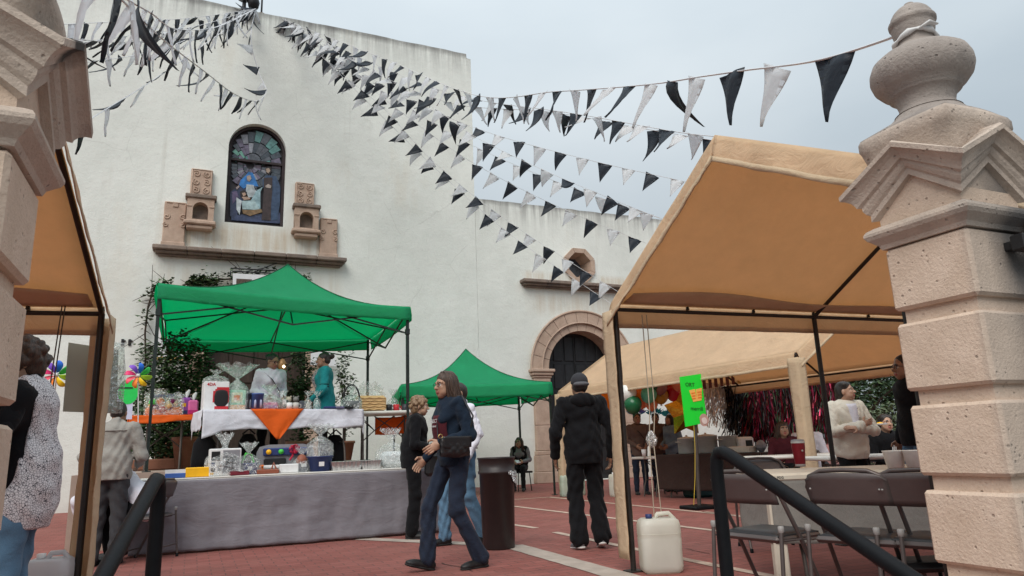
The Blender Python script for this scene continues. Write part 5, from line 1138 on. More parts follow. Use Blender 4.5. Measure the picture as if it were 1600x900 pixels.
# ------------------------------------------------------------------ stall tables and goods
PLASTW = simple('white_plastic_top', (.62, .60, .56), .5, 0, .06, 9, .1, 60); PLASTC = simple('cream_plastic_top', (.62, .56, .46), .5, 0, .08, 9, .1, 60)
LEGM = simple('grey_brown_table_steel', (.085, .07, .062), .45, .4, .2, 12)
GREYT = cloth('grey_tablecloth', (.20, .19, .212), .08, .38, .85, .1, (.45, 1, 1.2)); WHITET = cloth('white_tablecloth', (.66, .66, .72), .1, .5); BROWNT = cloth('dark_brown_tablecloth', (.042, .024, .020), .15, .5)
ORANGE = fabric_sheet('bright_orange_cloth', (.86, .135, .012), .15, (.9, .2, .03), .3)
def m_cell(name, tint, alpha):
    g = G(name); gl = g.n('ShaderNodeBsdfGlossy'); gl.inputs['Roughness'].default_value = .12; gl.inputs[0].default_value = (.9, .9, .9, 1)
    tr = g.n('ShaderNodeBsdfTransparent'); tr.inputs[0].default_value = (*tint, 1); df = g.n('ShaderNodeBsdfDiffuse'); df.inputs[0].default_value = (.72, .76, .74, 1)
    bp = g.n('ShaderNodeBump'); bp.inputs['Strength'].default_value = 1; bp.inputs['Distance'].default_value = .05; g.l(g.noise(16, 4, .6, distort=2), bp.inputs['Height']); g.l(bp.outputs[0], gl.inputs['Normal'])
    m1 = g.n('ShaderNodeMixShader'); f = g.rng(g.noise(22, 4, .6, distort=2), .45, .68, .12, .75); g.l(f, m1.inputs[0]); g.l(gl.outputs[0], m1.inputs[1]); g.l(df.outputs[0], m1.inputs[2])
    m2 = g.n('ShaderNodeMixShader'); f2 = g.rng(g.noise(13, 5, .65, distort=2.5), .42, .66, alpha * .35, min(1, alpha * 1.6)); g.l(f2, m2.inputs[0]); g.l(tr.outputs[0], m2.inputs[1]); g.l(m1.outputs[0], m2.inputs[2]); g.l(m2.outputs[0], g.out.inputs[0])
    MATS[name] = g.m; return g.m
CELL = m_cell('clear_cellophane', (.97, .98, .97), .38); CELLG = m_cell('green_tinted_cellophane', (.86, .97, .91), .5)
def folding_table(label, c, rz, L_, W_, h, mat=PLASTW, z0=0.0, group=None):
    t = thing('folding_table', label, 'table', (c[0], c[1], z0), group); M = Matrix.Translation((c[0], c[1], z0)) @ Matrix.Rotation(rz, 4, 'Z')
    b = MB(); b.cbox((-L_ / 2, -W_ / 2, h - .045), (L_ / 2, W_ / 2, h), .014, 0, M); b.build('tabletop', mat, t)
    for sx_ in (-1, 1):
        x = sx_ * (L_ / 2 - .22)
        for sy in (-1, 1):
            b = MB(); b.tube([(x, sy * .22, h - .045), (x, sy * .22, .30), (x + .0, sy * .27, .20), (x, sy * .30, .012)], .014, 8, 0, True, True, M); b.build('leg', LEGM, t)
        [MB().tube([(x, -.22, z_), (x, .22, z_)], .011, 6, 0, True, True, M).build('crossbar', LEGM, t) for z_ in (h - .10, .30)]
        b = MB(); b.tube([(x, 0, .30), (x - sx_ * .18, 0, .46), (x - sx_ * .48, 0, h - .06)], .009, 6, 0, True, True, M); b.tube([(x, .18, h - .1), (x - sx_ * .18, 0, .46), (x, -.18, h - .1)], .007, 6, 0, True, True, M); b.build('brace', LEGM, t)
    return t, M
def drape(label, M, L_, W_, h, drop, mat, sides=('f', 'l', 'r'), wave=.02, name='tablecloth', group=None, hemf=None, seed=1, nu=64, nv=18, puddle=0):
    b = MB(); e = .008; l2, w2 = L_ / 2 + e, W_ / 2 + e
    b.add([M @ V(*p) for p in ((-l2, -w2, h + .006), (l2, -w2, h + .006), (l2, w2, h + .006), (-l2, w2, h + .006))], [(0, 1, 2, 3)], 0, False)
    def side(p0, p1, out, n):
        def f(u, v):
            p = V(*p0).lerp(V(*p1), u); d = drop if hemf is None else hemf(u)
            k = mnoise.noise(V(u * n * .11 + seed * 7, v * 1.4, seed)) * 1.3 + .5 * mnoise.noise(V(u * n * .32, v * 3.3, seed + 3)) + .25 * mnoise.noise(V(u * n * .1 + v * 5, v * 9, seed + 9))
            return M @ (p + V(*out) * (e * .5 + wave * k * min(1, v * 2.2) + .012 * v) - V(0, 0, d * v + (.0 if v < 1 else .006 * k)))
        b.sheet(f, n, nv, .003)
    if 'f' in sides: side((-l2, -w2, h + .006), (l2, -w2, h + .006), (0, -1, 0), nu)
    if 'l' in sides: side((-l2, w2, h + .006), (-l2, -w2, h + .006), (-1, 0, 0), nu // 3)
    if 'r' in sides: side((l2, -w2, h + .006), (l2, w2, h + .006), (1, 0, 0), nu // 3)
    if 'b' in sides: side((l2, w2, h + .006), (-l2, w2, h + .006), (0, 1, 0), nu)
    return b.build(name, mat, label=label, cat='tablecloth', group=group)
# front table with the long grey cloth
gA, gB = V(-.52, 8.74, 0), V(2.86, 8.60, 0); gl_ = (gB - gA).length; grz = math.atan2(gB.y - gA.y, gB.x - gA.x); gc = (gA + gB) / 2 + V(.0, .38, 0)
t, GM = folding_table('long white folding table of the gift stall under the floor length grey cloth', gc, grz, gl_, .74, .775)
drape('plain grey cloth hanging to the ground in front of the gift stall', GM, gl_, .74, .755, .735, GREYT, ('f', 'l', 'r'), .028, seed=2, nu=110, nv=26)
b = MB(); b.cbox((-gl_ / 2 - .012, -.372, .767), (gl_ / 2 + .012, .37, .786), .006, 0, GM); b.build('table_edge', PLASTW, t)
# white clothed table on the landing, with the orange runner
wA, wB = gz(318, 641, 1.59), gz(566, 640, 1.59); wl = (wB - wA).length; wrz = math.atan2(wB.y - wA.y, wB.x - wA.x); wc = (wA + wB) / 2 + V(-math.sin(wrz), math.cos(wrz), 0) * .37; wc.z = 0
t, WM = folding_table('folding table under the white cloth on the church landing', wc, wrz, wl, .74, .735, z0=PZ)
drape('white cloth with a pointed corner on the gift table behind the grey one', WM, wl, .74, .742, .30, WHITET, ('f', 'l', 'r'), .02, seed=5, hemf=lambda u: .27 + .10 * max(0, 1 - u * 9) - .02 * u + .01 * math.sin(u * 17), nu=70, nv=10)
b = MB(); ru0, ru1 = .27, .60
b.sheet(lambda u, v: WM @ V(-wl / 2 + wl * ((ru0 + (ru1 - ru0) * u) * (1 - v) + (.43 + .02 * u) * v), -.40 - .006 * math.sin(u * 9 + v * 5) - .03 * v, .754 - .40 * v), 14, 12, .003)
b.add([WM @ V(-wl / 2 + wl * x, y, .753) for x, y in ((ru0, -.40), (ru1, -.40), (ru1 - .02, .2), (ru0 + .02, .2))], [(0, 1, 2, 3)]); b.build('table_runner', ORANGE, label='bright orange runner with a triangular tip over the white tablecloth', cat='runner')
# orange table to the left, bare table to the right
oA, oB = gz(203, 650, 1.585), gz(312, 648, 1.585); oc = (oA + oB) / 2 + V(0, .36, 0); oc.z = 0; ol = (oB - oA).length
t, OM = folding_table('small folding table with orange cover left of the white clothed table', oc, 0, ol, .66, .73, z0=PZ)
drape('narrow bright orange cover on the small table left of the white cloth', OM, ol, .66, .735, .10, ORANGE, ('f', 'l', 'r'), .012, seed=8, hemf=lambda u: .11 - .07 * max(0, u - .35) + .18 * max(0, u - .93) * 10 + .10 * max(0, .06 - u) * 16, nu=40, nv=6)
bA, bB = gz(560, 643, 1.585), gz(650, 640, 1.585); bc = (bA + bB) / 2 + V(.05, .38, 0); bl = (bB - bA).length + .25; bc.z = 0
t, BM_ = folding_table('bare folding table with open legs right of the white clothed table', bc, math.atan2(bB.y - bA.y, bB.x - bA.x) * .5, bl, .74, .735, z0=PZ)
p0 = gy(586, 652, bc.y + .3); p1 = gy(640, 648, bc.y + .2); b = MB(); b.sheet(lambda u, v: p0.lerp(p1, u) + V(0, .01 * math.sin(u * 14), -.27 * v - .02 * math.sin(u * 3)), 16, 6, .003); b.build('orange_cloth', ORANGE, label='bright orange cloth hanging behind the bare folding table legs', cat='cloth')
# -- goods: helper that stands a box-like gift on a surface
def place(px, py, z, Y=None): p = gz(px, py, z) if Y is None else gy(px, py, Y); p.z = z; return p
GT = .787; WT = PZ + .752; OT = PZ + .742; BT = PZ + .736
def on(px, Y, z): p = gy(px, 700, Y); return V(p.x, Y, z)
def cone_bag(b, c, r, h, flare, n=22, seed=0, top=.35, mat=0):      # gathered film wrapping with a fanned tail
    r_ = random.Random(seed); prof = [(r * 1.02, 0), (r * 1.08, h * .18), (r * 1.02, h * .42), (r * .6, h * .56), (r * .16, h * .66), (r * .14, h * .69), (flare * .55, h * .84), (flare, h)]
    ph = [r_.uniform(.86, 1.16) for _ in range(n)]
    vs = []; fs = []
    for k, (q, z) in enumerate(prof):
        for j in range(n):
            a = 2 * math.pi * j / n; w = q * (ph[j] if k > 2 else 1 + (ph[j] - 1) * .3) * (1 + (.25 * math.sin(a * 5 + seed) if k > 5 else 0)); vs.append(c + V(w * math.cos(a), w * math.sin(a) * .75, z + (.05 * h * math.sin(j * 2.4) if k > 6 else 0)))
    for k in range(len(prof) - 1):
        for j in range(n): fs.append((k * n + j, k * n + (j + 1) % n, (k + 1) * n + (j + 1) % n, (k + 1) * n + j))
    b.add(vs, fs, mat, True)
def boxthing(name, label, cat, c, w, d, h, mat, rz=0, group=None, ch=.008):
    t = thing(name, label, cat, c, group); M = Matrix.Translation(c) @ Matrix.Rotation(rz, 4, 'Z'); b = MB(); b.cbox((-w / 2, -d / 2, 0), (w / 2, d / 2, h), ch, 0, M); b.build('box', mat, t); return t, M
def flat(M, x0, x1, z0, z1, y, mat, name, t, th=.002): b = MB(); b.box((x0, y - th, z0), (x1, y, z1), 0, M); return b.build(name, mat, t)
C_ = lambda n, r, g, b_, rough=.5: simple('paint_' + n, srgb(r, g, b_), rough, 0, .08, 14)
BLUE, YELL, RED, PURP, PINK, GRN, MINT, NAVYP, GREYP, BLK, WHT, TAN_, BRN = C_('blue', 60, 95, 165), C_('yellow', 240, 180, 20), C_('red', 190, 40, 50), C_('purple', 150, 80, 170), C_('pink', 225, 110, 170), C_('green', 70, 190, 70), C_('mint', 160, 215, 190), C_('navy', 40, 55, 105), C_('grey', 135, 135, 140), C_('black', 28, 28, 30), C_('white', 225, 225, 225), C_('tan', 205, 170, 120), C_('brown', 140, 80, 60)
ORG_ = C_('orange', 240, 120, 40); SILV = simple('aluminium_foil', (.62, .62, .62), .28, .9, .15, 30, .6, 60)
cY = 8.86
t, M = boxthing('carton', 'low blue carton with white lid at the left end of the grey table', 'box', on(277, cY, GT), .21, .16, .055, BLUE, .02); flat(M, -.105, .105, .052, .09, .07, WHT, 'lid', t, .145)
t, M = boxthing('carton', 'bright yellow carton on the grey table next to the blue one', 'box', on(311, cY, GT), .25, .16, .105, YELL, -.02)
# appliance carton in film
c = on(352, cY + .02, GT); t, M = boxthing('appliance_carton', 'grey and black printed appliance carton wrapped in clear film on the grey table', 'gift', c, .33, .20, .30, WHT, .06)
for x0, x1, z0, z1, m in ((-.15, -.06, .17, .27, BLK), (-.03, .15, .03, .28, GREYP), (.0, .12, .12, .21, BLK), (-.15, -.11, .11, .15, NAVYP), (-.15, -.11, .05, .09, BLK), (-.08, -.04, .06, .12, GREYP), (-.02, .10, .06, .11, BLK), (-.07, -.03, .13, .15, GREYP), (-.155, -.12, .02, .04, YELL)): flat(M, x0, x1, z0, z1, -.1005, m, 'printed_panel', t)
b = MB(); cone_bag(b, c, .20, .47, .09, seed=3); b.build('film', CELL, t)
c = on(389, cY + .05, GT); t, M = boxthing('gift_bag', 'small blue gift in tied clear film with a white price tag', 'gift', c, .17, .13, .13, NAVYP, .3); flat(M, -.03, .02, .05, .09, -.066, WHT, 'price_tag', t)
b = MB(); cone_bag(b, c, .14, .36, .10, seed=4); b.build('film', CELL, t)
b = MB(); b.tube([c + V(-.07, 0, .13), c + V(-.03, -.01, .24), c + V(.03, .01, .22), c + V(.06, 0, .13)], .012, 6); b.build('flower_stem', GRN, t)
# grey blister board with kitchen set
c = on(447, cY + .17, GT); t = thing('toy_kitchen_board', 'grey arched blister board with coloured knobs and a red bow', 'gift', c); w, h = .33, .33
o = [(-w, 0), (w, 0), (w, h * .72), (w * .9, h * .93), (w * .6, h), (-w * .6, h), (-w * .9, h * .93), (-w, h * .72)]
b = MB(); b.prism(o, lambda u, v, q: c + V(u, .04 * q + .03 * v, v)); b.build('board', GREYP, t)
for x0, x1, z0, z1, m, nm in ((-.26, .26, .20, .29, NAVYP, 'label_strip'), (-.25, .0, .10, .17, BLK, 'tray'), (-.28, .18, .055, .095, WHT, 'roller'), (-.30, -.24, .05, .10, ORG_, 'roller_end'), (-.05, .28, .0, .05, GREYP, 'base')):
    b = MB(); b.cbox((c.x + x0, c.y - .03, c.z + z0), (c.x + x1, c.y + .012, c.z + z1), .012); b.build(nm, m, t)
for x, m in ((-.20, YELL), (-.06, GRN)): b = MB(); b.lathe([(.03, 0), (.03, .02), (0, .03)], 14, 0, Matrix.Translation(c + V(x, -.03, .245)) @ Matrix.Rotation(R(90), 4, 'X')); b.build('knob', m, t)
bw = thing('ribbon_bow', 'shiny red ribbon bow on the grey blister board', 'bow', c + V(.09, -.05, .27)); b = MB(); q = c + V(.09, -.05, .27)
for k in range(7): a = k * .9; b.tube([q, q + V(.055 * math.cos(a), -.02, .05 * math.sin(a)), q + V(.06 * math.cos(a + .5), -.03, .055 * math.sin(a + .5)), q], [.008, .02, .02, .006], 6, flat=.3)
b.tube([q, q + V(-.02, -.02, -.08), q + V(-.05, 0, -.13)], .012, 5, flat=.3); b.build('loop', simple('red_ribbon', (.5, .02, .06), .3), bw)
t, M = boxthing('flat_packet', 'flat dark red packet in film at the table edge', 'packet', on(376, cY - .10, GT), .20, .10, .045, C_('maroonpack', 130, 45, 60), .1); b = MB(); b.sheet(lambda u, v: M @ V(-.12 + .24 * u, -.07 + .13 * v, .05 + .012 * math.sin(u * 9) * math.cos(v * 7)), 10, 6, .002); b.build('film', CELL, t)
t, M = boxthing('leather_case', 'reddish brown leather case lying on the grey table', 'case', on(420, cY - .08, GT), .24, .11, .05, BRN, -.05); b = MB(); b.tube([M @ V(.04, 0, .05), M @ V(.06, 0, .12), M @ V(.09, 0, .05)], .012, 6); b.build('strap', BRN, t)
t, M = boxthing('carton', 'plain white carton below the grey blister board', 'box', on(452, cY - .02, GT), .21, .12, .10, WHT, .03)
c = on(472, cY, GT); t, M = boxthing('gift_bag', 'small brown gift in film with white tag left of the blue basin', 'gift', c, .12, .10, .10, C_('greyblue', 90, 95, 105), .1); flat(M, -.02, .045, .06, .12, -.053, WHT, 'price_tag', t)
b = MB(); b.lathe([(.06, .10), (.07, .14), (.04, .19), (0, .21)], 12, 0, M); b.build('cup', BRN, t); b = MB(); cone_bag(b, c, .10, .28, .07, seed=6); b.build('film', CELL, t)
c = on(500, cY, GT); t = thing('blue_basin', 'dark blue plastic basin full of gifts wrapped in gathered clear film', 'basin', c); T_ = Matrix.Translation(c)
b = MB(); b.lathe([(.0, .0), (.115, 0), (.15, .16), (.158, .165), (.158, .175), (.142, .172), (.11, .01), (0, .01)], 28, 0, T_); b.build('basin', NAVYP, t); b = MB(); b.box((-.03, -.146, .06), (.03, -.135, .11), 0, T_); b.build('price_tag', WHT, t)
b = MB(); cone_bag(b, c + V(0, 0, .15), .15, .40, .14, seed=9); b.build('film', CELL, t)
for k, (px, w, d, lab) in enumerate(((540, .40, .25, 'wide crumpled aluminium tray on the grey table right of the blue basin'), (578, .26, .22, 'smaller aluminium tray at the right part of the grey table'))):
    c = on(px, cY, GT); t = thing('foil_tray', lab, 'tray', c); b = MB(); n = 56; vs = []; fs = []
    for q, (s_, z) in enumerate(((.86, 0), (1, .10), (1.05, .105), (.96, .10), (.83, .008))):
        for j in range(n):
            a = 2 * math.pi * j / n; e = 1 / max(abs(math.cos(a)), abs(math.sin(a))) ** .9; r_ = 1 + (.02 * (-1) ** j if q in (0, 1, 3) else 0); vs.append(c + V(w / 2 * s_ * e * math.cos(a) * r_, d / 2 * s_ * e * math.sin(a) * r_, z))
    for q in range(4):
        for j in range(n): fs.append((q * n + j, q * n + (j + 1) % n, (q + 1) * n + (j + 1) % n, (q + 1) * n + j))
    fs.append(tuple(reversed(range(n)))); fs.append(tuple(range(4 * n, 5 * n))); b.add(vs, fs, 0, False); b.build('tray', SILV, t)
c = on(612, cY + .05, GT); t = thing('wrapped_basket', 'white gift basket in crinkled clear film at the right end of the grey table', 'gift', c)
b = MB(); b.cbox((c.x - .14, c.y - .1, c.z), (c.x + .14, c.y + .1, c.z + .20), .05); b.build('basket', C_('lacewhite', 215, 220, 222), t); b = MB(); cone_bag(b, c, .20, .48, .12, seed=12); b.build('film', CELL, t)
# on the white table
def wt(px, dy=.25): p = gy(px, 640, wc.y - .37 + dy + .02 * (px - 318) / 25 * .1); return V(p.x, p.y, WT)
c = wt(335, .16); t, M = boxthing('fryer_carton', 'white and red carton printed with a black fryer, topped by a cellophane knot', 'gift', c, .31, .24, .375, WHT, .12)
for x0, x1, z0, z1, m in ((.0, .153, .27, .30, RED), (-.02, .153, .245, .275, RED), (-.045, .153, .10, .25, RED), (-.02, .153, .0, .05, RED), (-.155, .155, .0, .012, WHT)): flat(M, x0, x1, z0, z1, -.1205, m, 'printed_panel', t)
b = MB(); b.lathe([(0, 0), (.05, 0), (.085, .04), (.09, .13), (.075, .19), (.05, .21), (0, .215)], 20, 0, M @ Matrix.Translation((.06, -.122, .05)) @ Matrix.Diagonal((1, .08, 1, 1))); b.build('fryer_picture', BLK, t)
write('4DA', .055, t, M @ V(-.07, -.1225, .335), M.to_3x3() @ V(1, 0, 0), (0, 0, 1), RED, bold=.001)
b = MB(); cone_bag(b, c + V(0, 0, .34), .15, .20, .09, seed=20); b.build('cellophane_top', CELL, t)
c = wt(369, .2); t, M = boxthing('gift_carton', 'mint and cream gift carton in fanned clear film beside the fryer carton', 'gift', c, .21, .18, .27, MINT, .1); flat(M, -.08, .06, .10, .235, -.0905, C_('cream', 235, 225, 190), 'printed_panel', t); flat(M, -.10, .10, .0, .07, -.0907, C_('peach', 250, 180, 140), 'printed_panel', t); flat(M, -.05, .03, .13, .20, -.0925, ORG_, 'picture', t)
b = MB(); cone_bag(b, c, .155, .62, .24, seed=22); b.build('film', CELLG, t)
def tin(px, r, h, mat, label, dy=.15, cat='tin', m2=None):
    c = wt(px, dy); t = thing('round_tin', label, cat, c); b = MB(); b.lathe([(0, 0), (r, 0), (r, h), (r * 1.04, h), (r * 1.04, h + .02), (0, h + .022)], 24, 0, Matrix.Translation(c)); b.build('tin', mat, t)
    if m2:
        for k in range(3): b = MB(); b.lathe([(0, 0), (r * .42, 0), (r * .35, h * .3), (0, h * .36)], 12, 0, Matrix.Translation(c + V(-r * .4 + k * r * .42, -r * .88, h * .12)) @ Matrix.Diagonal((.6, .22, 1.6, 1))); b.build('printed_figure', m2, t)
    return t
tin(387, .055, .215, simple('paint_slate', srgb(70, 78, 92), .5), 'tall slate grey cylinder gift on the white table', .2, 'gift', simple('paint_pale', srgb(150, 160, 175), .5))
tin(402, .078, .20, simple('paint_cobalt', srgb(62, 88, 150), .45), 'blue printed round tin on the orange runner', .10, 'tin', C_('paleblue', 175, 185, 215))
c = wt(421, .14); t, M = boxthing('pink_basket', 'pink and violet gift basket under clear film on the orange runner', 'gift', c, .21, .15, .10, PINK, 0, None, .02); flat(M, -.09, .09, .02, .06, -.0755, PURP, 'band', t); b = MB(); cone_bag(b, c, .15, .34, .10, seed=31); b.build('film', CELLG, t)
c = wt(440, .16); t, M = boxthing('mug_set', 'dark mug gift set in film with white card on the white table', 'gift', c, .16, .12, .13, C_('darkgreen', 62, 74, 68), 0); flat(M, -.0, .05, .07, .13, -.061, WHT, 'card', t); b = MB(); cone_bag(b, c, .11, .26, .07, seed=33); b.build('film', CELL, t)
c = wt(456, .22); t = thing('plush_bears', 'pair of small grey and cream plush bears in film', 'toy', c)
for dx, m in ((-.05, C_('bearcream', 190, 180, 160)), (.05, C_('beargrey', 120, 118, 115))):
    for z, r in ((.06, .055), (.145, .042)): b = MB(); b.lathe([(0, -r)] + [(r * math.cos(q), r * math.sin(q)) for q in [i * .4 - 1.2 for i in range(7)]] + [(0, r)], 14, 0, Matrix.Translation(c + V(dx, 0, z))); b.build('plush', m, t)
    for e in (-1, 1): b = MB(); b.lathe([(0, -.016), (.016, 0), (0, .016)], 8, 0, Matrix.Translation(c + V(dx + e * .032, 0, .185))); b.build('ear', m, t)
for k, (px, m, lab) in enumerate(((452, WHT, 'white mug with dark print on the table edge'), (462, C_('cupgrey', 190, 188, 182), 'pale grey cup beside the white mug'))):
    c = wt(px, .07); t = thing('mug', lab, 'mug', c); b = MB(); b.lathe([(.0, 0), (.036, 0), (.04, .09), (.036, .09), (.033, .01), (0, .01)], 18, 0, Matrix.Translation(c)); b.build('mug_body', m, t); b = MB(); b.tube([c + V(.038, 0, .07), c + V(.068, 0, .065), c + V(.068, 0, .03), c + V(.038, 0, .02)], .006, 6); b.build('handle', m, t)
for k, (px, m, lab, h) in enumerate(((481, C_('pearl', 210, 205, 195), 'slim pearl bottle gift in tall film on the white table', .11), (495, C_('paleteal', 120, 170, 165), 'slim pale teal bottle gift in tall film on the white table', .13))):
    c = wt(px, .12); t = thing('bottle_gift', lab, 'gift', c); b = MB(); b.lathe([(0, 0), (.03, 0), (.03, h * .7), (.014, h * .85), (.014, h), (0, h)], 14, 0, Matrix.Translation(c)); b.build('bottle', m, t); b = MB(); cone_bag(b, c, .05, .25, .06, seed=40 + k); b.build('film', CELL, t)
for k, (px, w, m, lab) in enumerate(((474, .12, C_('slatebox', 80, 84, 92), 'flat slate coloured box behind the slim bottles'), (515, .16, NAVYP, 'flat navy purse lying near the hand of the woman in teal'), (530, .12, C_('violetgrey', 96, 92, 120), 'flat violet grey packet on the white table'), (545, .10, BLK, 'small flat black packet near the right end of the white table'))):
    boxthing('flat_packet', lab, 'packet', wt(px, .2 if px == 474 else .1), w, .10, .12 if px == 474 else .035, m, .1 * k)
c = wt(549, .22); t = thing('handled_basket', 'round basket with dark arched handle wrapped in clear film', 'basket', c)
b = MB(); b.lathe([(0, 0), (.10, 0), (.13, .11), (.12, .11), (.09, .01), (0, .01)], 20, 0, Matrix.Translation(c)); b.build('basket', C_('basketgrey', 95, 100, 100), t); b = MB(); b.tube([c + V(.12 * math.cos(a), 0, .11 + .24 * math.sin(a)) for a in [math.pi * i / 14 for i in range(15)]], .012, 8); b.build('handle', BLK, t); b = MB(); cone_bag(b, c, .14, .33, .06, seed=50); b.build('film', CELLG, t)
c = V(gy(578, 640, bc.y - .12).x, bc.y - .12, BT); t, M = boxthing('wicker_hamper', 'wide straw coloured hamper wrapped in cellophane on the bare table', 'gift', c, .46, .26, .235, TAN_, -.02, None, .04)
for k in range(5): b = MB(); b.tube([M @ V(-.21 + .42 * i / 12, -.133, .03 + .042 * k + .008 * math.sin(i * 1.57 + k * 3.1)) for i in range(13)], .012, 5); b.build('weave', TAN_, t)
b = MB(); b.grid(lambda u, v: M @ V((u - .5) * (.46 - .18 * v) + .02 * math.sin(v * 14 + u * 6), -.05 + .10 * math.sin(u * 9 + v * 4) * .4, .23 + .20 * v + .03 * math.sin(u * 19)), 16, 8); b.grid(lambda u, v: M @ V((u - .5) * .44, .06 + .06 * math.sin(u * 13), .23 + .16 * v + .03 * math.sin(u * 15 + 2)), 16, 8); b.build('cellophane_top', CELL, t)
for k, (px, m, lab) in enumerate(((608, BLK, 'black mug at the left of the mug row on the bare table'), (619, RED, 'red and white printed mug in the row on the bare table'), (633, C_('mugdark', 60, 62, 70), 'dark grey mug at the right of the mug row on the bare table'))):
    c = V(gy(px, 640, bc.y - .2).x, bc.y - .2, BT); t = thing('mug', lab, 'mug', c, 'mugs on the bare table'); b = MB(); b.lathe([(0, 0), (.042, 0), (.046, .10), (.042, .10), (.038, .01), (0, .01)], 18, 0, Matrix.Translation(c)); b.build('mug_body', m, t); b = MB(); b.tube([c + V(.044, 0, .08), c + V(.078, 0, .07), c + V(.078, 0, .03), c + V(.044, 0, .02)], .007, 6); b.build('handle', m, t)
c = V(gy(614, 640, bc.y - .02).x, bc.y - .02, BT); t = thing('film_gift', 'upright clear cellophane gift behind the mug row', 'gift', c); b = MB(); b.cbox((c.x - .06, c.y - .05, c.z), (c.x + .06, c.y + .05, c.z + .12), .02); b.build('box', WHT, t); b = MB(); cone_bag(b, c, .09, .34, .07, seed=61); b.build('film', CELL, t)
# on the orange table
def ot(px, dy=.2): p = gy(px, 645, oc.y - .33 + dy); return V(p.x, p.y, OT)
c = ot(256, .22); t, M = boxthing('fruit_gift_bag', 'wide clear bag of coloured fruit and flowers with a lettered band', 'gift', c, .46, .20, .12, ORG_, 0, None, .03)
for k in range(16):
    r = rng.uniform(.035, .055); x = -.19 + .36 * rng.random(); z = .08 + .12 * rng.random(); b = MB(); b.lathe([(0, -r)] + [(r * math.cos(q), r * math.sin(q)) for q in [i * .4 - 1.2 for i in range(7)]] + [(0, r)], 10, 0, M @ Matrix.Translation((x, -.09, z))); b.build('fruit', rng.choice((RED, ORG_, YELL, C_('plum', 110, 30, 75), GRN, TAN_, C_('rose', 210, 90, 90))), t)
b = MB(); b.grid(lambda u, v: M @ V((u - .5) * .50, -.14 + .02 * math.sin(u * 11), .0 + .31 * v + .012 * math.sin(u * 17) * v), 18, 8); b.grid(lambda u, v: M @ V((u - .5) * .50, .11, .31 * v), 8, 4); b.build('film', CELLG, t)
write('HAPPINESS', .06, t, M @ V(-.02, -.165, .262), (1, 0, 0), (0, 0, 1), C_('inkblue', 70, 80, 110), bold=.001)
b = MB(); b.grid(lambda u, v: M @ V(-.08 + .12 * (u - .5) * (1 + v), .0 + .03 * math.sin(u * 8), .29 + .09 * v), 8, 4); b.build('film_knot', CELLG, t)
for k, (px, m, h, lab) in enumerate(((290, PURP, .25, 'violet gift bag with a yellow tag on the orange table'), (301, PINK, .21, 'pink gift bag tied with white ribbon on the orange table'))):
    c = ot(px, .2 - .05 * k); t, M = boxthing('gift_bag', lab, 'gift', c, .13, .09, h, m, .1 * k, None, .02); flat(M, -.065, .065, .02, .07, -.0455, NAVYP if k == 0 else C_('magenta', 190, 40, 120), 'band', t)
    if k == 0: flat(M, -.05, .0, .12, .17, -.0465, YELL, 'price_tag', t)
    b = MB(); b.tube([M @ V(0, 0, h), M @ V(.01, 0, h + .06), M @ V(.035, 0, h + .11)], [.012, .03, .015], 6, flat=.3); b.tube([M @ V(0, 0, h), M @ V(-.04, 0, h + .04)], [.01, .025], 6, flat=.3); b.build('ribbon', WHT, t)
# under the tables: dark bags, terracotta pot and planter, topiary
for px, Y, w, h, lab in ((318, 10.3, .30, .42, 'black backpack standing under the left end of the white table'), (522, 10.6, .30, .40, 'black bag on the landing under the right end of the white table'), (386, 10.5, .26, .44, 'dark bag slumped under the middle of the white table')):
    p = gy(px, 720, Y); t = thing('backpack', lab, 'bag', (p.x, Y, PZ)); b = MB(); b.lathe([(0, 0), (w * .5, .01), (w * .52, h * .3), (w * .45, h * .8), (w * .25, h), (0, h * 1.02)], 16, 0, Matrix.Translation((p.x, Y, PZ)) @ Matrix.Diagonal((1, .6, 1, 1))); b.build('bag_body', BLACKC, t); b = MB(); b.tube([V(p.x - .08, Y - .1, PZ + h), V(p.x, Y - .12, PZ + h + .07), V(p.x + .08, Y - .1, PZ + h)], .012, 6); b.build('handle', BLACKC, t)
TERRA = simple('terracotta', (.27, .12, .075), .85, 0, .15, 8, .3, 50)
LEAF = [simple('leaf_deep', (.018, .042, .014), .6, 0, .3, 30), simple('leaf_mid', (.035, .075, .022), .6, 0, .3, 30), simple('leaf_pale', (.07, .115, .04), .6, 0, .3, 30)]
TWIG = simple('twig_bark', (.05, .036, .026), .9)
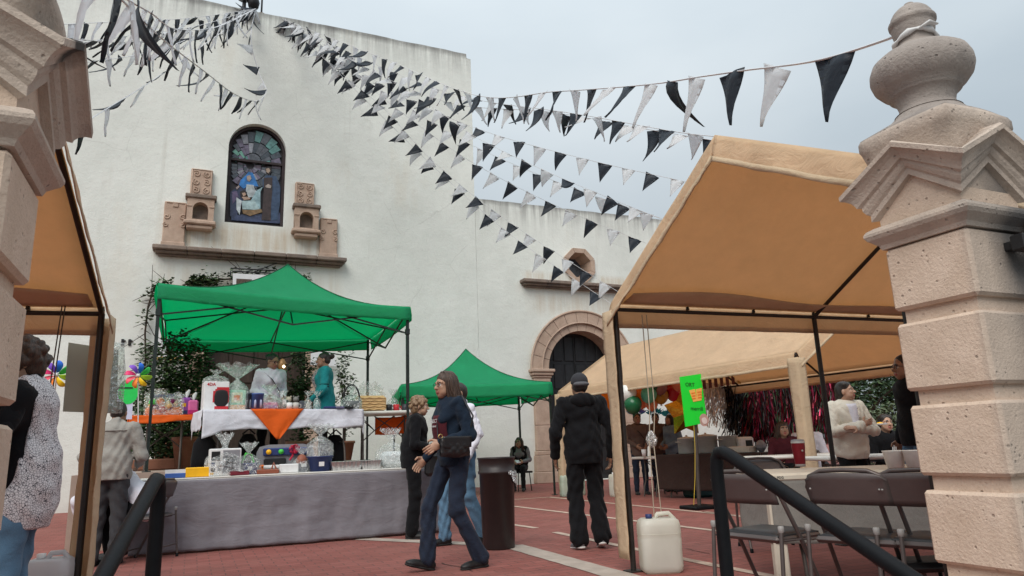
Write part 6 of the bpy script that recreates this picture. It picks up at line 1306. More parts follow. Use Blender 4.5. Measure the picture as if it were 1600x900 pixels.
def bush(name, label, cat, base, ctr, rad, n, size, seed, pot=None, gaps=.25):
    r_ = random.Random(seed); t = thing(name, label, cat, base); b = MB(); pts = []
    while len(pts) < n:
        d = V(r_.gauss(0, 1), r_.gauss(0, 1), r_.gauss(0, 1)).normalized(); q = r_.random() ** .45
        w = 1 + .22 * mnoise.noise(d * 2.3 + V(seed, 0, 0)); p = V(d.x * rad[0], d.y * rad[1], d.z * rad[2]) * q * w
        if mnoise.noise(p * 3.4 + V(seed * 3, 1, 2)) < -gaps: continue
        pts.append(V(*ctr) + p)
    leaves(b, pts, size, 3, r_); fo = b.build('foliage', LEAF, t); fo['kind'] = 'stuff'
    b = MB(); bb = V(*base); cc = V(*ctr); b.tube([bb, bb.lerp(cc, .5) + V(.02, .01, 0), cc], [.035, .025, .01], 6)
    for k in range(9): d = V(r_.gauss(0, 1), r_.gauss(0, 1), abs(r_.gauss(0, .7))).normalized(); q = bb.lerp(cc, r_.uniform(.3, .9)); b.tube([q, q + V(d.x * rad[0], d.y * rad[1], d.z * rad[2]) * .8], [.014, .004], 5)
    b.build('stem', TWIG, t)
    if pot: b = MB(); b.lathe([(0, 0), (pot[0] * .72, 0), (pot[0], pot[1] * .86), (pot[0] * 1.08, pot[1] * .87), (pot[0] * 1.08, pot[1]), (pot[0] * .95, pot[1]), (0, pot[1] * .94)], 22, 0, Matrix.Translation(bb - V(0, 0, 0))); b.build('pot', TERRA, t)
    return t
p = gy(270, 700, 13.2); bush('potted_shrub', 'dense dark green shrub behind the orange table', 'shrub', (p.x, 13.2, PZ), (p.x, 13.2, PZ + 1.25), (.66, .5, 1.05), 5200, .085, 3, (.30, .42))
p = gy(252, 700, 12.2); bush('potted_shrub', 'low dark shrub in a planter under the orange table', 'shrub', (p.x, 12.2, PZ), (p.x, 12.2, PZ + .55), (.55, .4, .5), 2600, .08, 5)
b = MB(); p = gy(262, 735, 11.9); b.cbox((p.x - .55, 11.7, PZ), (p.x + .5, 12.1, PZ + .16), .02); b.build('planter_box', TERRA, label='long low terracotta planter under the orange table', cat='planter')
p = gy(291, 720, 11.7); bush('potted_plant', 'big tilted looking terracotta pot with a small plant under the orange table', 'plant', (p.x, 11.7, PZ), (p.x, 11.7, PZ + .55), (.22, .2, .22), 160, .07, 8, (.20, .46))
p = gy(468, 700, 14.2); bush('potted_shrub', 'tall slender shrub beside the church door behind the woman in teal', 'shrub', (p.x, 14.2, PZ), (p.x, 14.2, PZ + 1.25), (.34, .28, 1.1), 2400, .08, 11, (.24, .4))
p = gy(538, 640, 15.5); bush('potted_shrub', 'loose airy shrub right of the white door sign', 'shrub', (p.x, 15.5, PZ), (p.x, 15.5, PZ + 1.55), (.24, .24, 1.3), 520, .085, 13, (.22, .4), .1)
# climbing ivy round the door
def vine(label, path, wid, n, seed):
    r_ = random.Random(seed); pts3 = [gy(x, y, YF - .10) for x, y in path]; b0 = pts3[0]; t = thing('climbing_vine', label, 'vine', (b0.x, b0.y, b0.z)); b = MB(); L_ = []
    for k in range(n):
        u = r_.random() * (len(pts3) - 1); i = int(u); p = pts3[i].lerp(pts3[i + 1], u - i); w = wid[i] + (wid[i + 1] - wid[i]) * (u - i)
        if mnoise.noise(p * 2.6 + V(seed, 0, 0)) < -.22: continue
        L_.append(p + V(r_.gauss(0, w * .5), -abs(r_.gauss(0, .10)), r_.gauss(0, w * .5)))
    leaves(b, L_, .12, 3, r_); fo = b.build('foliage', LEAF, t); fo['kind'] = 'stuff'
    b = MB(); b.tube([p + V(.02 * math.sin(k * 3), -.03, 0) for k, p in enumerate(pts3)], .022, 5)
    for k in range(26):
        i = r_.randrange(len(pts3) - 1); p = pts3[i].lerp(pts3[i + 1], r_.random()); e = p + V(r_.gauss(0, 1) * wid[i] * 1.3, -.05, r_.gauss(.1, 1) * wid[i] * 1.3); b.tube([p, e], [.010, .004], 4)
        leaves(b, [], .1)
    b.build('stem', TWIG, t); return t
vine('thin ragged vine climbing the wall left of the green tent', [(222, 650), (224, 600), (228, 560), (226, 520), (232, 480), (238, 455), (262, 440)], [.25, .30, .22, .22, .18, .2, .12], 430, 21)
vine('thick ivy arching over the church door above the green tent', [(285, 446), (310, 441), (335, 438), (360, 436), (400, 440), (450, 440), (480, 438)], [.10, .16, .24, .28, .3, .25, .12], 1500, 23)
vine('dark ivy hanging beside the door frame left of the woman in white', [(310, 560), (322, 590), (318, 620), (325, 650)], [.2, .3, .3, .3], 420, 27)
for px, py in ((268, 428), (492, 430), (500, 436), (232, 438)):
    pass
# signs by the door
def panel(name, label, corners, Y, mat, th=.02, cat='sign', back=None):
    P_ = [gy(x, y, Y) for x, y in corners]; t = thing(name, label, cat, sum(P_, Vector()) / 4); b = MB(); n = V(0, 1, 0) * th
    b.add(P_ + [p + n for p in P_], [(3, 2, 1, 0), (4, 5, 6, 7), (0, 1, 5, 4), (1, 2, 6, 5), (2, 3, 7, 6), (3, 0, 4, 7)]); b.build('board', mat, t); return t, P_
def bil(P_, u, v, Y=None): p = P_[0].lerp(P_[1], u).lerp(P_[3].lerp(P_[2], u), v); return p if Y is None else V(p.x, Y, p.z)
def decal(t, P_, u0, u1, v0, v1, mat, name, dy=-.006):
    q = [bil(P_, u, v) + V(0, dy, 0) for u, v in ((u0, v0), (u1, v0), (u1, v1), (u0, v1))]; b = MB(); b.add(q + [p + V(0, .003, 0) for p in q], [(3, 2, 1, 0), (4, 5, 6, 7), (0, 1, 5, 4), (1, 2, 6, 5), (2, 3, 7, 6), (3, 0, 4, 7)]); return b.build(name, mat, t)
SIGNW = simple('white_sign_board', (.70, .70, .72), .5, 0, .05, 6); BROWNP = simple('brown_print', (.085, .055, .04), .6, 0, .5, 30); GREYPR = simple('grey_print', (.30, .29, .31), .7); OCHRE = simple('ochre_print', (.55, .36, .12), .6)
t, Q = panel('hanging_sign', 'white church sign with a brown dove emblem hanging above the green tent', [(364, 427), (424, 430), (422, 480), (363, 478)], YF - .5, SIGNW, .03)
decal(t, Q, .09, .49, .16, .66, BROWNP, 'emblem_square')
em = MB(); 
for k in range(8):
    a = k * math.pi / 4; c0 = bil(Q, .29, .42) + V(0, -.012, 0); r1 = .14 if k % 2 == 0 else .09; d = V(math.cos(a), 0, math.sin(a)); w = V(-math.sin(a), 0, math.cos(a)) * .03
    em.add([c0, c0 + d * r1 * .6 + w, c0 + d * r1, c0 + d * r1 * .6 - w], [(0, 1, 2, 3), (3, 2, 1, 0)])
em.build('emblem', WHT, t)
for k, (s_, tx) in enumerate(((.06, 'PARROQUIA'), (.10, 'SAN JOSE'))): write(tx, s_, t, bil(Q, .76, .27 + .17 * k) + V(0, -.006, 0), (1, 0, 0), (0, 0, 1), GREYPR)
b = MB(); e0, e1 = Q[0], Q[1]; up_ = V(0, 0, .09)
b.tube([e0 + V(-.05, 0, -.05), e0 + V(-.05, 0, .12), e1 + V(.1, 0, .12)], .018, 6); b.tube([e0 + V(-.02, 0, .05), e1 + V(.02, 0, .05)], .016, 6); b.tube([e0 + V(.45, 0, .05), V(e0.x + 1.05, YF - .1, e0.z + .45)], .014, 6); b.tube([e0 + V(.3, 0, .07), V(e0.x + .8, YF - .1, e0.z + .30)], .012, 6); b.build('iron_bracket', IRON, t)
t, Q = panel('notice_board', 'white notice board with ochre base left of the church door', [(243, 514), (287, 515), (286, 563), (242, 562)], YF - .3, SIGNW); decal(t, Q, .0, 1, .90, 1.0, OCHRE, 'base_band'); decal(t, Q, .2, .45, .06, .28, OCHRE, 'emblem'); [decal(t, Q, .2, .85, .38 + .1 * k, .42 + .1 * k, GREYPR, 'text_line') for k in range(4)]
t, Q = panel('notice_board', 'plain white notice behind the head of the woman in teal', [(486, 549), (526, 551), (525, 572), (485, 570)], YF - .25, SIGNW)
b = MB(); q = gy(198, 534, YF - .01)
for dx in (-.07, .07): b.cbox((q.x + dx - .04, YF - .03, q.z - .09), (q.x + dx + .02, YF, q.z + .06), .01); b.cbox((q.x + dx - .02, YF - .035, q.z - .0), (q.x + dx + .05, YF - .004, q.z + .035), .008)
b.build('wall_hook', IRON, label='pair of small dark iron hooks on the white wall left of the vine', cat='hook')
p = gy(441, 575, 16.8); t = thing('wall_lantern', 'lit amber lantern beside the church door between the two stall women', 'lantern', p); b = MB(); b.lathe([(0, -.16), (.07, -.14), (.10, .10), (.04, .2), (0, .22)], 10, 0, Matrix.Translation(p)); b.build('lantern_body', simple('amber_brass', (.22, .12, .04), .4, .3), t); em_ = G('lit_bulb'); em_.set(.4); em_.b.inputs['Emission Color'].default_value = (1, .85, .6, 1); em_.b.inputs['Emission Strength'].default_value = 3; b = MB(); b.lathe([(0, -.04), (.035, 0), (0, .04)], 10, 0, Matrix.Translation(p + V(.02, -.12, .02))); b.build('bulb', em_.m, t)
# pinwheels
def pinwheel(label, c, r, foot):
    t = thing('pinwheel', label, 'pinwheel', c, 'rainbow pinwheels'); cols = [(40, 110, 220), (60, 190, 90), (160, 210, 60), (250, 210, 40), (250, 140, 60), (240, 90, 110), (225, 50, 110), (130, 80, 190)]
    for k, cc in enumerate(cols):
        a = math.pi / 2 - k * math.pi / 4; d = V(math.cos(a), 0, math.sin(a)); w = V(math.cos(a - 1.2), 0, math.sin(a - 1.2)); b = MB()
        b.sheet(lambda u, v: c + d * r * (.15 + .85 * u) + w * r * .42 * v * math.sin(math.pi * (.15 + .75 * u)) + V(0, -.05 * math.sin(u * 2.6) * (1 - v * .8) - .01, 0), 6, 4, .002); b.build('petal', simple('petal_%d' % k, srgb(*cc), .45), t)
    b = MB(); b.lathe([(.02, -.01), (.02, .02), (0, .03)], 10, 0, Matrix.Translation(c) @ Matrix.Rotation(R(90), 4, 'X')); b.build('hub', WHT, t); b = MB(); b.tube([c + V(0, .02, 0), foot], .006, 5); b.build('stick', WHT, t)
c = gd(216, 587, 7.8); pinwheel('rainbow pinwheel on a stick at the left pole of the large green tent', c, .135, c + V(.05, .1, -.8))
c = gd(88, 586, 6.6); pinwheel('rainbow pinwheel beside the head of the woman in patterned vest', c, .13, c + V(.0, .05, -.9))
# posters left
t, Q = panel('poster', 'lilac white poster with a green circle behind the man in grey jacket', [(180, 606), (209, 606), (206, 655), (178, 655)], 9.6, C_('lilacwhite', 205, 205, 228), .006, 'poster')
q = bil(Q, .72, .12) + V(0, -.004, 0); b = MB(); b.prism([(.11 * math.cos(a), .15 * math.sin(a)) for a in [i * math.pi / 10 for i in range(20)]], lambda u, v, w: q + V(u, .003 * w, v)); b.build('green_circle', C_('vividgreen', 40, 205, 90), t); decal(t, Q, 0, .95, -.02, .02, BLK, 'top_rod', -.01); [decal(t, Q, .05, .5, .12 + .08 * k, .14 + .08 * k, GREYPR, 'text_line') for k in range(6)]
BOARDG = simple('pale_grey_green_board', (.36, .39, .33), .6, 0, .08, 3)
t, Q = panel('plain_board', 'blank grey green board fixed behind the leg of the left beige tent', [(107, 535), (185, 547), (182, 646), (98, 643)], 5.9, BOARDG, .01, 'board')
b = MB(); b.sheet(lambda u, v: bil(Q, .82 + .36 * u - .12 * u * abs(v - .45), -.12 + 1.12 * v) + V(0, -.06 + .05 * math.sin(u * 3), 0), 8, 10, .002); b.build('plastic_sheet', m_cell('hazy_plastic', (.93, .97, .95), .45), t)
# trash can with liner
c = V(2.86, 6.86, 0); t = thing('trash_can', 'tall dark brown plastic bin with a clear liner hanging over its rim', 'bin', c); CANM = simple('dark_brown_plastic', (.030, .021, .021), .42, 0, .1, 12, .1, 60); T_ = Matrix.Translation(c)
b = MB(); b.lathe([(0, 0), (.155, 0), (.16, .012), (.178, .72), (.19, .725), (.190, .75), (.183, .752), (.187, .865), (.195, .87), (.195, .885), (.18, .885), (.172, .76), (.15, .03), (0, .03)], 48, 0, T_, True, lambda a, z: 1 - (.022 if (math.sin(a * 4 + .6) > .86 and z < .70) else 0)); b.build('bin_body', CANM, t)
b = MB(); a0, a1 = R(-75), R(40)
b.sheet(lambda u, v: c + V((.196 + .004 * math.sin(u * 30)) * math.cos(a0 + (a1 - a0) * u), (.196 + .004 * math.sin(u * 30)) * math.sin(a0 + (a1 - a0) * u), .745 - v * (.03 + .13 * max(0, math.sin(math.pi * min(1, u * 1.15))) ** 1.5) + .006 * math.sin(u * 25)), 30, 6, .002); b.build('bin_liner', m_cell('bin_liner_film', (.9, .9, .92), .75), t)
# water jugs
def m_jug(name, c):
    g = G(name); g.col(g.mix(.3, c, g.noise(5, 3, .5))); g.col(c); g.set(.38, 0, .5); g.translucent(.45, tuple(min(1, x * 1.1) for x in c)); return g.m
JUGW = m_jug('milky_jug_plastic', (.86, .85, .76)); JUGL = m_jug('water_in_jug', (.55, .57, .48)); JUGG = m_jug('greenish_jug_plastic', (.62, .74, .62))
def jug(label, c, w, d, h, rz, m, cap_m=NAVYP, group='water jugs weighting the tents'):
    t = thing('water_jug', label, 'jug', c, group); M = Matrix.Translation(c) @ Matrix.Rotation(rz, 4, 'Z')
    sq = lambda e: (lambda a, z: (1 / (abs(math.cos(a)) ** e + abs(math.sin(a)) ** e)) ** (1 / e))
    b = MB(); Ms = M @ Matrix.Diagonal((w / 2, d / 2, 1, 1)); b.lathe([(0, .0), (.84, 0), (.95, .015), (1.0, .05), (.985, h * .3), (1.0, h * .62), (.985, h * .645), (1, h * .67), (1, h * .86), (.94, h * .95), (.80, h * .985), (0, h * .985)], 40, 0, Ms, True, sq(5)); b.build('jug_body', m, t)
    b = MB(); b.lathe([(0, 0), (.026, 0), (.026, .035), (.0, .037)], 16, 0, M @ Matrix.Translation((-w * .22, 0, h * .975))); b.build('cap', cap_m, t)
    b = MB(); b.tube([(-w * .08, 0, h * .97), (-.0, 0, h * 1.06), (w * .28, 0, h * 1.07), (w * .42, 0, h * .95)], .017, 8, 0, True, True, M); b.build('handle', m, t)
    b = MB(); Ms2 = M @ Matrix.Diagonal((w / 2 * 1.004, d / 2 * 1.004, 1, 1)); b.lathe([(.99, h * .70), (1.004, h * .705), (1.004, h * .715), (.99, h * .72)], 40, 0, Ms2, True, sq(5), False); b.build('rib', m, t)
    return t
jug('large milky water jug with blue cap at the foot of the near right tent leg', gz(1034, 893), .315, .24, .40, -.35, JUGW)
c = gz(886, 776); jug('pale green water jug by the far tent leg behind the man in black', c, .26, .22, .42, -.2, JUGG, WHT); c2 = gz(899, 775); jug('second greenish jug squeezed beside the pale green one', c2 + V(.16, .12, 0), .2, .2, .40, .3, JUGG, WHT)
jug('white water jug at the foot of the left tent beside the woman in patterned vest', gz(80, 868, .40) * 1.0 - V(0, 0, .40), .26, .22, .39, -.2, m_jug('white_jug_plastic', (.72, .72, .74)), WHT)
jug('white jug half hidden behind the man in black', gz(964, 776), .24, .2, .42, .1, JUGW, WHT)
# cords from the tents to the jugs
ROPE = simple('dark_cord', (.09, .075, .06), .9); ROPEL = simple('pale_twine', (.42, .36, .28), .9)
je = gz(1034, 893) + V(0, 0, .42)
for k, (x, px) in enumerate(((1000, 1003), (1008, 1010))):
    a = gy(px, 492, 4.93); b = MB(); m1 = gy(1015 + 8 * k, 640, 4.9); b.tube([a, m1, V(je.x + .04 * k - .02, je.y, je.z + .55), V(je.x - .03 + .07 * k, je.y, je.z - .02)], .0045, 5); b.build('tie_cord', ROPEL, label=('left' if k == 0 else 'right') + ' cord of the pair running from the near right tent down to its water jug', cat='cord')
for k, px in enumerate((97, 102)):
    a = gy(px, 478, 5.68); b = MB(); b.tube([a, a + V(-.03, -.02, -.9), V(a.x - .10 + .03 * k, a.y - .1, .4)], .0045, 5); b.build('tie_cord', ROPE, label=('left' if k == 0 else 'right') + ' dark cord of the pair hanging inside the left beige tent', cat='cord')
b = MB(); q = gz(1020, 760, .55); b.lathe([(0, 0), (.035, .02), (.05, .07), (.02, .13), (0, .14)], 9, 0, Matrix.Translation(gy(1019, 700, 4.85))); b.build('plastic_bag', m_cell('knotted_bag_film', (.9, .9, .9), .8), label='small knotted white plastic bag on the cord above the jug', cat='bag')
# ------------------------------------------------------------------ food tables under the right tents
p0, p1 = V(7.62, 11.30, 0), V(8.12, 9.55, 0); dd = (p1 - p0).normalized(); rz = math.atan2(dd.y, dd.x); nrm = V(-dd.y, dd.x, 0); L_ = 2.1
c = p0 + dd * (L_ / 2 + .35) + nrm * .36
t, M = folding_table('food table under a dark brown cloth carrying the steel pots', c, rz, L_, .72, .735)
drape('dark brown cloth hanging from the food table with the steel pots', M, L_, .72, .742, .60, BROWNT, ('f', 'l', 'r'), .02, seed=14, nu=50)
t, M2 = folding_table('white folding table end sticking out left of the brown cloth', p0 + dd * .1 + nrm * .36, rz, .72, .70, .722)
STEELP = simple('brushed_steel_pot', (.55, .55, .53), .38, .35, .1, 6, .15, 60, .5, (1, 1, 14))
def pot(px, zt, r, h, label, Y, lid=True):
    q = gy(px, 700, Y); c = V(q.x, q.y, zt); t = thing('cooking_pot', label, 'pot', c, 'steel cooking pots'); T_ = Matrix.Translation(c)
    b = MB(); b.lathe([(0, 0), (r * .96, 0), (r, .02), (r, h * .96), (r * 1.05, h * .98), (r * 1.05, h), (r * .97, h), (r * .95, .02), (0, .015)], 32, 0, T_); b.build('pot_body', STEELP, t)
    for s_ in (-1, 1): b = MB(); b.tube([c + V(s_ * r, -.05, h * .75), c + V(s_ * (r + .05), -.05, h * .78), c + V(s_ * (r + .05), .05, h * .78), c + V(s_ * r, .05, h * .75)], .010, 6); b.build('handle', STEELP, t)
    if lid: b = MB(); b.lathe([(r * 1.03, h), (r * 1.0, h + .012), (r * .4, h + .03), (.02, h + .035), (.02, h + .06), (0, h + .062)], 24, 0, T_); b.build('lid', STEELP, t)
pot(1074, .75, .165, .27, 'left steel cooking pot in front of the woman in denim jacket', 10.75); pot(1104, .75, .20, .30, 'largest steel cooking pot right of the green poster pole', 10.45); pot(1139, .75, .17, .29, 'dull steel pot at the right of the pot row, lid missing', 10.15, False)
q = gy(1165, 705, 9.9); t, M = boxthing('cool_box', 'white cool box right of the steel pots', 'cooler', V(q.x, q.y, .75), .26, .22, .26, WHT, -.4, None, .03); flat(M, -.02, .10, .09, .2, -.112, BLK, 'latch_panel', t)
q = gy(1160, 706, 9.55); t, M = boxthing('tray_carton', 'low white carton with printed side in front of the pots', 'box', V(q.x, q.y, .752), .42, .26, .10, C_('cardwhite', 205, 198, 186), rz + math.pi, None, .008); flat(M, -.10, .12, .05, .075, -.132, GREYPR, 'printed_line', t)
q = gy(1190, 706, 9.3); t, M = boxthing('bread_bag', 'rounded grey bag at the right end of the food table', 'bag', V(q.x, q.y, .752), .2, .18, .19, GREYP, 0, None, .07)
t, M = folding_table('white folding table behind the red tumbler', gd(1238, 712, 9.8) * Vector((1, 1, 0)), -.30, 1.6, .70, .735)
t, M = folding_table('long white folding table behind the woman with crossed arms', gd(1380, 712, 8.2) * Vector((1, 1, 0)), -.35, 1.7, .70, .74)
t = thing('cup', 'white foam cup by the left edge of the brown table', 'cup', (0, 0, 0)); q = gy(1006, 706, 11.2); t.location = (q.x, q.y, .735); b = MB(); b.lathe([(0, 0), (.035, 0), (.048, .12), (.044, .12), (.03, .01), (0, .01)], 16); ORG[t.name] = Vector(); b.build('cup_body', WHT, t)
b = MB(); q = V(8.3, 10.3, 0); b.cbox((8.05, 10.35, .0), (8.55, 10.75, .26), .04); b.build('storage_crate', simple('dark_teal_plastic', (.012, .07, .07), .5), label='dark teal plastic crate on the ground under the brown table', cat='crate')
# folding chairs round the near table
CHM = simple('bronze_grey_chair_metal', (.12, .10, .095), .38, .45, .12, 12, .1, 90); CHB = simple('bronze_grey_chair_panel', (.115, .096, .094), .42, .3, .12, 6, .15, 60); VINYL = simple('black_vinyl_seat', (.022, .022, .024), .42, 0, .2, 14, .35, 30); TIPS = simple('grey_chair_tip', (.30, .29, .28), .5)
def folding_chair(label):
    t = thing('folding_chair', label, 'chair', (0, 0, 0), 'metal folding chairs round the near table'); W = .225
    # front is +Y
    b = MB(); pts = []
    for s_ in (-1, 1): pass
    back = [V(-W, .20, .0), V(-W, -.02, .44), V(-W, -.17, .70), V(-W + .03, -.195, .755), V(-W + .10, -.205, .785), V(0, -.208, .79), V(W - .10, -.205, .785), V(W - .03, -.195, .755), V(W, -.17, .70), V(W, -.02, .44), V(W, .20, .0)]
    b.tube(back, .0125, 10); b.build('back_frame', CHM, t)
    b = MB(); b.sheet(lambda u, v: V((u - .5) * 2 * (W - .008), -.205 + .055 * v - .02 * math.sin(math.pi * u), .775 - .165 * v - (.035 * abs(2 * u - 1) ** 6 if v < .1 else 0)), 14, 5, .010); b.build('backrest', CHB, t)
    b = MB(); b.tube([V(-W + .01, -.152, .612), V(W - .01, -.152, .612)], .006, 6); b.build('rail', CHM, t)
    for s_ in (-1, 1):
        for z, y in ((.69, -.185),): b = MB(); b.lathe([(.006, 0), (.004, .004), (0, .005)], 8, 0, Matrix.Translation((s_ * (W - .035), y - .025, z)) @ Matrix.Rotation(R(90), 4, 'X')); b.build('rivet', TIPS, t)
        b = MB(); b.tube([V(s_ * (W - .03), -.24, .0), V(s_ * (W - .03), -.19, .20), V(s_ * (W - .03), -.10, .46), V(s_ * (W - .03), .08, .45)] if False else [V(s_ * (W + .016), -.235, .012), V(s_ * (W + .016), -.195, .44), V(s_ * (W + .016), -.19, .475)], .0115, 8); b.build('rear_leg', CHM, t)
        b = MB(); b.lathe([(.013, 0), (.017, .01), (.017, .03), (.013, .035), (0, .036)], 10, 0, Matrix.Translation((s_ * (W + .016), -.19, .465))); b.build('pivot_cap', TIPS, t)
        b = MB(); b.tube([V(s_ * (W + .006), -.19, .42), V(s_ * (W + .006), .16, .41)], .006, 6); b.build('side_link', CHM, t)
        for y in (-.235, .20): b = MB(); b.lathe([(.016, 0), (.015, .03), (.012, .034)], 8, 0, Matrix.Translation((s_ * (W + (.016 if y < 0 else 0)), y, 0))); b.build('foot_tip', BLACKP, t)
    b = MB(); b.tube([V(-W - .01, -.222, .13), V(W + .01, -.222, .13)], .008, 6); b.build('stretcher', CHM, t); b = MB(); b.tube([V(-W, .15, .10), V(W, .15, .10)], .008, 6); b.build('stretcher', CHM, t)
    b = MB(); b.cbox((-W + .012, -.19, .405), (W - .012, .20, .440), .022); b.build('seat_pan', CHM, t)
    b = MB(); b.sheet(lambda u, v: V((u - .5) * 2 * (W - .022), -.175 + .36 * v, .441 + .022 * (1 - (2 * u - 1) ** 6) * (1 - (2 * v - 1) ** 6)), 12, 10, .006); b.build('seat_pad', VINYL, t)
    return t
ch = folding_chair('grey metal folding chair at the left end of the cream table, behind the right handrail')
az = -R(82); spots = [((1200, 827, .45), az), ((1356, 832, .45), -R(72)), ((1470, 838, .45), -R(70))]
labs = [None, 'grey metal folding chair in the middle of the three along the cream table', 'grey metal folding chair partly hidden by the right stone pillar']
for i, (s_, a) in enumerate(spots):
    q = gz(*s_); q.z = 0
    if i == 0: ch.location = q; ch.rotation_euler = (0, 0, a); ORG[ch.name] = q
    else: dup(ch, q, a, labs[i])
q = gz(1196, 719, .785); dup(ch, (q.x + .25, q.y + .3, 0), R(150), 'grey metal folding chair beyond the cream table, only its rounded back showing')
for (a_, fr_), lb_ in zip(SEATS + [(tuple(gz(222, 876)), 296)], ('folding chair under the smiling woman in the maroon shawl', 'folding chair under the man in white shirt seated by the tent leg', 'folding chair under the person in black behind the woman with crossed arms', 'folding chair under the person in white bending forward by the grey table')): dup(ch, (a_[0], a_[1], 0), -R(fr_), lb_)
# cream table with its grey skirt
tA, tB = gz(1197, 741, .735), gz(1470, 731, .735); td = (tB - tA).normalized(); tz = math.atan2(td.y, td.x); tn = V(-td.y, td.x, 0); c = tA + td * .95 + tn * .38; c.z = 0
t, TM = folding_table('cream plastic topped table with grey skirt behind the folding chairs', c, tz, 1.9, .76, .735, PLASTC)
SKIRT = cloth('speckled_grey_skirt', (.24, .225, .205), .5, .3)
drape('speckled grey cloth skirt hanging from the cream table', TM @ Matrix.Translation((0, 0, -.05)), 1.86, .72, .735, .40, SKIRT, ('f', 'l'), .012, seed=31, nu=50)
b = MB(); b.cbox((-.955, -.385, .682), (.955, .385, .737), .016, 0, TM); b.build('top_rim', PLASTC, t)
b = MB(); b.cbox((-.95, -.378, .06), (-.86, -.30, .68), .01, 0, TM); b.build('corner_leg', PLASTC, t)
write('PDG', .022, t, TM @ V(-.86, -.387, .71), td, (0, 0, 1), BLK)
# tumbler, tubs
q = gz(1251, 729, .737); t = thing('tumbler', 'tall red steel tumbler with a clear lid standing on the cream table', 'tumbler', q); T_ = Matrix.Translation(q); REDM = simple('red_powder_coat', (.22, .012, .022), .35, .3, .1, 20)
b = MB(); b.lathe([(0, .0), (.038, .0), (.040, .012), (.0405, .02)], 28, 0, T_); b.build('steel_base', STEELP, t); b = MB(); b.lathe([(.0405, .02), (.043, .06), (.052, .15), (.053, .185)], 28, 0, T_); b.build('tumbler_body', REDM, t)
b = MB(); b.lathe([(.0535, .185), (.054, .197), (.0535, .2)], 28, 0, T_); b.build('steel_rim', STEELP, t); b = MB(); b.lathe([(.05, .199), (.05, .212), (.02, .216), (0, .216)], 24, 0, T_); b.build('lid', C_('lidgrey', 150, 150, 155), t)
b = MB(); b.lathe([(.009, 0), (.009, .003), (0, .003)], 12, 0, T_ @ Matrix.Translation((-.012, -.0505, .125)) @ Matrix.Rotation(R(90), 4, 'X')); b.build('emblem', STEELP, t)
for px, lab in ((1400, 'left white plastic tub with straws on the cream table'), (1432, 'right white plastic tub half hidden by the stone pillar')):
    q = gz(px, 733, .737); t = thing('plastic_tub', lab, 'tub', q); b = MB(); b.lathe([(0, 0), (.05, 0), (.068, .115), (.072, .118), (.07, .122), (.062, .118), (.046, .01), (0, .01)], 28, 0, Matrix.Translation(q)); b.build('tub', simple('white_tub_plastic', (.86, .85, .80), .45), t)
    if px == 1400: b = MB(); [b.tube([q + V(-.01 + .012 * k, .0, .02), q + V(.0 + .016 * k, .0, .145 + .01 * (k % 2))], .003, 5) for k in range(3)]; b.build('straws', WHT, t)
q = gd(1375, 664, 8.6); t = thing('plate', 'white paper plate of food held up behind the woman with crossed arms', 'plate', q); b = MB(); b.lathe([(0, 0), (.06, 0), (.10, .015), (.10, .018), (0, .006)], 20, 0, Matrix.Translation(q)); b.build('plate_disc', WHT, t); b = MB(); b.lathe([(.05, .008), (.03, .03), (0, .035)], 10, 0, Matrix.Translation(q)); b.build('food', YELL, t)
# black padded stool in front
q = gz(1435, 880, .30); t = thing('padded_stool', 'low black padded stool at the foot of the right stone pillar', 'stool', (q.x, q.y, 0)); M = Matrix.Translation((q.x, q.y, 0)) @ Matrix.Rotation(-.45, 4, 'Z')
b = MB(); b.cbox((-.19, -.13, .27), (.19, .13, .32), .022, 0, M); b.build('seat', VINYL, t)
for i in (-1, 1):
    for j in (-1, 1): b = MB(); b.tube([M @ V(i * .15, j * .09, .28), M @ V(i * .17, j * .11, 0)], .011, 6); b.build('leg', BLACKP, t)
# green poster on its pole
base = gz(1093, 795); t = thing('poster_pole', 'dark metal pole with weighted foot in front of the food table', 'pole', base); top_ = gy(1078, 600, base.y); b = MB(); b.tube([base, V(top_.x + .05, base.y, 1.70)], .03, 10); b.build('pole', LEGM, t)
b = MB(); b.cbox((base.x - .22, base.y - .2, 0), (base.x + .22, base.y + .2, .05), .015); b.build('foot', BLACKP, t)
b = MB(); b.tube([gy(1084, 662, base.y - .05), gy(1086, 700, base.y - .06), gy(1086, 745, base.y - .08), gy(1084, 789, base.y - .1)], .0045, 5); b.build('yellow_strap', simple('yellow_strap', (.6, .42, .04), .6), label='thin yellow strap hanging down the poster pole', cat='strap')
NEON = simple('neon_green_card', (.01, .72, .035), .6, 0, .03, 2); MARK = simple('black_marker', (.012, .03, .012), .7)
t, Q = panel('poster', 'neon green handwritten food poster on a pole', [(1062, 589), (1095, 584), (1105, 660), (1071, 667)], base.y - .06, NEON, .008, 'poster')
for k, (tx, s_, u, v) in enumerate((('ORT', .085, .42, .19), ('merrill', .085, .60, .69))): write(tx, s_, t, bil(Q, u, v) + V(0, -.005, 0), (1, 0, -.06), (.12, 0, 1), MARK)
for u0, u1, f in ((.38, .62, -1), (.66, .92, 1)):
    q = [bil(Q, u, v) + V(0, -.006, 0) for u, v in ((u0 - .03 * (f < 0), .30), (u1 + .03 * (f > 0), .29), (u1 + (.05 if f < 0 else -.06), .54), (u0 + (.10 if f < 0 else .0), .54))]; b = MB(); b.add(q + [p + V(0, .004, 0) for p in q], [(3, 2, 1, 0), (4, 5, 6, 7), (0, 1, 5, 4), (1, 2, 6, 5), (2, 3, 7, 6), (3, 0, 4, 7)]); b.build('paper_cutout', C_('apricot', 245, 180, 90), t)
    for r_ in range(3): decal(t, Q, u0 + .05, u1 - .02, .355 + .055 * r_, .375 + .055 * r_, ORG_, 'written_line', -.011)
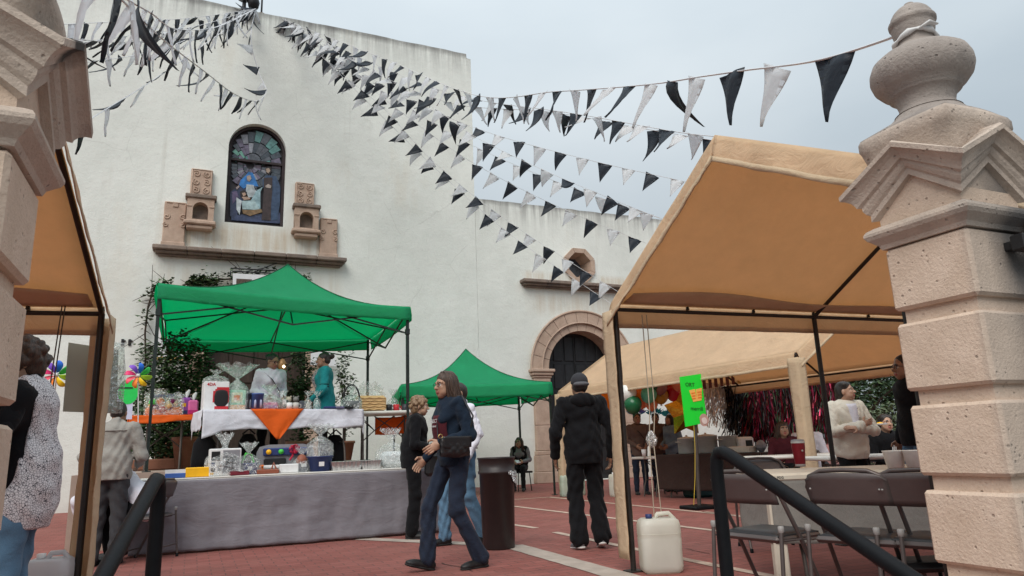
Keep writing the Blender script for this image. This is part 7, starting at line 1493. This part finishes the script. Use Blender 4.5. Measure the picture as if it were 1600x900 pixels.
q = bil(Q, .86, .94) + V(0, -.01, 0); b = MB(); b.prism([(.085 * math.cos(a) * (1 + .06 * math.cos(5 * a)), .095 * math.sin(a)) for a in [i * math.pi / 12 for i in range(24)]], lambda u, v, w: q + V(u, .004 * w, v)); b.build('round_sticker', C_('stickerpink', 190, 150, 140), t); b = MB(); b.prism([(.05 * math.cos(a), .05 * math.sin(a)) for a in [i * math.pi / 8 for i in range(16)]], lambda u, v, w: q + V(u, -.006 + .004 * w, v - .01)); b.build('sticker_centre', C_('stickerpale', 225, 205, 200), t)
ORGC = simple('orange_card', (.95, .30, .01), .6, 0, .04, 3)
t, Q = panel('poster', 'plain orange card poster with faint writing behind the man in black', [(940, 614), (972, 612), (972, 662), (940, 664)], 12.62, ORGC, .008, 'poster'); [decal(t, Q, .45, .8, .3 + .1 * k, .33 + .1 * k, ORG_, 'written_line') for k in range(3)]; decal(t, Q, .5, .7, .58, .72, C_('lilac', 180, 150, 190), 'sticker')
# balloons and foil star
def balloon(px, py, d, r, mat, label):
    c = gd(px, py, d); t = thing('balloon', label, 'balloon', c, 'party balloons under the farther beige tent'); M = Matrix.Translation(c); b = MB()
    b.lathe([(0, -1.22 * r), (.06 * r, -1.18 * r)] + [(r * math.cos(a) * (1 - .10 * max(0, -math.sin(a))), r * (math.sin(a) * (1.12 if math.sin(a) < 0 else 1.0))) for a in [i * .16 - 1.44 for i in range(19)]] + [(0, r)], 20, 0, M); b.build('skin', mat, t); b = MB(); b.lathe([(.01, -1.20 * r), (.03, -1.28 * r), (0, -1.26 * r)], 8, 0, M); b.build('knot', mat, t)
BL = {}
for n_, cc in (('white', (225, 225, 220)), ('orange', (240, 120, 30)), ('forest green', (30, 95, 60)), ('mint green', (105, 195, 165)), ('salmon', (225, 140, 95)), ('cocoa brown', (130, 85, 70)), ('mauve brown', (145, 105, 100)), ('olive gold', (170, 130, 50)), ('crimson', (180, 40, 50)), ('peach', (215, 130, 95))): BL[n_] = simple('latex_' + n_.replace(' ', '_'), srgb(*cc), .22, 0, .05, 4)
for px, py, r, n_, lab in ((981, 614, 11, 'white', 'white balloon at the left end of the bunch beside the tent leg'), (1000, 612, 11.5, 'orange', 'large orange balloon right of the white one'), (989, 632, 11, 'forest green', 'dark green balloon lowest at the left of the bunch'), (1013, 615, 11, 'mint green', 'mint green balloon in the middle of the bunch'), (1018, 631, 8, 'salmon', 'salmon balloon just below the mint green one'), (1003, 628, 8, 'salmon', 'salmon balloon between the dark green and mint ones'), (1023, 600, 9, 'forest green', 'dark green balloon tucked behind the mint one under the canopy'), (1031, 604, 9.5, 'mauve brown', 'mauve brown balloon above the olive gold one'), (1043, 598, 9, 'cocoa brown', 'cocoa brown balloon close under the canopy edge'), (1032, 618, 10, 'olive gold', 'olive gold balloon right of the mint one'), (1053, 612, 11.5, 'crimson', 'crimson balloon at the right end of the bunch'), (1050, 593, 9, 'orange', 'orange balloon high at the right under the canopy'), (1060, 600, 8.5, 'peach', 'peach balloon above the gold foil star')):
    balloon(px, py, 12.3 + .5 * ((px * 7 + py) % 5) / 5, r * 15.6 / 1100, BL[n_], lab)
c = gd(1070, 645, 11.6); t = thing('foil_balloon', 'shiny gold foil star balloon behind the green poster', 'balloon', c); b = MB(); n = 10; ring_ = [(.42 if i % 2 == 0 else .25) for i in range(n)]; vs = [c + V(0, -.13, 0), c + V(0, .13, 0)] + [c + V(ring_[i] * math.sin(i * math.pi / 5), 0, ring_[i] * math.cos(i * math.pi / 5)) for i in range(n)]
b.add(vs, [(0, 2 + i, 2 + (i + 1) % n) for i in range(n)] + [(1, 2 + (i + 1) % n, 2 + i) for i in range(n)]); b.build('foil', simple('gold_foil', (.72, .42, .05), .18, .95, .15, 14, .8, 22), t)
# tinsel curtains, bead strings
def tinsel(label, x0, x1, yt0, yt1, yb, Y, mats, n, seed, w=.012, cat='tinsel curtain'):
    r_ = random.Random(seed); a, c = gy(x0, yt0, Y), gy(x1, yt1, Y); t = thing('tinsel_curtain', label, cat, (a + c) / 2); b = MB()
    for i in range(n):
        u = r_.random(); p = a.lerp(c, u) + V(0, r_.gauss(0, .05), 0); zb = gy(x0, yb, Y).z + abs(r_.gauss(0, .35)); k = 6; vs = []; wv = r_.uniform(0, 6); dr = r_.gauss(0, .22)
        for q in range(k + 1):
            s_ = q / k; m = V(p.x + dr * s_ ** 2 + .03 * math.sin(wv + s_ * 7), p.y + .03 * math.cos(wv + s_ * 6), p.z + (zb - p.z) * s_); tw = V(math.cos(wv + s_ * 9), math.sin(wv + s_ * 9), 0) * w; vs += [m - tw, m + tw]
        b.add(vs, [(2 * q, 2 * q + 1, 2 * q + 3, 2 * q + 2) for q in range(k)], r_.randrange(len(mats)))
    o = b.build('strands', mats, t); o['kind'] = 'stuff'; b = MB(); b.tube([a, c], .01, 6); b.build('string', ROPE, t)
TS = [simple('silver_tinsel', (.8, .8, .82), .3, .4, .2, 8), simple('pale_silver_tinsel', (.75, .74, .74), .3, .5, .2, 8)]; TK = [simple('black_tinsel', (.016, .016, .018), .28, .4, .3, 8), simple('smoky_tinsel', (.05, .045, .05), .25, .6, .3, 8)]; TR = [simple('red_tinsel', (.16, .006, .02), .3, .6, .3, 8), simple('dark_red_tinsel', (.06, .006, .010), .3, .5, .3, 8), simple('pink_tinsel', (.26, .015, .05), .22, .6, .3, 8)]
tinsel('silver tinsel curtain between the green poster and the black tinsel', 1100, 1142, 600, 596, 672, 11.6, TS, 150, 3); tinsel('black tinsel curtain in the middle of the tent back', 1136, 1182, 592, 588, 690, 11.4, TK, 520, 4); tinsel('dark red tinsel curtain on the right half of the tent back', 1166, 1300, 588, 570, 702, 11.2, TR + TK + LEAF[:1], 1300, 5, .012)
for i in range(9):
    a = gy(1100 + i * 9.0, 594 - i * 1.3, 11.0); b = MB(); b.cbox((a.x - .04, a.y, a.z - .17), (a.x + .04, a.y + .006, a.z), .002); o = b.build('paper_pennant', simple('dull_maroon_card', (.10, .035, .035), .7) if i != 6 else OCHRE, label='%s paper pennant, %s from the left in the garland above the silver tinsel' % ('ochre' if i == 6 else 'dull maroon', 'first second third fourth fifth sixth seventh eighth ninth'.split()[i]), cat='pennant', group='paper pennants above the tinsel')
# trees and hedge beyond the tents
def tree(label, base, h, crown, n, size, seed, mats=LEAF):
    r_ = random.Random(seed); base = V(*base); t = thing('garden_tree', label, 'tree', base, 'trees beyond the tents'); b = MB(); tops = []
    b.tube([base, base + V(.1, 0, h * .3), base + V(-.05, .1, h * .62)], [.16, .12, .07], 8)
    for k in range(7):
        a = k * .9 + r_.random(); q = base + V(0, 0, h * r_.uniform(.32, .6)); e = base + V(crown * .7 * math.cos(a), crown * .7 * math.sin(a), h * r_.uniform(.55, .95)); b.tube([q, q.lerp(e, .5) + V(0, 0, .1), e], [.06, .04, .015], 6); tops.append(e)
    b.build('trunk', TWIG, t); b = MB(); pts = []
    tops += [base + V(r_.gauss(0, crown * .4), r_.gauss(0, crown * .4), h * r_.uniform(.4, 1.0)) for _ in range(14)]
    for k in range(n):
        c_ = tops[r_.randrange(len(tops))]; d = V(r_.gauss(0, 1), r_.gauss(0, 1), r_.gauss(0, .8)).normalized() * crown * .42 * r_.random() ** .4; p = c_ + d
        if mnoise.noise(p * 1.6 + V(seed, 0, 0)) < -.25: continue
        pts.append(p)
    leaves(b, pts, size, 3, r_); o = b.build('crown', mats, t); o['kind'] = 'stuff'
for k, (px, d, h, cr, n, lab) in enumerate(((1350, 21, 3.6, 1.7, 3800, 'dark leafy tree seen between the tent poles behind the woman with crossed arms'), (1440, 23, 4.2, 2.0, 3200, 'dark tree mostly hidden behind the right stone pillar'), (1270, 20, 3.2, 1.5, 3200, 'dark tree behind the red tinsel curtain'))):
    p = gd(px, 690, d); tree(lab, (p.x, p.y, 0), h, cr, n, .16, 60 + k)
p = gd(1392, 690, 16); bush('olive_shrub', 'pale grey green shrub below the dark tree at the right', 'shrub', (p.x, p.y, 0), (p.x, p.y, .95), (.8, .7, .75), 1500, .10, 71)
PALE = [simple('sage_leaf', (.10, .13, .065), .6, 0, .3, 30), LEAF[2], LEAF[1]]
bpy.data.objects['olive_shrub'].children[0].data.materials.clear(); [bpy.data.objects['olive_shrub'].children[0].data.materials.append(m) for m in PALE]
HEDGE = thing('garden_hedge', 'long dark hedge closing the garden behind the tents', 'hedge', (26, 14, 0)); r_ = random.Random(9); b = MB()
pts = []
for k in range(9000):
    u = r_.random(); p = V(19.4 + 2 * u + abs(r_.gauss(0, .3)), 17.5 - 16 * u, 0) + V(r_.gauss(0, .35), r_.gauss(0, .3), 2.6 * r_.random() ** .8 + .3 * mnoise.noise(V(u * 20, 0, 0))); pts.append(p)
leaves(b, pts, .2, 3, r_); o = b.build('foliage', LEAF, HEDGE); o['kind'] = 'stuff'
b = MB(); [b.tube([V(19.6 + 2 * u, 17.5 - 16 * u, 0), V(19.6 + 2 * u, 17.5 - 16 * u, 1.8)], .04, 5) for u in [i / 24 for i in range(25)]]; b.build('stems', TWIG, HEDGE)
# ------------------------------------------------------------------ black and white bunting
FLAGW = fabric_sheet('white_flag_plastic', (.86, .87, .88), .55, (.88, .9, .93), .25, .45); FLAGK = fabric_sheet('black_flag_plastic', (.032, .041, .055), .2, (.06, .085, .12), .25, .42)
FM = {}
for v in range(6):                                     # six shapes of wind-curled pennant; x along the cord, -z down
    for ci, mt in enumerate((FLAGK, FLAGW)):
        b = MB(); cu, tw, sw = [(.0, .0, .0), (.09, .2, .02), (-.11, -.28, -.03), (.28, .7, .08), (-.30, .9, -.04), (.05, -.9, .10)][v]
        def f(u, w):
            x = (u - .5) * .30 * (1 - w) + sw * w * w; y = cu * w ** 1.7 + .012 * math.sin(u * 7 + w * 5 + v); a = tw * w
            return V(x * math.cos(a) - 0 * y, y + x * math.sin(a), -.385 * w * (1 - abs(cu) * .35 * w))
        b.sheet(f, 4, 7, .0015); FM[(v, ci)] = b.mesh('pennant', mt)
CORD = simple('white_bunting_tape', (.66, .66, .68), .6)
def spline(pts, n):
    out = []
    for i in range(len(pts) - 1):
        p0, p1, p2, p3 = pts[max(i - 1, 0)], pts[i], pts[i + 1], pts[min(i + 2, len(pts) - 1)]
        for k in range(n):
            t = k / n; out.append(.5 * ((2 * p1) + (p2 - p0) * t + (2 * p0 - 5 * p1 + 4 * p2 - p3) * t * t + (3 * p1 - p0 - 3 * p2 + p3) * t ** 3))
    return out + [pts[-1]]
def bunting(label, ctrl, seed, wind=.5, gap=.5, scale=1.0, sag=0.0, blow=0.0, start=.2, stop=.2, calm=0):
    r_ = random.Random(seed); pts = [V(*c) if abs(c[0]) < 20 and abs(c[1]) < 20 else gd(*c) for c in ctrl]; path = spline(pts, 24) if len(pts) > 2 else [pts[0].lerp(pts[1], i / 48) for i in range(49)]
    if sag: L0 = len(path) - 1; path = [p - V(0, 0, sag * 4 * (i / L0) * (1 - i / L0)) for i, p in enumerate(path)]
    t = thing('bunting', label, 'bunting', path[0], 'black and white bunting strings'); b = MB(); b.tube(path[::2] + ([path[-1]] if len(path) % 2 == 0 else []), .011 * scale, 5, flat=.4); b.build('cord', CORD, t)
    acc = start; k = seed
    for i in range(len(path) - 1):
        d = path[i + 1] - path[i]; l = d.length
        while acc < l:
            p = path[i].lerp(path[i + 1], acc / l); acc += gap * scale; k += 1
            if (p - path[-1]).length < stop: continue
            x = d.normalized(); ang = r_.gauss(blow, wind) * (.3 if (p - path[-1]).length < calm else 1); dn = V(0, 0, -1); dn = (dn - x * dn.dot(x)); dn = dn.normalized() if dn.length > .15 else V(0, -.3, -1).normalized()
            dn = (Matrix.Rotation(ang, 3, x) @ dn).normalized(); dn = (dn + x * r_.gauss(0, .18)).normalized(); y = (-dn).cross(x).normalized(); xx = y.cross(-dn).normalized()
            v = r_.choice((0, 0, 0, 0, 1, 2)) if wind < .25 else r_.choice((0, 0, 0, 1, 1, 2, 2) if k % 6 else (3, 4, 5))
            if (p - path[-1]).length < calm: v = 0 if v != 1 else 1
            M = Matrix(((xx.x, y.x, -dn.x, p.x), (xx.y, y.y, -dn.y, p.y), (xx.z, y.z, -dn.z, p.z), (0, 0, 0, 1))) @ Matrix.Diagonal((scale * r_.uniform(.92, 1.06), scale, scale * r_.uniform(.92, 1.08), 1))
            inst('pennant', FM[(v, k % 2)], t, M)
        acc -= l
A1 = (.90, YF - .05, 12.70); A2 = (1.62, YF - .05, 12.55)
# to the right: gate pillar urn, near tent ridge, far posts
bunting('long bunting string from the church roof to the urn of the right gate pillar', [A2, (600, 92, 15.4), (740, 148, 11.5), (870, 143, 8.7), (1005, 133, 6.5), (1095, 120, 5.3), (1165, 110, 4.75), (1285, 93, 4.05), (3.15, 1.96, 2.90)], 2, .40, .50, 1.0, 0, .05, .05, .5, calm=2.4)
bunting('upper of the two bunting strings ending at the peak of the near right tent', [A2, (585, 100, 16), (720, 150, 14), (900, 178, 11.2), (1050, 205, 9.6), (1125, 214, 8.9)], 2, .55)
bunting('lower of the two bunting strings ending at the peak of the near right tent', [A2, (570, 105, 16.2), (700, 160, 14.3), (860, 175, 12), (1000, 200, 10.5), (1130, 222, 9.4)], 3, .6)
bunting('bunting string that reaches the near tent edge just below its peak', [A2, (560, 110, 17), (650, 160, 16.2), (760, 206, 15.4), (920, 250, 14.4), (1090, 288, 13.6)], 4, .2)
bunting('bunting string ending where the church wing roof meets the tent', [A2, (565, 120, 17.2), (650, 175, 16.6), (740, 228, 16), (880, 288, 15.2), (1060, 350, 14.6)], 5, .22)
bunting('bunting string crossing in front of the church wing roof line', [A2, (545, 110, 17.4), (640, 185, 16.8), (740, 255, 16.2), (870, 322, 15.5), (1010, 380, 15.2)], 6, .2)
bunting('bunting string passing across the octagonal window', [A2, (540, 120, 17.4), (600, 170, 17), (680, 255, 16.6), (800, 350, 16.1), (985, 468, 15.5)], 7, .2)
bunting('lowest bunting string on the right, ending by the side doorway arch', [A2, (520, 105, 17.5), (590, 175, 17.1), (690, 272, 16.6), (800, 368, 16.0), (960, 478, 15.6)], 8, .2)
bunting('bunting string that dips between the roof corner and the tents', [A2, (550, 90, 16.8), (680, 170, 15.8), (745, 215, 15.3), (870, 275, 14.6), (1040, 345, 14.2)], 9, .3)
# to the left
bunting('bunting string running almost level along the roof line to the upper left', [A1, (300, 28, 15), (200, 33, 11.5), (60, 40, 8)], 11, .3, .62, 1, 0, -.55)
bunting('bunting string just below the roof line leading to the upper left', [A1, (310, 40, 14.8), (200, 56, 11), (55, 78, 7.6)], 12, .3, .62, 1, 0, -.6)
bunting('tangled bunting string hanging across the upper left wall', [A1, (320, 50, 14.5), (240, 80, 11.6), (130, 98, 8.6), (40, 108, 6.4)], 13, .35, .6, 1, 0, -.5)
bunting('sparse bunting string sweeping low toward the left gate pillar', [A1, (330, 62, 14.5), (235, 128, 11.5), (170, 168, 9.2), (100, 212, 7.4)], 14, .5, 1.1)
bunting('bunting string with the largest pennants passing over the left gate pillar', [A1, (345, 40, 13), (280, 46, 9), (235, 20, 6.2), (185, -12, 4.3), (120, -95, 3.2), (-.66, 2.5, 2.9)], 15, .25, .5, 1.15, 0, -.3)
bunting('slack bunting string looping down the church wall below the roof lamp', [A1, (392, 60, 17.4), (404, 112, 17.2), (416, 142, 16.6), (400, 158, 15.2), (365, 146, 12.6), (320, 112, 10), (255, 62, 7.4), (180, -10, 5)], 16, .3, .55, 1, 0, -.5)
bunting('short bunting string tied back beside the roof lamp', [A1, (300, 35, 16), (255, 58, 14.2), (190, 66, 11), (95, 58, 7.9)], 17, .4, .65, 1, 0, -.6)
